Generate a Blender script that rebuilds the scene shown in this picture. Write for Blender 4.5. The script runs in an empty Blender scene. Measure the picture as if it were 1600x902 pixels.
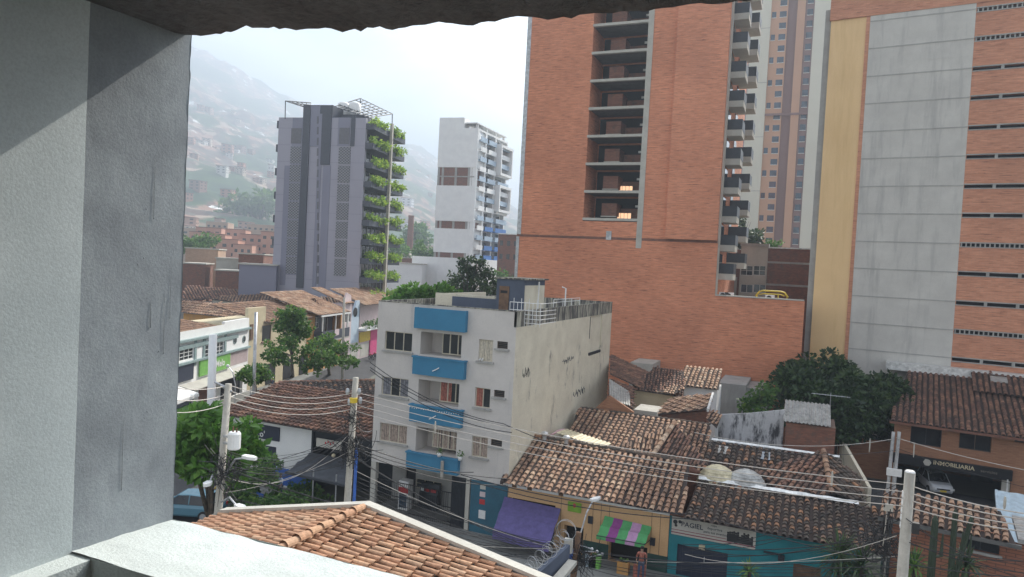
import bpy, bmesh, math, random
from mathutils import Vector as V, Matrix, noise
random.seed(7)
R=math.radians
scene=bpy.context.scene; COL=scene.collection
# ------------------------------------------------------------------ camera maths (survey of the photograph)
F=1110.;CX=800.;CY=451.;H=16.0
YAW=R(22.7);ROLL=R(3.0);PITCH=math.atan((CY-417)/F)
_f0=V((-math.sin(YAW),math.cos(YAW),0));_r0=V((math.cos(YAW),math.sin(YAW),0));_u0=V((0,0,1))
FW=_f0*math.cos(PITCH)-_u0*math.sin(PITCH);_u=_f0*math.sin(PITCH)+_u0*math.cos(PITCH)
RT=_r0*math.cos(ROLL)+_u*math.sin(ROLL);UP=_u*math.cos(ROLL)-_r0*math.sin(ROLL)
CAM=V((0,0,H))
def ray(x,y): return FW+RT*((x-CX)/F)-UP*((y-CY)/F)
def onY(x,y,c): d=ray(x,y);return CAM+d*(c/d.y)
def onX(x,y,c): d=ray(x,y);return CAM+d*(c/d.x)
def onZ(x,y,z=0.): d=ray(x,y);return CAM+d*((z-H)/d.z)
def atD(x,y,D): return CAM+ray(x,y)*D
# ------------------------------------------------------------------ object bookkeeping
BASE={}
def root(name,label,cat,base,group=None):
    o=bpy.data.objects.new(name,None);COL.objects.link(o);o.location=base;o.empty_display_size=.3
    o['label']=label;o['category']=cat
    if group:o['group']=group
    BASE[o.name]=V(base);return o
def topof(o):
    while o.parent:o=o.parent
    return o
class MB:
    def __init__(s): s.v=[];s.f=[];s.m=[];s.mi=0
    def poly(s,pts):
        n=len(s.v);s.v.extend(V(p) for p in pts);s.f.append(list(range(n,n+len(pts))));s.m.append(s.mi)
    def mesh(s,vs,fs):
        n=len(s.v);s.v.extend(V(p) for p in vs)
        for f in fs:s.f.append([n+i for i in f]);s.m.append(s.mi)
    def obox(s,o,a,b,c):
        o=V(o);a=V(a);b=V(b);c=V(c)
        vs=[o,o+a,o+a+b,o+b,o+c,o+a+c,o+a+b+c,o+b+c]
        fs=[(0,3,2,1),(4,5,6,7),(0,1,5,4),(1,2,6,5),(2,3,7,6),(3,0,4,7)]
        if a.cross(b).dot(c)<0: fs=[tuple(reversed(f)) for f in fs]
        s.mesh(vs,fs)
    def box(s,x0,x1,y0,y1,z0,z1): s.obox((x0,y0,z0),(x1-x0,0,0),(0,y1-y0,0),(0,0,z1-z0))
    def prism(s,pts,vec):
        pts=[V(p) for p in pts];vec=V(vec);n=len(pts)
        nn=V((0,0,0))
        for i in range(n): nn+=pts[i].cross(pts[(i+1)%n])
        if nn.dot(vec)>0: pts.reverse()
        vs=pts+[p+vec for p in pts]
        fs=[tuple(range(n)),tuple(reversed(range(n,2*n)))]
        for i in range(n): j=(i+1)%n;fs.append((j,i,n+i,n+j))
        s.mesh(vs,fs)
    def tube(s,pts,rad,n=6,cap=True):
        pts=[V(p) for p in pts]
        if not isinstance(rad,(list,tuple)):rad=[rad]*len(pts)
        rings=[];prev=None
        for i,p in enumerate(pts):
            t=(pts[min(i+1,len(pts)-1)]-pts[max(i-1,0)]).normalized()
            if prev is None:
                a=t.cross(V((0,0,1)))
                if a.length<.05:a=t.cross(V((1,0,0)))
            else:
                a=prev-t*prev.dot(t)
                if a.length<1e-5:a=t.cross(V((1,0,0)))
            a.normalize();prev=a;b=t.cross(a)
            rings.append([p+(a*math.cos(2*math.pi*k/n)+b*math.sin(2*math.pi*k/n))*rad[i] for k in range(n)])
        vs=[q for r in rings for q in r];fs=[]
        for i in range(len(pts)-1):
            for k in range(n):
                k2=(k+1)%n;fs.append((i*n+k,i*n+k2,(i+1)*n+k2,(i+1)*n+k))
        if cap:fs.append(tuple(reversed(range(n))));fs.append(tuple(range((len(pts)-1)*n,len(pts)*n)))
        s.mesh(vs,fs)
    def ball(s,c,r,n=8,m=6,sq=(1,1,1)):
        c=V(c);vs=[];fs=[]
        for j in range(1,m):
            th=math.pi*j/m
            for i in range(n):
                a=2*math.pi*i/n;vs.append(c+V((math.sin(th)*math.cos(a)*r*sq[0],math.sin(th)*math.sin(a)*r*sq[1],math.cos(th)*r*sq[2])))
        t=len(vs);vs.append(c+V((0,0,r*sq[2])));vs.append(c-V((0,0,r*sq[2])))
        for j in range(m-2):
            for i in range(n): k=(i+1)%n;fs.append((j*n+i,(j+1)*n+i,(j+1)*n+k,j*n+k))
        for i in range(n): k=(i+1)%n;fs.append((t,i,k));fs.append((t+1,(m-2)*n+k,(m-2)*n+i))
        s.mesh(vs,fs)
def _mk(name,mb,mats,base,smooth):
    me=bpy.data.meshes.new(name)
    me.from_pydata([tuple(p-base) for p in mb.v],[],mb.f)
    if not isinstance(mats,(list,tuple)):mats=[mats]
    for m in mats:me.materials.append(m)
    if len(mats)>1:me.polygons.foreach_set('material_index',mb.m)
    if smooth:me.polygons.foreach_set('use_smooth',[True]*len(me.polygons))
    me.update()
    return bpy.data.objects.new(name,me)
def part(name,mb,mats,parent,label=None,smooth=False,kind=None):
    base=BASE[topof(parent).name]
    o=_mk(name,mb,mats,base,smooth);COL.objects.link(o);o.parent=parent
    if label:o['label']=label
    if kind:o['kind']=kind
    return o
def solo(name,mb,mats,label,cat,group=None,smooth=False,base=None):
    if base is None:
        xs=[p.x for p in mb.v];ys=[p.y for p in mb.v];zs=[p.z for p in mb.v]
        base=V(((min(xs)+max(xs))/2,(min(ys)+max(ys))/2,min(zs)))
    o=_mk(name,mb,mats,V(base),smooth);COL.objects.link(o);o.location=base
    o['label']=label;o['category']=cat
    if group:o['group']=group
    BASE[o.name]=V(base)
    return o
def struct(name,mb,mats,kind='structure',smooth=False,label=None,cat=None):
    o=_mk(name,mb,mats,V((0,0,0)),smooth);COL.objects.link(o);o['kind']=kind
    if label:o['label']=label;o['category']=cat or name
    BASE[o.name]=V((0,0,0));return o
def clone(o,loc,rz=0,scale=None,label=None,group=None,parent=None):
    c=o.copy();COL.objects.link(c)
    if parent is None:
        c.location=loc;c.rotation_euler=(0,0,rz)
        if scale:c.scale=scale if not isinstance(scale,(int,float)) else (scale,)*3
        if label:c['label']=label
        if group:c['group']=group
        BASE[c.name]=V(loc)
    else:c.parent=parent
    for ch in [k for k in o.children]: clone(ch,None,parent=c)
    return c
# ------------------------------------------------------------------ materials
def mat(name):
    m=bpy.data.materials.new(name);m.use_nodes=True;nt=m.node_tree
    return m,nt,nt.nodes['Principled BSDF']
def N(nt,t,**k):
    n=nt.nodes.new(t)
    for a,b in k.items():
        if a in n.inputs.keys():n.inputs[a].default_value=b
        else:setattr(n,a,b)
    return n
def c4(c):return (c[0],c[1],c[2],1)
def ramp(nt,stops,interp='LINEAR'):
    n=nt.nodes.new('ShaderNodeValToRGB');cr=n.color_ramp;cr.interpolation=interp
    while len(cr.elements)>1:cr.elements.remove(cr.elements[-1])
    cr.elements[0].position=stops[0][0];cr.elements[0].color=c4(stops[0][1])
    for p,c in stops[1:]:
        e=cr.elements.new(p);e.color=c4(c)
    return n
def plaster(name,c,c2=None,scale=1.2,rough=.85,bump=.15,bs=14,streak=None,sv=(1.5,1.5,.18),stops=(.35,.7),streak_amt=(.5,.72),fine=.25):
    """painted wall: large tone changes, fine grain and, if asked, vertical run-off stains"""
    m,nt,b=mat(name);L=nt.links
    tc=N(nt,'ShaderNodeTexCoord')
    n1=N(nt,'ShaderNodeTexNoise',Scale=scale,Detail=6.,Roughness=.6);L.new(tc.outputs['Object'],n1.inputs['Vector'])
    if c2 is None:c2=[x*.82 for x in c]
    r1=ramp(nt,[(stops[0],c2),(stops[1],c)]);L.new(n1.outputs['Fac'],r1.inputs['Fac'])
    out=r1.outputs['Color']
    n2=N(nt,'ShaderNodeTexNoise',Scale=bs,Detail=4.,Roughness=.65);L.new(tc.outputs['Object'],n2.inputs['Vector'])
    mx=N(nt,'ShaderNodeMix',data_type='RGBA',blend_type='MULTIPLY');mx.inputs['Factor'].default_value=fine
    L.new(out,mx.inputs['A']);r2=ramp(nt,[(.3,(.5,.5,.5)),(.6,(1,1,1))]);L.new(n2.outputs['Fac'],r2.inputs['Fac']);L.new(r2.outputs['Color'],mx.inputs['B']);out=mx.outputs['Result']
    if streak is not None:
        mp=N(nt,'ShaderNodeMapping');mp.inputs['Scale'].default_value=sv;L.new(tc.outputs['Object'],mp.inputs['Vector'])
        n3=N(nt,'ShaderNodeTexNoise',Scale=1.,Detail=7.,Roughness=.7);L.new(mp.outputs['Vector'],n3.inputs['Vector'])
        r3=ramp(nt,[(streak_amt[0],(0,0,0)),(streak_amt[1],(1,1,1))]);L.new(n3.outputs['Fac'],r3.inputs['Fac'])
        m2=N(nt,'ShaderNodeMix',data_type='RGBA');L.new(r3.outputs['Color'],m2.inputs['Factor']);L.new(out,m2.inputs['A']);m2.inputs['B'].default_value=c4(streak);out=m2.outputs['Result']
    L.new(out,b.inputs['Base Color']);b.inputs['Roughness'].default_value=rough
    bp=N(nt,'ShaderNodeBump',Strength=bump,Distance=.03);L.new(n2.outputs['Fac'],bp.inputs['Height']);L.new(bp.outputs['Normal'],b.inputs['Normal'])
    return m
def brick(name,c1,c2,mortar,bw=.30,bh=.10,ms=.012,vary=.5,streakc=None,ax='XZ',bump=.4,dirt=None):
    """brickwork on walls facing -Y or +X: u = x+y so it runs round corners"""
    m,nt,b=mat(name);L=nt.links
    tc=N(nt,'ShaderNodeTexCoord');sp=N(nt,'ShaderNodeSeparateXYZ');L.new(tc.outputs['Object'],sp.inputs[0])
    ad=N(nt,'ShaderNodeMath',operation='ADD');L.new(sp.outputs['X'],ad.inputs[0]);L.new(sp.outputs['Y'],ad.inputs[1])
    cb=N(nt,'ShaderNodeCombineXYZ');L.new(ad.outputs[0],cb.inputs['X']);L.new(sp.outputs['Z'],cb.inputs['Y'])
    br=N(nt,'ShaderNodeTexBrick');br.inputs['Scale'].default_value=1.
    br.inputs['Color1'].default_value=c4(c1);br.inputs['Color2'].default_value=c4(c2);br.inputs['Mortar'].default_value=c4(mortar)
    br.inputs['Brick Width'].default_value=bw;br.inputs['Row Height'].default_value=bh;br.inputs['Mortar Size'].default_value=ms;br.inputs['Mortar Smooth'].default_value=.3
    L.new(cb.outputs[0],br.inputs['Vector'])
    mp=N(nt,'ShaderNodeMapping');mp.inputs['Scale'].default_value=(.75,8.5,1);L.new(cb.outputs[0],mp.inputs['Vector'])
    n=N(nt,'ShaderNodeTexNoise',Scale=1.,Detail=5.,Roughness=.75);L.new(mp.outputs[0],n.inputs['Vector'])
    r=ramp(nt,[(.33,(.32,.28,.28)),(.42,(.82,.8,.8)),(.6,(1,1,1)),(.75,(1.15,1.1,1.05))]);L.new(n.outputs['Fac'],r.inputs['Fac'])
    mx=N(nt,'ShaderNodeMix',data_type='RGBA',blend_type='MULTIPLY');mx.inputs['Factor'].default_value=vary
    L.new(br.outputs['Color'],mx.inputs['A']);L.new(r.outputs['Color'],mx.inputs['B']);out=mx.outputs['Result']
    n4=N(nt,'ShaderNodeTexNoise',Scale=.16,Detail=7.);L.new(tc.outputs['Object'],n4.inputs['Vector'])
    r4=ramp(nt,[(.32,(.86,.85,.85)),(.5,(.98,.97,.97)),(.68,(1.1,1.1,1.1))]);L.new(n4.outputs['Fac'],r4.inputs['Fac'])
    m4=N(nt,'ShaderNodeMix',data_type='RGBA',blend_type='MULTIPLY');m4.inputs['Factor'].default_value=1.;L.new(out,m4.inputs['A']);L.new(r4.outputs['Color'],m4.inputs['B']);out=m4.outputs['Result']
    if dirt is not None:
        n5=N(nt,'ShaderNodeTexNoise',Scale=1.6,Detail=6.,Roughness=.7);L.new(tc.outputs['Object'],n5.inputs['Vector'])
        r5=ramp(nt,[(.5,(0,0,0)),(.7,(1,1,1))]);L.new(n5.outputs['Fac'],r5.inputs['Fac'])
        m5=N(nt,'ShaderNodeMix',data_type='RGBA');L.new(r5.outputs['Color'],m5.inputs['Factor']);L.new(out,m5.inputs['A']);m5.inputs['B'].default_value=c4(dirt);out=m5.outputs['Result']
    L.new(out,b.inputs['Base Color']);b.inputs['Roughness'].default_value=.9
    bp=N(nt,'ShaderNodeBump',Strength=bump,Distance=.02);L.new(br.outputs['Fac'],bp.inputs['Height']);bp.invert=True;L.new(bp.outputs['Normal'],b.inputs['Normal'])
    return m
def tilemat(name,cols,dirt=(.06,.045,.04),amt=(.46,.68),rough=.85):
    """every tile its own fired-clay tone, lichen and soot over whole areas of roof"""
    m,nt,b=mat(name);L=nt.links
    g=N(nt,'ShaderNodeNewGeometry');k=len(cols)
    r=ramp(nt,[(i/k,c) for i,c in enumerate(cols)],'CONSTANT');L.new(g.outputs['Random Per Island'],r.inputs['Fac'])
    tc=N(nt,'ShaderNodeTexCoord')
    n=N(nt,'ShaderNodeTexNoise',Scale=.9,Detail=8.,Roughness=.75);L.new(tc.outputs['Object'],n.inputs['Vector'])
    r2=ramp(nt,[(amt[0],(0,0,0)),(amt[1],(1,1,1))]);L.new(n.outputs['Fac'],r2.inputs['Fac'])
    mx=N(nt,'ShaderNodeMix',data_type='RGBA');L.new(r2.outputs['Color'],mx.inputs['Factor']);L.new(r.outputs['Color'],mx.inputs['A']);mx.inputs['B'].default_value=c4(dirt)
    n3=N(nt,'ShaderNodeTexNoise',Scale=9.,Detail=5.,Roughness=.7);L.new(tc.outputs['Object'],n3.inputs['Vector'])
    r3=ramp(nt,[(.3,(.55,.53,.5)),(.62,(1.12,1.1,1.08))]);L.new(n3.outputs['Fac'],r3.inputs['Fac'])
    m3=N(nt,'ShaderNodeMix',data_type='RGBA',blend_type='MULTIPLY');m3.inputs['Factor'].default_value=.9;L.new(mx.outputs['Result'],m3.inputs['A']);L.new(r3.outputs['Color'],m3.inputs['B'])
    L.new(m3.outputs['Result'],b.inputs['Base Color']);b.inputs['Roughness'].default_value=rough
    bp=N(nt,'ShaderNodeBump',Strength=.3,Distance=.02);L.new(n3.outputs['Fac'],bp.inputs['Height']);L.new(bp.outputs['Normal'],b.inputs['Normal'])
    return m
def leafmat(name,cols,tr=.35):
    m,nt,b=mat(name);L=nt.links
    g=N(nt,'ShaderNodeNewGeometry');k=len(cols)
    r=ramp(nt,[(i/(k-1),c) for i,c in enumerate(cols)]);L.new(g.outputs['Random Per Island'],r.inputs['Fac'])
    L.new(r.outputs['Color'],b.inputs['Base Color']);b.inputs['Roughness'].default_value=.5
    t=N(nt,'ShaderNodeBsdfTranslucent');L.new(r.outputs['Color'],t.inputs['Color'])
    ms=N(nt,'ShaderNodeMixShader');ms.inputs[0].default_value=tr
    L.new(b.outputs[0],ms.inputs[1]);L.new(t.outputs[0],ms.inputs[2]);L.new(ms.outputs[0],nt.nodes['Material Output'].inputs['Surface'])
    return m
def simple(name,c,rough=.6,metal=0.,vary=.12,scale=3.,spec=None,emit=None):
    m,nt,b=mat(name);L=nt.links
    tc=N(nt,'ShaderNodeTexCoord');n=N(nt,'ShaderNodeTexNoise',Scale=scale,Detail=5.,Roughness=.65);L.new(tc.outputs['Object'],n.inputs['Vector'])
    r=ramp(nt,[(.3,[x*(1-vary*2) for x in c]),(.7,[min(1,x*(1+vary)) for x in c])]);L.new(n.outputs['Fac'],r.inputs['Fac'])
    L.new(r.outputs['Color'],b.inputs['Base Color']);b.inputs['Roughness'].default_value=rough;b.inputs['Metallic'].default_value=metal
    if emit: b.inputs['Emission Color'].default_value=c4(emit[0]);b.inputs['Emission Strength'].default_value=emit[1]
    return m
def glass(name,c=(.02,.025,.03),rough=.08):
    return simple(name,c,rough=rough,vary=.3,scale=.7)
M={}
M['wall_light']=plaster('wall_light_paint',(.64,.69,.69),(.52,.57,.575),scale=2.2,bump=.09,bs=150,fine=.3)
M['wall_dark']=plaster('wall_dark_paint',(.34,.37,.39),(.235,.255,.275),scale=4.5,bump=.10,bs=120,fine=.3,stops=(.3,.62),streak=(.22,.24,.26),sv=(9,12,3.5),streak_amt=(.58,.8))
M['sill']=plaster('sill_paint',(.66,.71,.69),(.55,.60,.59),scale=4,bump=.25,bs=120,fine=.3)
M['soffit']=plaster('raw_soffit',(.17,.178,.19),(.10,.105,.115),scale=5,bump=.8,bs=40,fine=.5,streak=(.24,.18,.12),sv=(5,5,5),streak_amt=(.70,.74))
M['brick_tower']=brick('tower_brick',(.74,.30,.165),(.63,.235,.12),(.60,.29,.18),bw=.5,bh=.14,ms=.015,vary=1.)
M['brick_right']=brick('parking_brick',(.70,.33,.20),(.60,.26,.15),(.54,.30,.2),bw=.45,bh=.12,vary=.95)
M['brick_dark']=brick('old_and_shaded_brick',(.30,.13,.085),(.22,.09,.06),(.18,.12,.09),vary=.8,dirt=(.12,.085,.07))  # old brick; its dark tone also paints shade into the tower recess
M['brick_tan']=brick('tan_brick',(.50,.33,.22),(.42,.27,.18),(.4,.33,.27),vary=.6)
M['brick_house']=brick('house_brick',(.40,.17,.10),(.33,.135,.08),(.16,.08,.06),bw=.6,bh=.16,ms=.02,vary=.5)
M['brick_orange']=brick('orange_brick',(.42,.215,.12),(.35,.17,.095),(.3,.17,.11),vary=.6)
M['conc']=plaster('bare_concrete',(.44,.43,.40),(.33,.32,.30),scale=.8,streak=(.27,.26,.24),sv=(1.2,1.2,.12))
M['conc_p']=plaster('panel_concrete',(.62,.60,.55),(.53,.51,.47),scale=.5,streak=(.38,.37,.35),sv=(1.,1.,.1),streak_amt=(.52,.75),fine=.15)
M['conc_rib']=plaster('rib_concrete',(.46,.45,.42),(.36,.35,.33),scale=1.)
M['conc_light']=plaster('light_concrete',(.52,.50,.44),(.42,.40,.35),scale=.8)
M['kerb']=plaster('kerb_concrete',(.16,.155,.145),(.10,.10,.095),scale=2)
M['white']=plaster('white_paint',(.84,.84,.82),(.76,.76,.75),scale=.6,bump=.1,fine=.12)
M['white_trim']=simple('white_trim',(.72,.72,.70),rough=.55,vary=.08)
M['cream']=plaster('cream_paint',(.62,.54,.36),(.52,.44,.29),scale=.8)
M['tan_wall']=plaster('tan_shop_paint',(.66,.42,.22),(.58,.36,.18),scale=.8)
M['yellow_panel']=plaster('yellow_render',(.86,.60,.31),(.80,.55,.28),scale=.25,bump=.05,fine=.1,streak=(.68,.45,.2),sv=(.6,.6,.06),streak_amt=(.5,.75))
M['lilac']=plaster('pale_lilac_paint',(.64,.60,.555),(.56,.525,.49),scale=.7,fine=.15,streak=(.36,.35,.36),sv=(1.6,1.6,.2),streak_amt=(.58,.8))
M['stained']=plaster('stained_cream_wall',(.76,.70,.55),(.64,.58,.45),scale=.7,streak=(.22,.20,.165),sv=(.8,.8,.4),streak_amt=(.60,.72),fine=.35)
M['stainband']=plaster('black_mould_band',(.50,.48,.38),(.40,.38,.30),scale=1.,streak=(.07,.065,.06),sv=(3.2,3.2,.5),streak_amt=(.40,.56),fine=.4)
M['blue']=plaster('blue_paint',(.045,.215,.36),(.038,.185,.32),scale=1.2,fine=.12,streak=(.04,.2,.35),sv=(3,3,.6),streak_amt=(.55,.8))
M['darkblue']=plaster('slate_blue_paint',(.085,.105,.15),(.065,.08,.115),scale=1.)
M['teal']=plaster('teal_paint',(.02,.22,.25),(.015,.17,.20),scale=1.2,fine=.12)
M['tealdark']=plaster('dark_teal_paint',(.03,.13,.19),(.025,.10,.15),scale=1.2)
M['orange_wall']=plaster('orange_ochre_paint',(.58,.30,.08),(.45,.23,.07),scale=1.2,streak=(.33,.2,.1),sv=(2,2,.4))
M['pink']=plaster('pink_paint',(.62,.40,.42),(.53,.34,.36),scale=1.)
M['palepink']=plaster('pale_pink_paint',(.66,.54,.54),(.55,.45,.45),scale=1.)
M['magenta']=simple('magenta_paint',(.60,.06,.2))
M['paleblue']=plaster('pale_blue_paint',(.48,.58,.66),(.42,.5,.58),scale=1.)
M['terracotta']=plaster('terracotta_render',(.56,.30,.21),(.48,.25,.18),scale=.3)
M['greypanel']=plaster('grey_cladding',(.36,.35,.41),(.33,.32,.375),scale=.15,bump=.02,fine=.08)
M['greypanel2']=plaster('mid_grey_cladding',(.235,.235,.30),(.21,.21,.27),scale=.15,bump=.02,fine=.08)
M['greydark']=simple('charcoal_cladding',(.045,.05,.07),rough=.5)
M['screen']=simple('slot_screen',(.13,.125,.14))
def pierced():
    m,nt,b=mat('pierced_block_screen');tc=N(nt,'ShaderNodeTexCoord');mp=N(nt,'ShaderNodeMapping');mp.inputs['Scale'].default_value=(3.4,0,4.2);nt.links.new(tc.outputs['Object'],mp.inputs['Vector'])
    ck=N(nt,'ShaderNodeTexChecker',Scale=1.);ck.inputs['Color1'].default_value=(.27,.27,.29,1);ck.inputs['Color2'].default_value=(.09,.09,.10,1);nt.links.new(mp.outputs[0],ck.inputs['Vector']);nt.links.new(ck.outputs['Color'],b.inputs['Base Color']);b.inputs['Roughness'].default_value=.9;return m
M['pierced']=pierced()
M['steel_dark']=simple('dark_steel',(.03,.035,.045),rough=.5,metal=.3)
M['black_iron']=simple('black_iron',(.012,.012,.014),rough=.6)
M['galv']=simple('galvanised_steel',(.48,.49,.50),rough=.45,metal=.6,vary=.2)
M['flash']=simple('bright_flashing',(.70,.70,.68),rough=.4,metal=.2,vary=.2)
M['alu']=simple('cream_aluminium_frame',(.56,.51,.40),rough=.5)
M['brown_frame']=simple('brown_frame',(.10,.07,.05))
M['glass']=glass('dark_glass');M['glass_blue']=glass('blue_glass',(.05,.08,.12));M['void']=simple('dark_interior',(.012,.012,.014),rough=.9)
M['curtain']=simple('beige_curtain',(.42,.33,.27),rough=.95,vary=.25,scale=8)
M['curtain_w']=simple('cream_curtain',(.62,.56,.45),rough=.95,vary=.15,scale=8)
M['curtain_r']=simple('red_brown_curtain',(.40,.14,.10),rough=.95,vary=.3,scale=8)
M['curtain_g']=simple('grey_curtain',(.22,.22,.24),rough=.95,vary=.3,scale=6)
M['asphalt']=plaster('asphalt',(.055,.055,.058),(.032,.032,.034),scale=.35,bump=.3,bs=30)
M['pave']=plaster('grey_paving',(.24,.24,.225),(.15,.15,.14),scale=.5,bump=.2,bs=9)
M['ground']=plaster('city_ground',(.16,.15,.13),(.10,.105,.08),scale=.02,bump=.1)
M['conc_post']=plaster('concrete_post',(.50,.47,.41),(.38,.36,.31),scale=2.,streak=(.30,.27,.23),sv=(6,6,.8))
M['wood']=simple('brown_wood',(.16,.09,.05),rough=.8,vary=.25)
M['bark']=simple('bark',(.10,.08,.06),rough=.95,vary=.3,scale=6)
M['cable']=simple('black_cable',(.02,.02,.022),rough=.6)
M['cable_l']=simple('weathered_pale_wire',(.50,.46,.41),rough=.6)
M['purple']=simple('purple_canvas',(.11,.09,.24),rough=.85,vary=.15)
M['canvas_grey']=simple('grey_canvas',(.055,.06,.07),rough=.9,vary=.2,scale=1.5)
M['green_stripe']=simple('green_awning_stripe',(.09,.36,.13),rough=.8);M['purple_stripe']=simple('violet_awning_stripe',(.27,.06,.25),rough=.8);M['pink_stripe']=simple('pale_pink_awning_stripe',(.50,.28,.47),rough=.8)
M['green_sign']=simple('green_sign',(.17,.42,.08));M['lime_sign']=simple('lime_sign',(.20,.38,.03))
M['navy_sign']=simple('navy_sign',(.018,.025,.05));M['yellow']=simple('yellow_paint',(.62,.45,.03));M['red']=simple('red_paint',(.45,.03,.03))
M['bluebox']=simple('cobalt_paint',(.03,.12,.45));M['skin']=simple('skin',(.35,.2,.14));M['hair']=simple('black_hair',(.015,.012,.01))
M['jeans']=simple('blue_jeans',(.05,.08,.15));M['shirt_b']=simple('light_blue_shirt',(.42,.50,.66));M['shirt_y']=simple('yellow_shirt',(.65,.42,.03));M['shirt_w']=simple('white_shirt',(.75,.75,.75));M['shirt_g']=simple('grey_green_shirt',(.2,.2,.17))
M['rubber']=simple('rubber',(.015,.015,.015),rough=.8)
M['car_white']=simple('white_car_paint',(.62,.64,.66),rough=.25,vary=.03);M['car_blue']=simple('teal_blue_car_paint',(.10,.22,.28),rough=.25,vary=.03)
M['white_gloss']=simple('white_gloss',(.75,.75,.73),rough=.35,vary=.05)
M['corr']=simple('corrugated_metal',(.42,.42,.40),rough=.5,metal=.3,vary=.25)
M['corr_y']=simple('yellowed_corrugated_plastic',(.60,.53,.35),rough=.6,vary=.2)
M['corr_blue']=simple('blue_grey_metal_sheet',(.42,.52,.58),rough=.5,vary=.12)
M['t_orange']=tilemat('orange_clay_tiles',[(.46,.26,.155),(.43,.23,.135),(.50,.30,.18),(.38,.21,.125),(.46,.25,.145),(.52,.33,.21),(.41,.24,.145)],dirt=(.22,.14,.09),amt=(.5,.85))
M['t_lit']=tilemat('weathered_clay_tiles',[(.38,.23,.15),(.42,.26,.17),(.32,.19,.125),(.46,.32,.22),(.28,.17,.115),(.39,.24,.155),(.24,.155,.11),(.35,.215,.14)],amt=(.5,.8))
M['t_dark']=tilemat('sooty_clay_tiles',[(.10,.075,.06),(.13,.09,.07),(.08,.065,.055),(.22,.14,.10),(.10,.08,.065),(.38,.20,.11),(.12,.09,.07),(.16,.11,.08)],dirt=(.045,.04,.035))
M['t_brown']=tilemat('brown_clay_tiles',[(.26,.14,.095),(.32,.17,.11),(.20,.11,.08),(.36,.20,.13),(.24,.12,.085),(.16,.095,.07)],dirt=(.08,.055,.045))
M['t_bright']=tilemat('bright_clay_tiles',[(.50,.31,.20),(.58,.38,.25),(.42,.25,.16),(.62,.46,.33)],dirt=(.25,.16,.11))
M['deck']=simple('roof_underlay',(.05,.035,.03),rough=.95)
M['leaf_bright']=leafmat('bright_leaves',[(.06,.16,.02),(.10,.24,.03),(.16,.30,.05)],.4)
M['leaf_mid']=leafmat('mid_leaves',[(.035,.10,.02),(.08,.18,.035),(.16,.26,.05)],.4)
M['leaf_dark']=leafmat('dark_leaves',[(.012,.035,.012),(.03,.07,.018),(.07,.12,.03)],.25)
M['leaf_bal']=leafmat('balcony_leaves',[(.12,.24,.02),(.26,.42,.04),(.42,.52,.08)],.5)
M['cactus']=simple('cactus_skin',(.035,.055,.03),rough=.6)
# ------------------------------------------------------------------ facades
class Fc:
    """vertical plane through P with horizontal direction az (compass from +Y); outward normal to its right-hand rear"""
    def __init__(s,P,az):
        s.P=V((P[0],P[1],0));a=R(az);s.d=V((math.sin(a),math.cos(a),0));s.n=V((math.cos(a),-math.sin(a),0))
    def px(s,x,y,o=0.):
        d=ray(x,y);t=((s.P+s.n*o)-CAM).dot(s.n)/d.dot(s.n);p=CAM+d*t;return ((p-s.P).dot(s.d),p.z)
    def w(s,a,z,o=0.): p=s.P+s.d*a+s.n*o;return V((p.x,p.y,z))
    def box(s,mb,a0,a1,z0,z1,o0,o1):
        if a0>a1:a0,a1=a1,a0
        p=s.w(a0,z0,o0);mb.obox(p,s.d*(a1-a0),s.n*(o1-o0),(0,0,z1-z0))
    def rect(s,x0,y0,x1,y1,o=0.):
        a,b=s.px(x0,y0,o);c,d=s.px(x1,y1,o)
        return (min(a,c),max(a,c),min(b,d),max(b,d))
    def holed(s,mb,a0,a1,z0,z1,holes,dep=.2,o=0.,back=False):
        A=sorted(set([a0,a1]+[h[0] for h in holes]+[h[1] for h in holes]));Z=sorted(set([z0,z1]+[h[2] for h in holes]+[h[3] for h in holes]))
        A=[a for a in A if a0-1e-6<=a<=a1+1e-6];Z=[z for z in Z if z0-1e-6<=z<=z1+1e-6]
        for i in range(len(A)-1):
            for j in range(len(Z)-1):
                ca=(A[i]+A[i+1])/2;cz=(Z[j]+Z[j+1])/2
                if any(h[0]<ca<h[1] and h[2]<cz<h[3] for h in holes):continue
                mb.poly([s.w(A[i],Z[j],o),s.w(A[i+1],Z[j],o),s.w(A[i+1],Z[j+1],o),s.w(A[i],Z[j+1],o)])
        for h in holes:
            p=[(h[0],h[2]),(h[1],h[2]),(h[1],h[3]),(h[0],h[3])]
            for k in range(4):
                q,r=p[k],p[(k+1)%4];mb.poly([s.w(q[0],q[1],o),s.w(q[0],q[1],o-dep),s.w(r[0],r[1],o-dep),s.w(r[0],r[1],o)])
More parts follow.
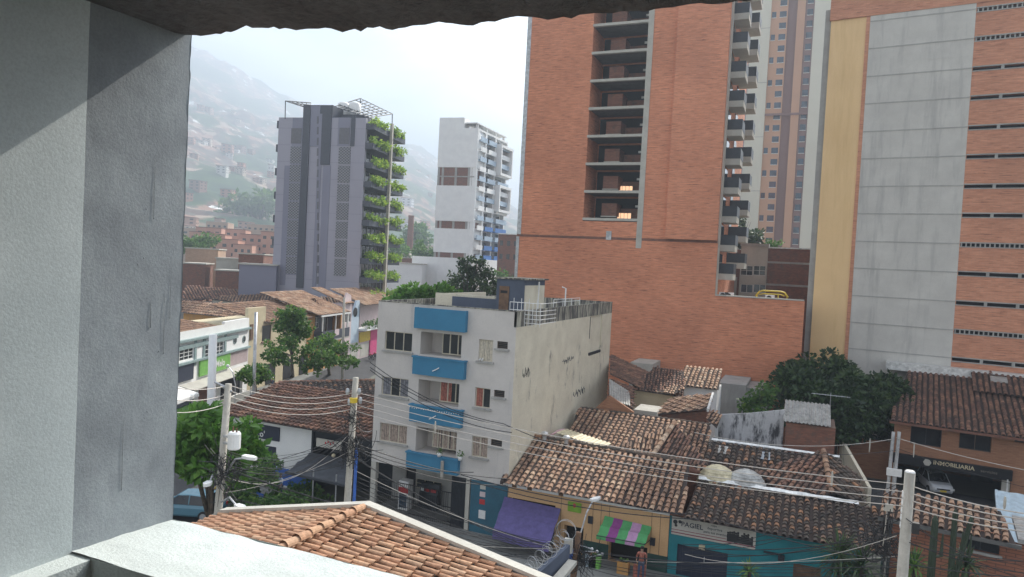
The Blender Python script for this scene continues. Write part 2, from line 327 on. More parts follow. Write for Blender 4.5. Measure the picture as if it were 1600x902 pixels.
def window(par,f,h,rec=.14,fm=None,gm=None,nv=2,nh=1,fw=.05,sill=None,o=0.,name='window',label=None,extra=None):
    """frame with mullions as the part, its pane (and sill) as sub-parts; h = (a0,a1,z0,z1)"""
    fm=fm or M['alu'];gm=gm or M['glass'];a0,a1,z0,z1=h;mb=MB();t=o-rec;k=.05
    f.box(mb,a0,a0+fw,z0,z1,t,t+k);f.box(mb,a1-fw,a1,z0,z1,t,t+k);f.box(mb,a0+fw,a1-fw,z0,z0+fw,t,t+k);f.box(mb,a0+fw,a1-fw,z1-fw,z1,t,t+k)
    for i in range(1,nv): c=a0+(a1-a0)*i/nv;f.box(mb,c-fw/2,c+fw/2,z0+fw,z1-fw,t,t+k)
    for j in range(1,nh): c=z0+(z1-z0)*j/nh;f.box(mb,a0+fw,a1-fw,c-fw/3,c+fw/3,t+.004,t+k-.004)
    w=part(name,mb,fm,par,label)
    g=MB();f.box(g,a0+.01,a1-.01,z0+.01,z1-.01,t-.03,t+.012);part('pane',g,gm,w)
    if sill is not None:
        s_=MB();f.box(s_,a0-.12,a1+.12,z0-.12,z0-.002,o-.1,o+.14);part('sill',s_,sill,w)
    return w
# ------------------------------------------------------------------ clay tile roofs
def tiles(mb,poly,pitch=.33,row=.40,rr=None,seg=4,jit=1.,upv=None,deck=True,gap=.0,lift=.05):
    """barrel tiles laid up the slope inside a planar polygon; material 0 tiles, 1 underlay"""
    poly=[V(p) for p in poly];n=V((0,0,0));k=len(poly)
    for i in range(k): n+=(poly[i]-poly[0]).cross(poly[(i+1)%k]-poly[0])
    n.normalize()
    if n.z<0:n=-n
    v=(V((0,0,1))-n*n.z)
    if upv is not None: v=V(upv)-n*V(upv).dot(n)
    v.normalize();u=v.cross(n);c0=poly[0]
    P2=[((p-c0).dot(u),(p-c0).dot(v)) for p in poly]
    def inside(a,b):
        r=False
        for i in range(k):
            x1,y1=P2[i];x2,y2=P2[(i+1)%k]
            if (y1>b)!=(y2>b) and a<(x2-x1)*(b-y1)/(y2-y1)+x1:r=not r
        return r
    if deck:
        mb.mi=1;pp=[c0+u*a+v*b-n*.02 for a,b in P2]
        nn=V((0,0,0))
        for i in range(k): nn+=(pp[i]-pp[0]).cross(pp[(i+1)%k]-pp[0])
        if nn.dot(n)<0:pp.reverse()
        mb.poly(pp);mb.mi=0
    ua=min(p[0] for p in P2);ub=max(p[0] for p in P2);va=min(p[1] for p in P2);vb=max(p[1] for p in P2)
    rr=rr or pitch*.36
    i=0;a=ua+pitch*.5
    while a<ub:
        ja=random.uniform(-.03,.03)*jit;b=va+random.uniform(-.06,.02)*jit
        while b<vb:
            cb=b+row*.5
            if inside(a,cb):
                w=a+ja+random.uniform(-.018,.018)*jit;ang=random.uniform(-.06,.06)*jit
                L=row*1.12;r0=rr*random.uniform(.96,1.06);r1=r0*.80;vs=[]
                h0=lift+random.uniform(0,.018);h1=.005
                for (bb,r_,hh) in ((0,r0,h0),(L,r1,h1)):
                    for s_ in range(seg+1):
                        t=math.pi*s_/seg
                        vs.append(c0+u*(w+math.cos(t)*r_+ang*bb)+v*(b+bb)+n*(hh+math.sin(t)*r_*.85))
                fs=[(s_,s_+1,seg+2+s_,seg+1+s_) for s_ in range(seg)]
                # thickness lip at the lower end
                t0=len(vs)
                for s_ in range(seg+1):
                    t=math.pi*s_/seg;vs.append(c0+u*(w+math.cos(t)*r0*.82)+v*(b)+n*(h0+math.sin(t)*r0*.66-.004))
                fs+=[(s_+1,s_,t0+s_,t0+s_+1) for s_ in range(seg)]
                mb.mesh(vs,fs)
            b+=row*random.uniform(.985,1.015)
        a+=pitch
def capline(mb,p0,p1,r=.14,L=.42,seg=5):
    """row of ridge tiles from p0 (low) to p1"""
    p0=V(p0);p1=V(p1);t=(p1-p0);n=max(1,int(t.length/L));t.normalize();s_=t.cross(V((0,0,1))).normalized();up=s_.cross(t)
    for i in range(n):
        a=p0+t*(i*L);b=a+t*L*1.12;vs=[];r0=r*random.uniform(.95,1.08)
        for (q,r_,hh) in ((a,r0,.05),(b,r0*.82,.02)):
            for k in range(seg+1):
                g=math.pi*k/seg;vs.append(q+s_*math.cos(g)*r_+up*(hh+math.sin(g)*r_))
        mb.mesh(vs,[(k,k+1,seg+2+k,seg+1+k) for k in range(seg)])
def corrug(mb,p00,p10,p11,p01,n=14,amp=.03,th=.01):
    """corrugated sheet on the quad, ribs running p00->p01"""
    p00,p10,p11,p01=[V(p) for p in (p00,p10,p11,p01)];nn=(p10-p00).cross(p01-p00).normalized()
    if nn.z<0:nn=-nn
    vs=[];fs=[];m=n*4
    for i in range(m+1):
        t=i/m;h=amp*math.sin(t*n*2*math.pi)
        vs.append(p00.lerp(p10,t)+nn*h);vs.append(p01.lerp(p11,t)+nn*h)
    for i in range(m):fs.append((2*i,2*i+2,2*i+3,2*i+1))
    mb.mesh(vs,fs)
def scale_text(s): return s
def text(par,f,s,a,z,size,m,o=.03,name='lettering',bold=0.,align='CENTER'):
    cu=bpy.data.curves.new(name,'FONT');cu.body=s;cu.size=size;cu.align_x=align;cu.align_y='CENTER';cu.extrude=.008;cu.offset=bold;cu.resolution_u=2
    tmp=bpy.data.objects.new('tmp',cu);COL.objects.link(tmp)
    dg=bpy.context.evaluated_depsgraph_get();me=bpy.data.meshes.new_from_object(tmp.evaluated_get(dg))
    bpy.data.objects.remove(tmp);mb=MB()
    mb.mesh([f.w(a+v.co.x,z+v.co.y,o+v.co.z) for v in me.vertices],[tuple(p.vertices) for p in me.polygons])
    return part(name,mb,m,par)
# ------------------------------------------------------------------ vegetation
def leaves(mb,blobs,count,size,droop=.2,clump=.34,nc=9):
    tot=sum(b[1]**2 for b in blobs)
    for (c,r,*sq) in blobs:
        c=V(c);q=sq[0] if sq else (1,1,.8);k=int(count*r*r/tot)
        cl=[]
        for _ in range(nc):
            d=V((random.gauss(0,1),random.gauss(0,1),random.gauss(0,1))).normalized();rad=random.uniform(.45,1.0)
            cl.append((c+V((d.x*q[0],d.y*q[1],d.z*q[2]))*r*rad,d))
        for i in range(k):
            cc,d0=random.choice(cl)
            d=V((random.gauss(0,1),random.gauss(0,1),random.gauss(0,1))).normalized()
            p=cc+V((d.x,d.y,d.z*.75))*r*clump*random.uniform(.35,1.)
            ax=(d+V((random.gauss(0,.5),random.gauss(0,.5),random.gauss(0,.4)-droop))).normalized()
            s_=size*random.uniform(.6,1.3);b=ax.cross(V((random.gauss(0,1),random.gauss(0,1),random.gauss(0,1)))).normalized()
            nn=ax.cross(b)
            mb.mesh([p,p+ax*s_*.5+b*s_*.28+nn*s_*.06,p+ax*s_,p+ax*s_*.5-b*s_*.28+nn*s_*.06],[(0,1,2,3)])
def tree(name,base,blobs,count,size,lm,label,group=None,tr=.16,cat='tree',limbs=True,lean=(0,0),nc=9,clump=.34):
    base=V(base);t=root(name,label,cat,base,group)
    mb=MB();top=sum((V(b[0]) for b in blobs),V((0,0,0)))/len(blobs)
    mid=base.lerp(V((top.x,top.y,top.z)),.55)+V((lean[0],lean[1],0))
    mb.tube([base,base.lerp(mid,.5)+V((random.uniform(-.1,.1),random.uniform(-.1,.1),0)),mid],[tr*1.25,tr,tr*.8],8)
    if limbs:
        for b in blobs:
            e=V(b[0]);m_=mid.lerp(e,.5)+V((random.uniform(-.2,.2),random.uniform(-.2,.2),.1))
            mb.tube([mid-V((0,0,.05)),m_,e],[tr*.6,tr*.4,tr*.15],6)
            for _ in range(3):
                e2=e+V((random.uniform(-1,1),random.uniform(-1,1),random.uniform(-.3,.8)))*b[1]*.7
                mb.tube([m_.lerp(e,.6),e2],[tr*.22,tr*.06],4)
    part('trunk',mb,M['bark'],t,smooth=True)
    lb=MB();leaves(lb,blobs,count,size,nc=nc,clump=clump);part('crown',lb,lm,t)
    return t
def fronds(mb,c,n,L,w=.05,arch=.5,el=(0.1,1.3)):
    c=V(c)
    for i in range(n):
        a=random.uniform(0,2*math.pi);e=random.uniform(*el);l=L*random.uniform(.7,1.1)
        d=V((math.cos(a)*math.cos(e),math.sin(a)*math.cos(e),math.sin(e)));s_=d.cross(V((0,0,1))).normalized()*w
        p0=c;p1=c+d*l*.5;p2=c+d*l-V((0,0,arch*l*(1-e/1.6)*.5))
        mb.mesh([p0-s_*.5,p0+s_*.5,p1+s_,p2,p1-s_],[(0,1,2,4),(4,2,3)])
# ------------------------------------------------------------------ people (one skinned body, clothes as children)
def skin(name,pts,edges,rad,m,par,sub=1,base=None,rootv=0):
    me=bpy.data.meshes.new(name);me.from_pydata([tuple(p) for p in pts],edges,[])
    o=bpy.data.objects.new('tmp_'+name,me);COL.objects.link(o)
    sk=o.modifiers.new('s','SKIN');sk.use_smooth_shade=True
    for i,v in enumerate(me.skin_vertices[0].data):
        v.radius=(rad[i],rad[i]*.85);v.use_root=(i==rootv)
    sb=o.modifiers.new('b','SUBSURF');sb.levels=sub;sb.render_levels=sub
    dg=bpy.context.evaluated_depsgraph_get();ev=bpy.data.meshes.new_from_object(o.evaluated_get(dg))
    bpy.data.objects.remove(o);ev.materials.clear();ev.materials.append(m);ev.name=name
    q=bpy.data.objects.new(name,ev);COL.objects.link(q);q.parent=par
    return q
def person(loc,rz,label,shirt,trousers,pose='stand',group=None,scale=1.):
    t=root('person',label,'person',loc,group)
    lean=.0;arm=.0
    P={}
    P['pel']=V((0,0,.93));P['che']=V((0,0,1.25));P['sh']=V((0,0,1.42));P['nk']=V((0,0,1.50));P['hd']=V((0,.01,1.60));P['ht']=V((0,.01,1.72))
    st=.16 if pose=='walk' else .02
    for s_,k in ((-1,'l'),(1,'r')):
        P['hip'+k]=V((.10*s_,0,.90));P['kn'+k]=V((.11*s_,st*s_*.6+.03,.49));P['an'+k]=V((.12*s_,st*s_-.03,.08));P['to'+k]=V((.13*s_,st*s_+.13,.03))
        P['shd'+k]=V((.19*s_,0,1.42));P['el'+k]=V((.25*s_,-.03-st*s_*.4,1.14));P['wr'+k]=V((.25*s_,.10-st*s_*.7,.92));P['ha'+k]=V((.25*s_,.14-st*s_*.8,.82))
    if pose=='lean':
        for k in ('che','sh','nk','hd','ht'): z=P[k].z-.93;P[k]=V((P[k].x,z*.75,.93+z*.66))
        for s_,k in ((-1,'l'),(1,'r')):
            P['shd'+k]=V((.19*s_,.36,1.25));P['el'+k]=V((.24*s_,.52,1.05));P['wr'+k]=V((.2*s_,.74,1.05));P['ha'+k]=V((.19*s_,.83,1.05))
    rot=Matrix.Rotation(rz,3,'Z')
    P={k:rot@(v*scale) for k,v in P.items()}
    names=['pel','che','sh','nk','hd','ht']+[a+b for b in 'lr' for a in ('hip','kn','an','to','shd','el','wr','ha')]
    ix={n:i for i,n in enumerate(names)}
    E=[('pel','che'),('che','sh'),('sh','nk'),('nk','hd'),('hd','ht')]
    for k in 'lr':E+=[('pel','hip'+k),('hip'+k,'kn'+k),('kn'+k,'an'+k),('an'+k,'to'+k),('sh','shd'+k),('shd'+k,'el'+k),('el'+k,'wr'+k),('wr'+k,'ha'+k)]
    rd={'pel':.13,'che':.13,'sh':.1,'nk':.055,'hd':.09,'ht':.075,'hip':.085,'kn':.06,'an':.04,'to':.035,'shd':.06,'el':.042,'wr':.03,'ha':.035}
    rr=[rd.get(n,rd.get(n[:-1])) for n in names]
    b=skin('body',[P[n] for n in names],[(ix[a],ix[c]) for a,c in E],[r*scale for r in rr],M['skin'],t,2)
    def sub(ns,es,ext,nm,m):
        i2={n:i for i,n in enumerate(ns)};return skin(nm,[P[n] for n in ns],[(i2[a],i2[c]) for a,c in es],[(rd.get(n,rd.get(n[:-1]))+ext)*scale for n in ns],m,t,2)
    sub(['pel','che','sh','shdl','ell','shdr','elr'],[('pel','che'),('che','sh'),('sh','shdl'),('shdl','ell'),('sh','shdr'),('shdr','elr')],.018,'shirt',shirt)
    sub(['pel','hipl','knl','anl','hipr','knr','anr'],[('pel','hipl'),('hipl','knl'),('knl','anl'),('pel','hipr'),('hipr','knr'),('knr','anr')],.014,'trousers',trousers)
    mb=MB();c=V(loc)+P['hd'].lerp(P['ht'],.75)+rot@V((0,-.025,.015));mb.ball(c,.098*scale,10,8,(1,1.05,1.0));part('hair',mb,M['hair'],t,smooth=True)
    return t
# ================================================================== SETTING
def sheet(name,pts,z,m,lab=None):
    mb=MB();P=[V((p[0],p[1],z)) for p in pts];n=V((0,0,0))
    for i in range(len(P)): n+=(P[i]-P[0]).cross(P[(i+1)%len(P)]-P[0])
    if n.z<0:P.reverse()
    mb.poly(P);return struct(name,mb,m)
sheet('ground',[(-6000,-600),(6000,-600),(6000,7000),(-6000,7000)],0,M['ground'])
dl=V((math.sin(R(-20)),math.cos(R(-20)),0));nl=V((math.cos(R(-20)),-math.sin(R(-20)),0))
P0=V((-53.92,49.69,0))
def L(a,o): p=P0+dl*a+nl*o;return (p.x,p.y)
# street along our side (X) and the side street going off between the houses
sheet('road',[(-140,20.5),(60,20.5),(60,34.6),(-140,34.6)],.004,M['asphalt'])
sheet('side_road',[L(-40,3.2),L(100,3.2),L(100,10.6),L(-40,10.6)],.008,M['asphalt'])
def slab(name,pts,z0,z1,m):
    mb=MB();mb.prism([V((p[0],p[1],z0)) for p in pts],(0,0,z1-z0));return struct(name,mb,m)
slab('pavement',[(-36.5,34.6),(40,34.6),(40,38.0),(-36.5,38.0)],-.2,.13,M['pave'])
slab('side_pavement',[L(-14.5,.0),L(100,.0),L(100,3.2),L(-14.5,3.2)],-.2,.14,M['pave'])
slab('corner_pavement',[(-41,38.5),(-37.7,38.5),(-45.5,58),(-49,58)],-.2,.13,M['pave'])
sheet('driveway',[(1.5,52),(22,50),(22,64),(1.5,66)],.012,M['asphalt'])
# lane markings
for k in range(9):
    a=-36+k*6.
    sheet('road_marking',[(a,27.3),(a+2.6,27.3),(a+2.6,27.45),(a,27.45)],.009,M['white_trim'])
# hills
def ridge(az):
    pts=[(-75,13),(-60,13.4),(-49.5,13.4),(-47.2,13.2),(-43,12.0),(-36,10.9),(-31,9.3),(-28.5,7.6),(-25,6.0),(-22,4.6),(-15,3.5),(0,3.0),(30,3)]
    for (a,b),(c,d) in zip(pts,pts[1:]):
        if a<=az<=c:return b+(d-b)*(az-a)/(c-a)
    return 3
def hillz(az,r):
    R0=420;R1=2800
    t=(r-R0)/(R1-R0)
    if t<=0:return 0.
    t=min(t,1.25);top=R1*math.tan(R(ridge(az)))
    s_=t**1.25 if t<1 else 1-(t-1)*.8
    x=r*math.sin(R(az));y=r*math.cos(R(az))
    nz=noise.fractal(V((x/420,y/420,3.1)),.9,2.1,5)
    n2=noise.fractal(V((x/90,y/90,7.7)),.9,2.1,4)
    return max(0,top*s_*(1+.18*nz*min(1,t*3))+n2*16*min(1,t*3))
mb=MB();na,nr=150,100;vs=[];fs=[]
for j in range(nr+1):
    r=420+(3500-420)*j/nr
    for i in range(na+1):
        az=-76+(20+76)*i/na;vs.append(V((r*math.sin(R(az)),r*math.cos(R(az)),hillz(az,r)-.4)))
for j in range(nr):
    for i in range(na): fs.append((j*(na+1)+i,j*(na+1)+i+1,(j+1)*(na+1)+i+1,(j+1)*(na+1)+i))
mb.mesh(vs,fs)
def hillmat():
    m,nt,b=mat('hillside');Lk=nt.links;tc=N(nt,'ShaderNodeTexCoord')
    n=N(nt,'ShaderNodeTexNoise',Scale=.006,Detail=6.,Roughness=.6);Lk.new(tc.outputs['Object'],n.inputs['Vector'])
    vo=N(nt,'ShaderNodeTexVoronoi',Scale=.075);Lk.new(tc.outputs['Object'],vo.inputs['Vector'])
    r=ramp(nt,[(0,(.10,.06,.045)),(.3,(.28,.16,.11)),(.55,(.12,.10,.08)),(.7,(.34,.26,.2)),(.86,(.06,.08,.04)),(.95,(.75,.75,.75))],'CONSTANT')
    sp=N(nt,'ShaderNodeSeparateColor');Lk.new(vo.outputs['Color'],sp.inputs[0]);Lk.new(sp.outputs[0],r.inputs['Fac'])
    n2=N(nt,'ShaderNodeTexNoise',Scale=.05,Detail=6.,Roughness=.7);Lk.new(tc.outputs['Object'],n2.inputs['Vector'])
    g=ramp(nt,[(.35,(.012,.035,.015)),(.65,(.05,.10,.03))]);Lk.new(n2.outputs['Fac'],g.inputs['Fac'])
    k=ramp(nt,[(.49,(0,0,0)),(.53,(1,1,1))]);Lk.new(n.outputs['Fac'],k.inputs['Fac'])
    mx=N(nt,'ShaderNodeMix',data_type='RGBA');Lk.new(k.outputs['Color'],mx.inputs['Factor']);Lk.new(r.outputs['Color'],mx.inputs['A']);Lk.new(g.outputs['Color'],mx.inputs['B'])
    Lk.new(mx.outputs['Result'],b.inputs['Base Color']);b.inputs['Roughness'].default_value=1.;return m
struct('hills',mb,hillmat(),smooth=True)

# ================================================================== OUR WINDOW OPENING
own=root('window_opening','rough grey plastered window opening we look out through, with jamb, sill and ragged lintel','window opening',(-1.7,1.4,0))
X0=-1.7;YO=1.55;YI=1.235;ZS=15.2
def grid(mb,o,a,b,na,nb,amp=.0,fr=9.,nrm=None,seed=0.,edge=.0):
    """gently uneven plaster sheet"""
    o=V(o);a=V(a);b=V(b);nn=(a.cross(b)).normalized() if nrm is None else V(nrm);vs=[];fs=[]
    for j in range(nb+1):
        for i in range(na+1):
            p=o+a*(i/na)+b*(j/nb);h=noise.fractal(p*fr+V((seed,0,0)),.8,2.2,4)*amp;vs.append(p+nn*h)
    for j in range(nb):
        for i in range(na):fs.append((j*(na+1)+i,j*(na+1)+i+1,(j+1)*(na+1)+i+1,(j+1)*(na+1)+i))
    mb.mesh(vs,fs)
# jamb: dark painted outer reveal
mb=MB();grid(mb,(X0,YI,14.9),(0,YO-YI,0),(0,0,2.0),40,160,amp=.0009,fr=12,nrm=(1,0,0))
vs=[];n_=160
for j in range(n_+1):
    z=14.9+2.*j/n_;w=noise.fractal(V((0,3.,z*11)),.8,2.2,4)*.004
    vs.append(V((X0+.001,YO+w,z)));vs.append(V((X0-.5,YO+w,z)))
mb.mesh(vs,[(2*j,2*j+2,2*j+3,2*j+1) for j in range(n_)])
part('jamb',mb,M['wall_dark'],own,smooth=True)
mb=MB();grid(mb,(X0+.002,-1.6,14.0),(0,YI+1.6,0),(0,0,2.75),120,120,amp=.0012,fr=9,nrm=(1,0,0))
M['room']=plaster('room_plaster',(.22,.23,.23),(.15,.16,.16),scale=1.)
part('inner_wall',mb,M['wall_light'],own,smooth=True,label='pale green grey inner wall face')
mb=MB();random.seed(3)
for i in range(5):
    y=YI+.09+random.uniform(0,.2);z=random.choice([16.35,16.1,16.2,15.9,15.6])+random.uniform(-.1,.1);l=random.uniform(.03,.2);r_=random.uniform(.0004,.0008)
    mb.tube([(X0+.0012,y+random.uniform(-.002,.002),z),(X0+.0018,y,z-l*.5),(X0+.002,y+.001,z-l),(X0+.0015,y+.001,z-l-.006)],[r_*.5,r_,r_*1.3,r_*1.6],5)
for i in range(26):
    y=YI+.1+random.betavariate(2,2)*.2;z=random.uniform(15.3,16.5);mb.ball((X0+.001,y,z),random.uniform(.0008,.002),6,4,(.35,1,1.2))
part('paint_drips',mb,M['wall_dark'],own,smooth=True)
# sill: top slopes very slightly outwards
mb=MB();grid(mb,(X0-.02,YI,ZS+.012),(4.6,0,0),(0,YO-YI,-.012),200,26,amp=.0045,fr=8,nrm=(0,0,1))
grid(mb,(X0-.02,YO,ZS),(4.6,0,0),(0,0,-.35),160,4,amp=.003,fr=10,nrm=(0,1,0))
grid(mb,(X0+.075,YI,ZS-.9),(4.5,0,0),(0,0,.912),160,10,amp=.003,fr=10,nrm=(0,-1,0))
part('sill',mb,M['sill'],own,smooth=True)
mb=MB();mb.box(X0-.01,X0+.075,-1.2,YI+.002,14.2,ZS+.008);part('wall_ledge',mb,M['sill'],own)
# lintel: broken lower edge
mb=MB();nx=260;prof=[(0.40,0),(.30,0),(.2,.0),(.10,.0),(.03,.004),(0.,.02),(-.0,.06),(-.0,.12),(0,.22),(0,.34),(0,.5),(0,.8),(0,1.6),(0,2.6)]
vs=[];fs=[]
px_edge=[(298,58),(350,60),(372,52),(395,44),(430,49),(500,50),(560,52),(600,49),(660,47),(700,42),(760,44),(800,38),(860,37),(900,33),(935,30),(1000,26),(1080,22),(1150,16),(1185,6),(1230,-2),(1400,-20)]
ez=[(onY(x,y,YO).x,onY(x,y,YO).z) for x,y in px_edge]
def edgez(x):
    if x<=ez[0][0]:return ez[0][1]
    for (a,b),(c,d) in zip(ez,ez[1:]):
        if a<=x<=c:return b+(d-b)*(x-a)/(c-a)
    return ez[-1][1]
for j,(dz,dy) in enumerate(prof):
    for i in range(nx+1):
        x=X0-.3+4.9*i/nx if i else X0-.3
        f_=math.exp(-dy*9)
        z=edgez(x)*f_+16.605*(1-f_)+dz
        z+=noise.fractal(V((x*9,dy*9,1.3)),.8,2.2,5)*.006+(noise.fractal(V((x*26,dy*20,9.)),.7,2.2,4)*.0075 if dz<.05 else 0)
        y=YO-dy+noise.fractal(V((x*14,z*14,4)),.8,2.2,4)*(.006 if dz>.02 or dy<.01 else .0)
        vs.append(V((x,y,z)))
for j in range(len(prof)-1):
    for i in range(nx):fs.append((j*(nx+1)+i,j*(nx+1)+i+1,(j+1)*(nx+1)+i+1,(j+1)*(nx+1)+i))
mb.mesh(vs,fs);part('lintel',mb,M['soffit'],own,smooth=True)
mb=MB();mb.box(-2.2,3.4,YO-.3,YO-.02,16.95,19.5);mb.box(-2.2,3.4,YO-.3,YO-.02,.0,14.3);part('outer_wall',mb,M['wall_dark'],own)
mb=MB();mb.box(-2.2,4.2,-2.6,YI,17.0,17.2);part('ceiling',mb,M['room'],own)
mb=MB();mb.box(-2.2,4.2,-2.6,YI,14.1,14.25);part('floor_slab',mb,M['conc'],own)
mb=MB();mb.box(-2.2,4.2,-2.75,-2.6,14.1,17.2);part('back_wall',mb,M['room'],own)
mb=MB();mb.box(3.0,3.2,-2.6,YO,14.1,17.0);part('side_wall',mb,M['wall_light'],own)

# ================================================================== FOUR STOREY BUILDING WITH BLUE BALCONIES
F4=Fc((-24.93,38),90);FS4=Fc((-15.5,38),0)
def s4(x,y,o=0):return F4.px(x,y,o)
W4=9.43;ZT=13.4
b4=root('apartment_block','four storey lilac grey apartment block with bright blue balconies and a stained cream side wall','building',(-20.2,48.7,0))
wl=[F4.rect(602,517,643,551),F4.rect(597,588,637,622.5),F4.rect(594,660,635,695.5)]
wt=[F4.rect(749,530,769,566),F4.rect(743,605,765,639),F4.rect(738,681,761,717)]
ws=[F4.rect(777,533,793,546),F4.rect(772,609,788,622),F4.rect(767,685,784,699)]
zb=[(11.15,9.1),(8.2,6.1),(5.3,3.1)]
bx0=F4.px(658,540)[0];bx1=F4.px(721,540)[0]
bo=[(bx0,bx1,z1-.0,z0) for z0,z1 in zb]
bo=[(bx0-.05,bx1,8.75,10.95),(bx0-.05,bx1,5.8,8.0),(bx0-.05,bx1,2.95+.05,5.05)]
# everything shifted up 1.5 m with the ground at 0
bo=[(a,b,z0+1.5,z1+1.5) if False else (a,b,z0,z1) for a,b,z0,z1 in bo]
def zat(y,x=690):return F4.px(x,y)[1]
bo=[(bx0-.05,bx1,zat(557,690),zat(521,690)),(bx0-.05,bx1,zat(632,682),zat(596,682)),(bx0-.05,bx1,zat(709,675),zat(670,675))]
zg=F4.px(578,720)[1]
mb=MB();F4.holed(mb,0,W4,zg,ZT,wl+wt+ws+bo,dep=.16)
# deep loggias behind the balcony openings
for h in bo:
    a0,a1,z0,z1=h
    for o0,o1,q in ((-.16,-1.5,0),):
        mb.poly([F4.w(a0,z0,o0),F4.w(a0,z0,o1),F4.w(a0,z1,o1),F4.w(a0,z1,o0)]);mb.poly([F4.w(a1,z1,o0),F4.w(a1,z1,o1),F4.w(a1,z0,o1),F4.w(a1,z0,o0)])
        mb.poly([F4.w(a0,z0,o0),F4.w(a1,z0,o0),F4.w(a1,z0,o1),F4.w(a0,z0,o1)]);mb.poly([F4.w(a0,z1,o1),F4.w(a1,z1,o1),F4.w(a1,z1,o0),F4.w(a0,z1,o0)])
        mb.poly([F4.w(a0,z0,o1),F4.w(a1,z0,o1),F4.w(a1,z1,o1),F4.w(a0,z1,o1)])
# left flank, rear, soffit over the porch
mb.poly([(-24.93,38,zg),(-24.93,38,ZT),(-24.93,59.5,ZT),(-24.93,59.5,0),(-24.93,40.6,0),(-24.93,40.6,zg)])
mb.poly([(-24.93,59.5,0),(-24.93,59.5,ZT),(-15.5,59.5,ZT),(-15.5,59.5,0)])
mb.poly([(-24.93,38,zg),(-24.93,40.6,zg),(-15.5,40.6,zg),(-15.5,38,zg)])
part('front_wall',mb,M['lilac'],b4)
# score lines of the render (thin shadow gaps)
mb=MB()
for y_ in (505,525,580,652,727):
    z=zat(y_,700)
    F4.box(mb,0,bx0-.8,z,z+.025,-.01,.006);F4.box(mb,bx1+.25,W4-.02,z,z+.025,-.01,.006)
part('render_joint',mb,M['lilac'],b4)
# side wall: stained, mould band under the coping
mb=MB();rs=[FS4.px(922,500),FS4.px(941,500)];rz=FS4.px(930,482)[1],FS4.px(930,552)[1]
FS4.holed(mb,0,21.5,0,ZT-.9,[(rs[0][0],rs[1][0],rz[1],ZT-.9)],dep=.12)
mb.poly([FS4.w(rs[0][0],rz[1],-.12),FS4.w(rs[1][0],rz[1],-.12),FS4.w(rs[1][0],ZT-.9,-.12),FS4.w(rs[0][0],ZT-.9,-.12)])
part('side_wall',mb,M['stained'],b4,label='stained cream windowless side wall')
mb=MB();FS4.box(mb,0,21.5,ZT-.9,ZT,-.15,.004);part('coping_band',mb,M['stainband'],b4)
mb=MB();FS4.box(mb,rs[0][0]+.1,rs[1][0]-.05,rz[1]-.04,rz[1]+.16,-.1,.03);FS4.box(mb,rs[0][0]+.02,rs[0][0]+.14,rz[1]+1.3,rz[1]+3.,-.11,.01);part('wall_vent',mb,M['void'],b4)
for (x,y,n_,w_,h_,l) in ((888,563,7,2.6,.35,'faded black graffiti scrawl high on the cream side wall'),(905,612,6,3.0,.5,'second graffiti scrawl lower on the cream side wall'),(822,583,4,1.3,.6,'dark scuffed patch near the front corner of the cream side wall')):
    q=FS4.px(x,y);mb=MB();rg=random.Random(x);pts=[]
    for i in range(n_*5):
        pts.append(FS4.w(q[0]-w_/2+w_*i/(n_*5)+rg.uniform(-.08,.08),q[1]+rg.uniform(-.5,.5)*h_+.1*math.sin(i),.006))
    mb.tube(pts,[.012+.03*rg.random() for _ in pts],4);part('graffiti',mb,M['stainband'] if l[0]=='d' else M['kerb'],b4,label=l)
# roof deck and parapets
mb=MB();mb.box(-24.8,-15.66,38.12,59.4,12.35,12.5);part('roof_deck',mb,M['conc'],b4)
mb=MB()
mb.box(-24.93,-15.5,37.97,38.14,ZT+.002,ZT+.06);mb.box(-24.95,-24.78,38.15,59.5,12.5,ZT+.05);mb.box(-24.7,-15.7,59.3,59.52,12.5,ZT+.04)
mb.box(-15.66,-15.46,38.15,59.5,ZT+.002,ZT+.05);mb.box(-15.66,-15.512,38.15,59.48,12.5,ZT+.001)
part('parapet',mb,M['stainband'],b4)
# low roof structures
mb=MB();mb.box(-24.2,-19.6,44.,44.2,12.5,13.9);mb.box(-24.2,-24.0,44.2,52,12.5,13.85);part('roof_wall',mb,M['stained'],b4)
mb=MB();a=onY(700,470,43);mb.box(a.x,-18.2,43.6,43.8,12.5,13.75);part('roof_wall',mb,M['darkblue'],b4,label='slate blue low roof wall')
sx0=onY(776,450,42).x;sx1=onY(819,450,42).x;zs=onY(790,436,42).z
mb=MB();mb.box(sx0,sx1,42,45.8,12.5,zs);sh=part('stair_house',mb,M['darkblue'],b4,label='slate blue rooftop stair house')
mb=MB();mb.box(sx1,sx1+.03,42.12,45.7,12.5,zs-.35);part('stained_side',mb,M['stained'],sh)
mb=MB();mb.box(sx0-.15,sx1+.2,41.85,46,zs+.002,zs+.1);part('stair_roof',mb,M['stainband'],sh)
d0=onY(780,470,41.99);d1=onY(795,470,41.99);dz=onY(785,447,41.98).z
mb=MB();mb.box(d0.x,d1.x,41.93,41.995,12.5,dz);d_=part('door',mb,M['wood'],sh)
mb=MB();mb.box(d0.x+.1,d1.x-.1,41.91,41.928,dz-.45,dz-.28);part('transom',mb,M['void'],d_)
mb=MB();pr=[onY(843,441,43),];mb.tube([(sx1+.25,44,zs-.1),(sx1+.25,44,12.5)],.05,6);part('downpipe',mb,M['white_gloss'],sh)
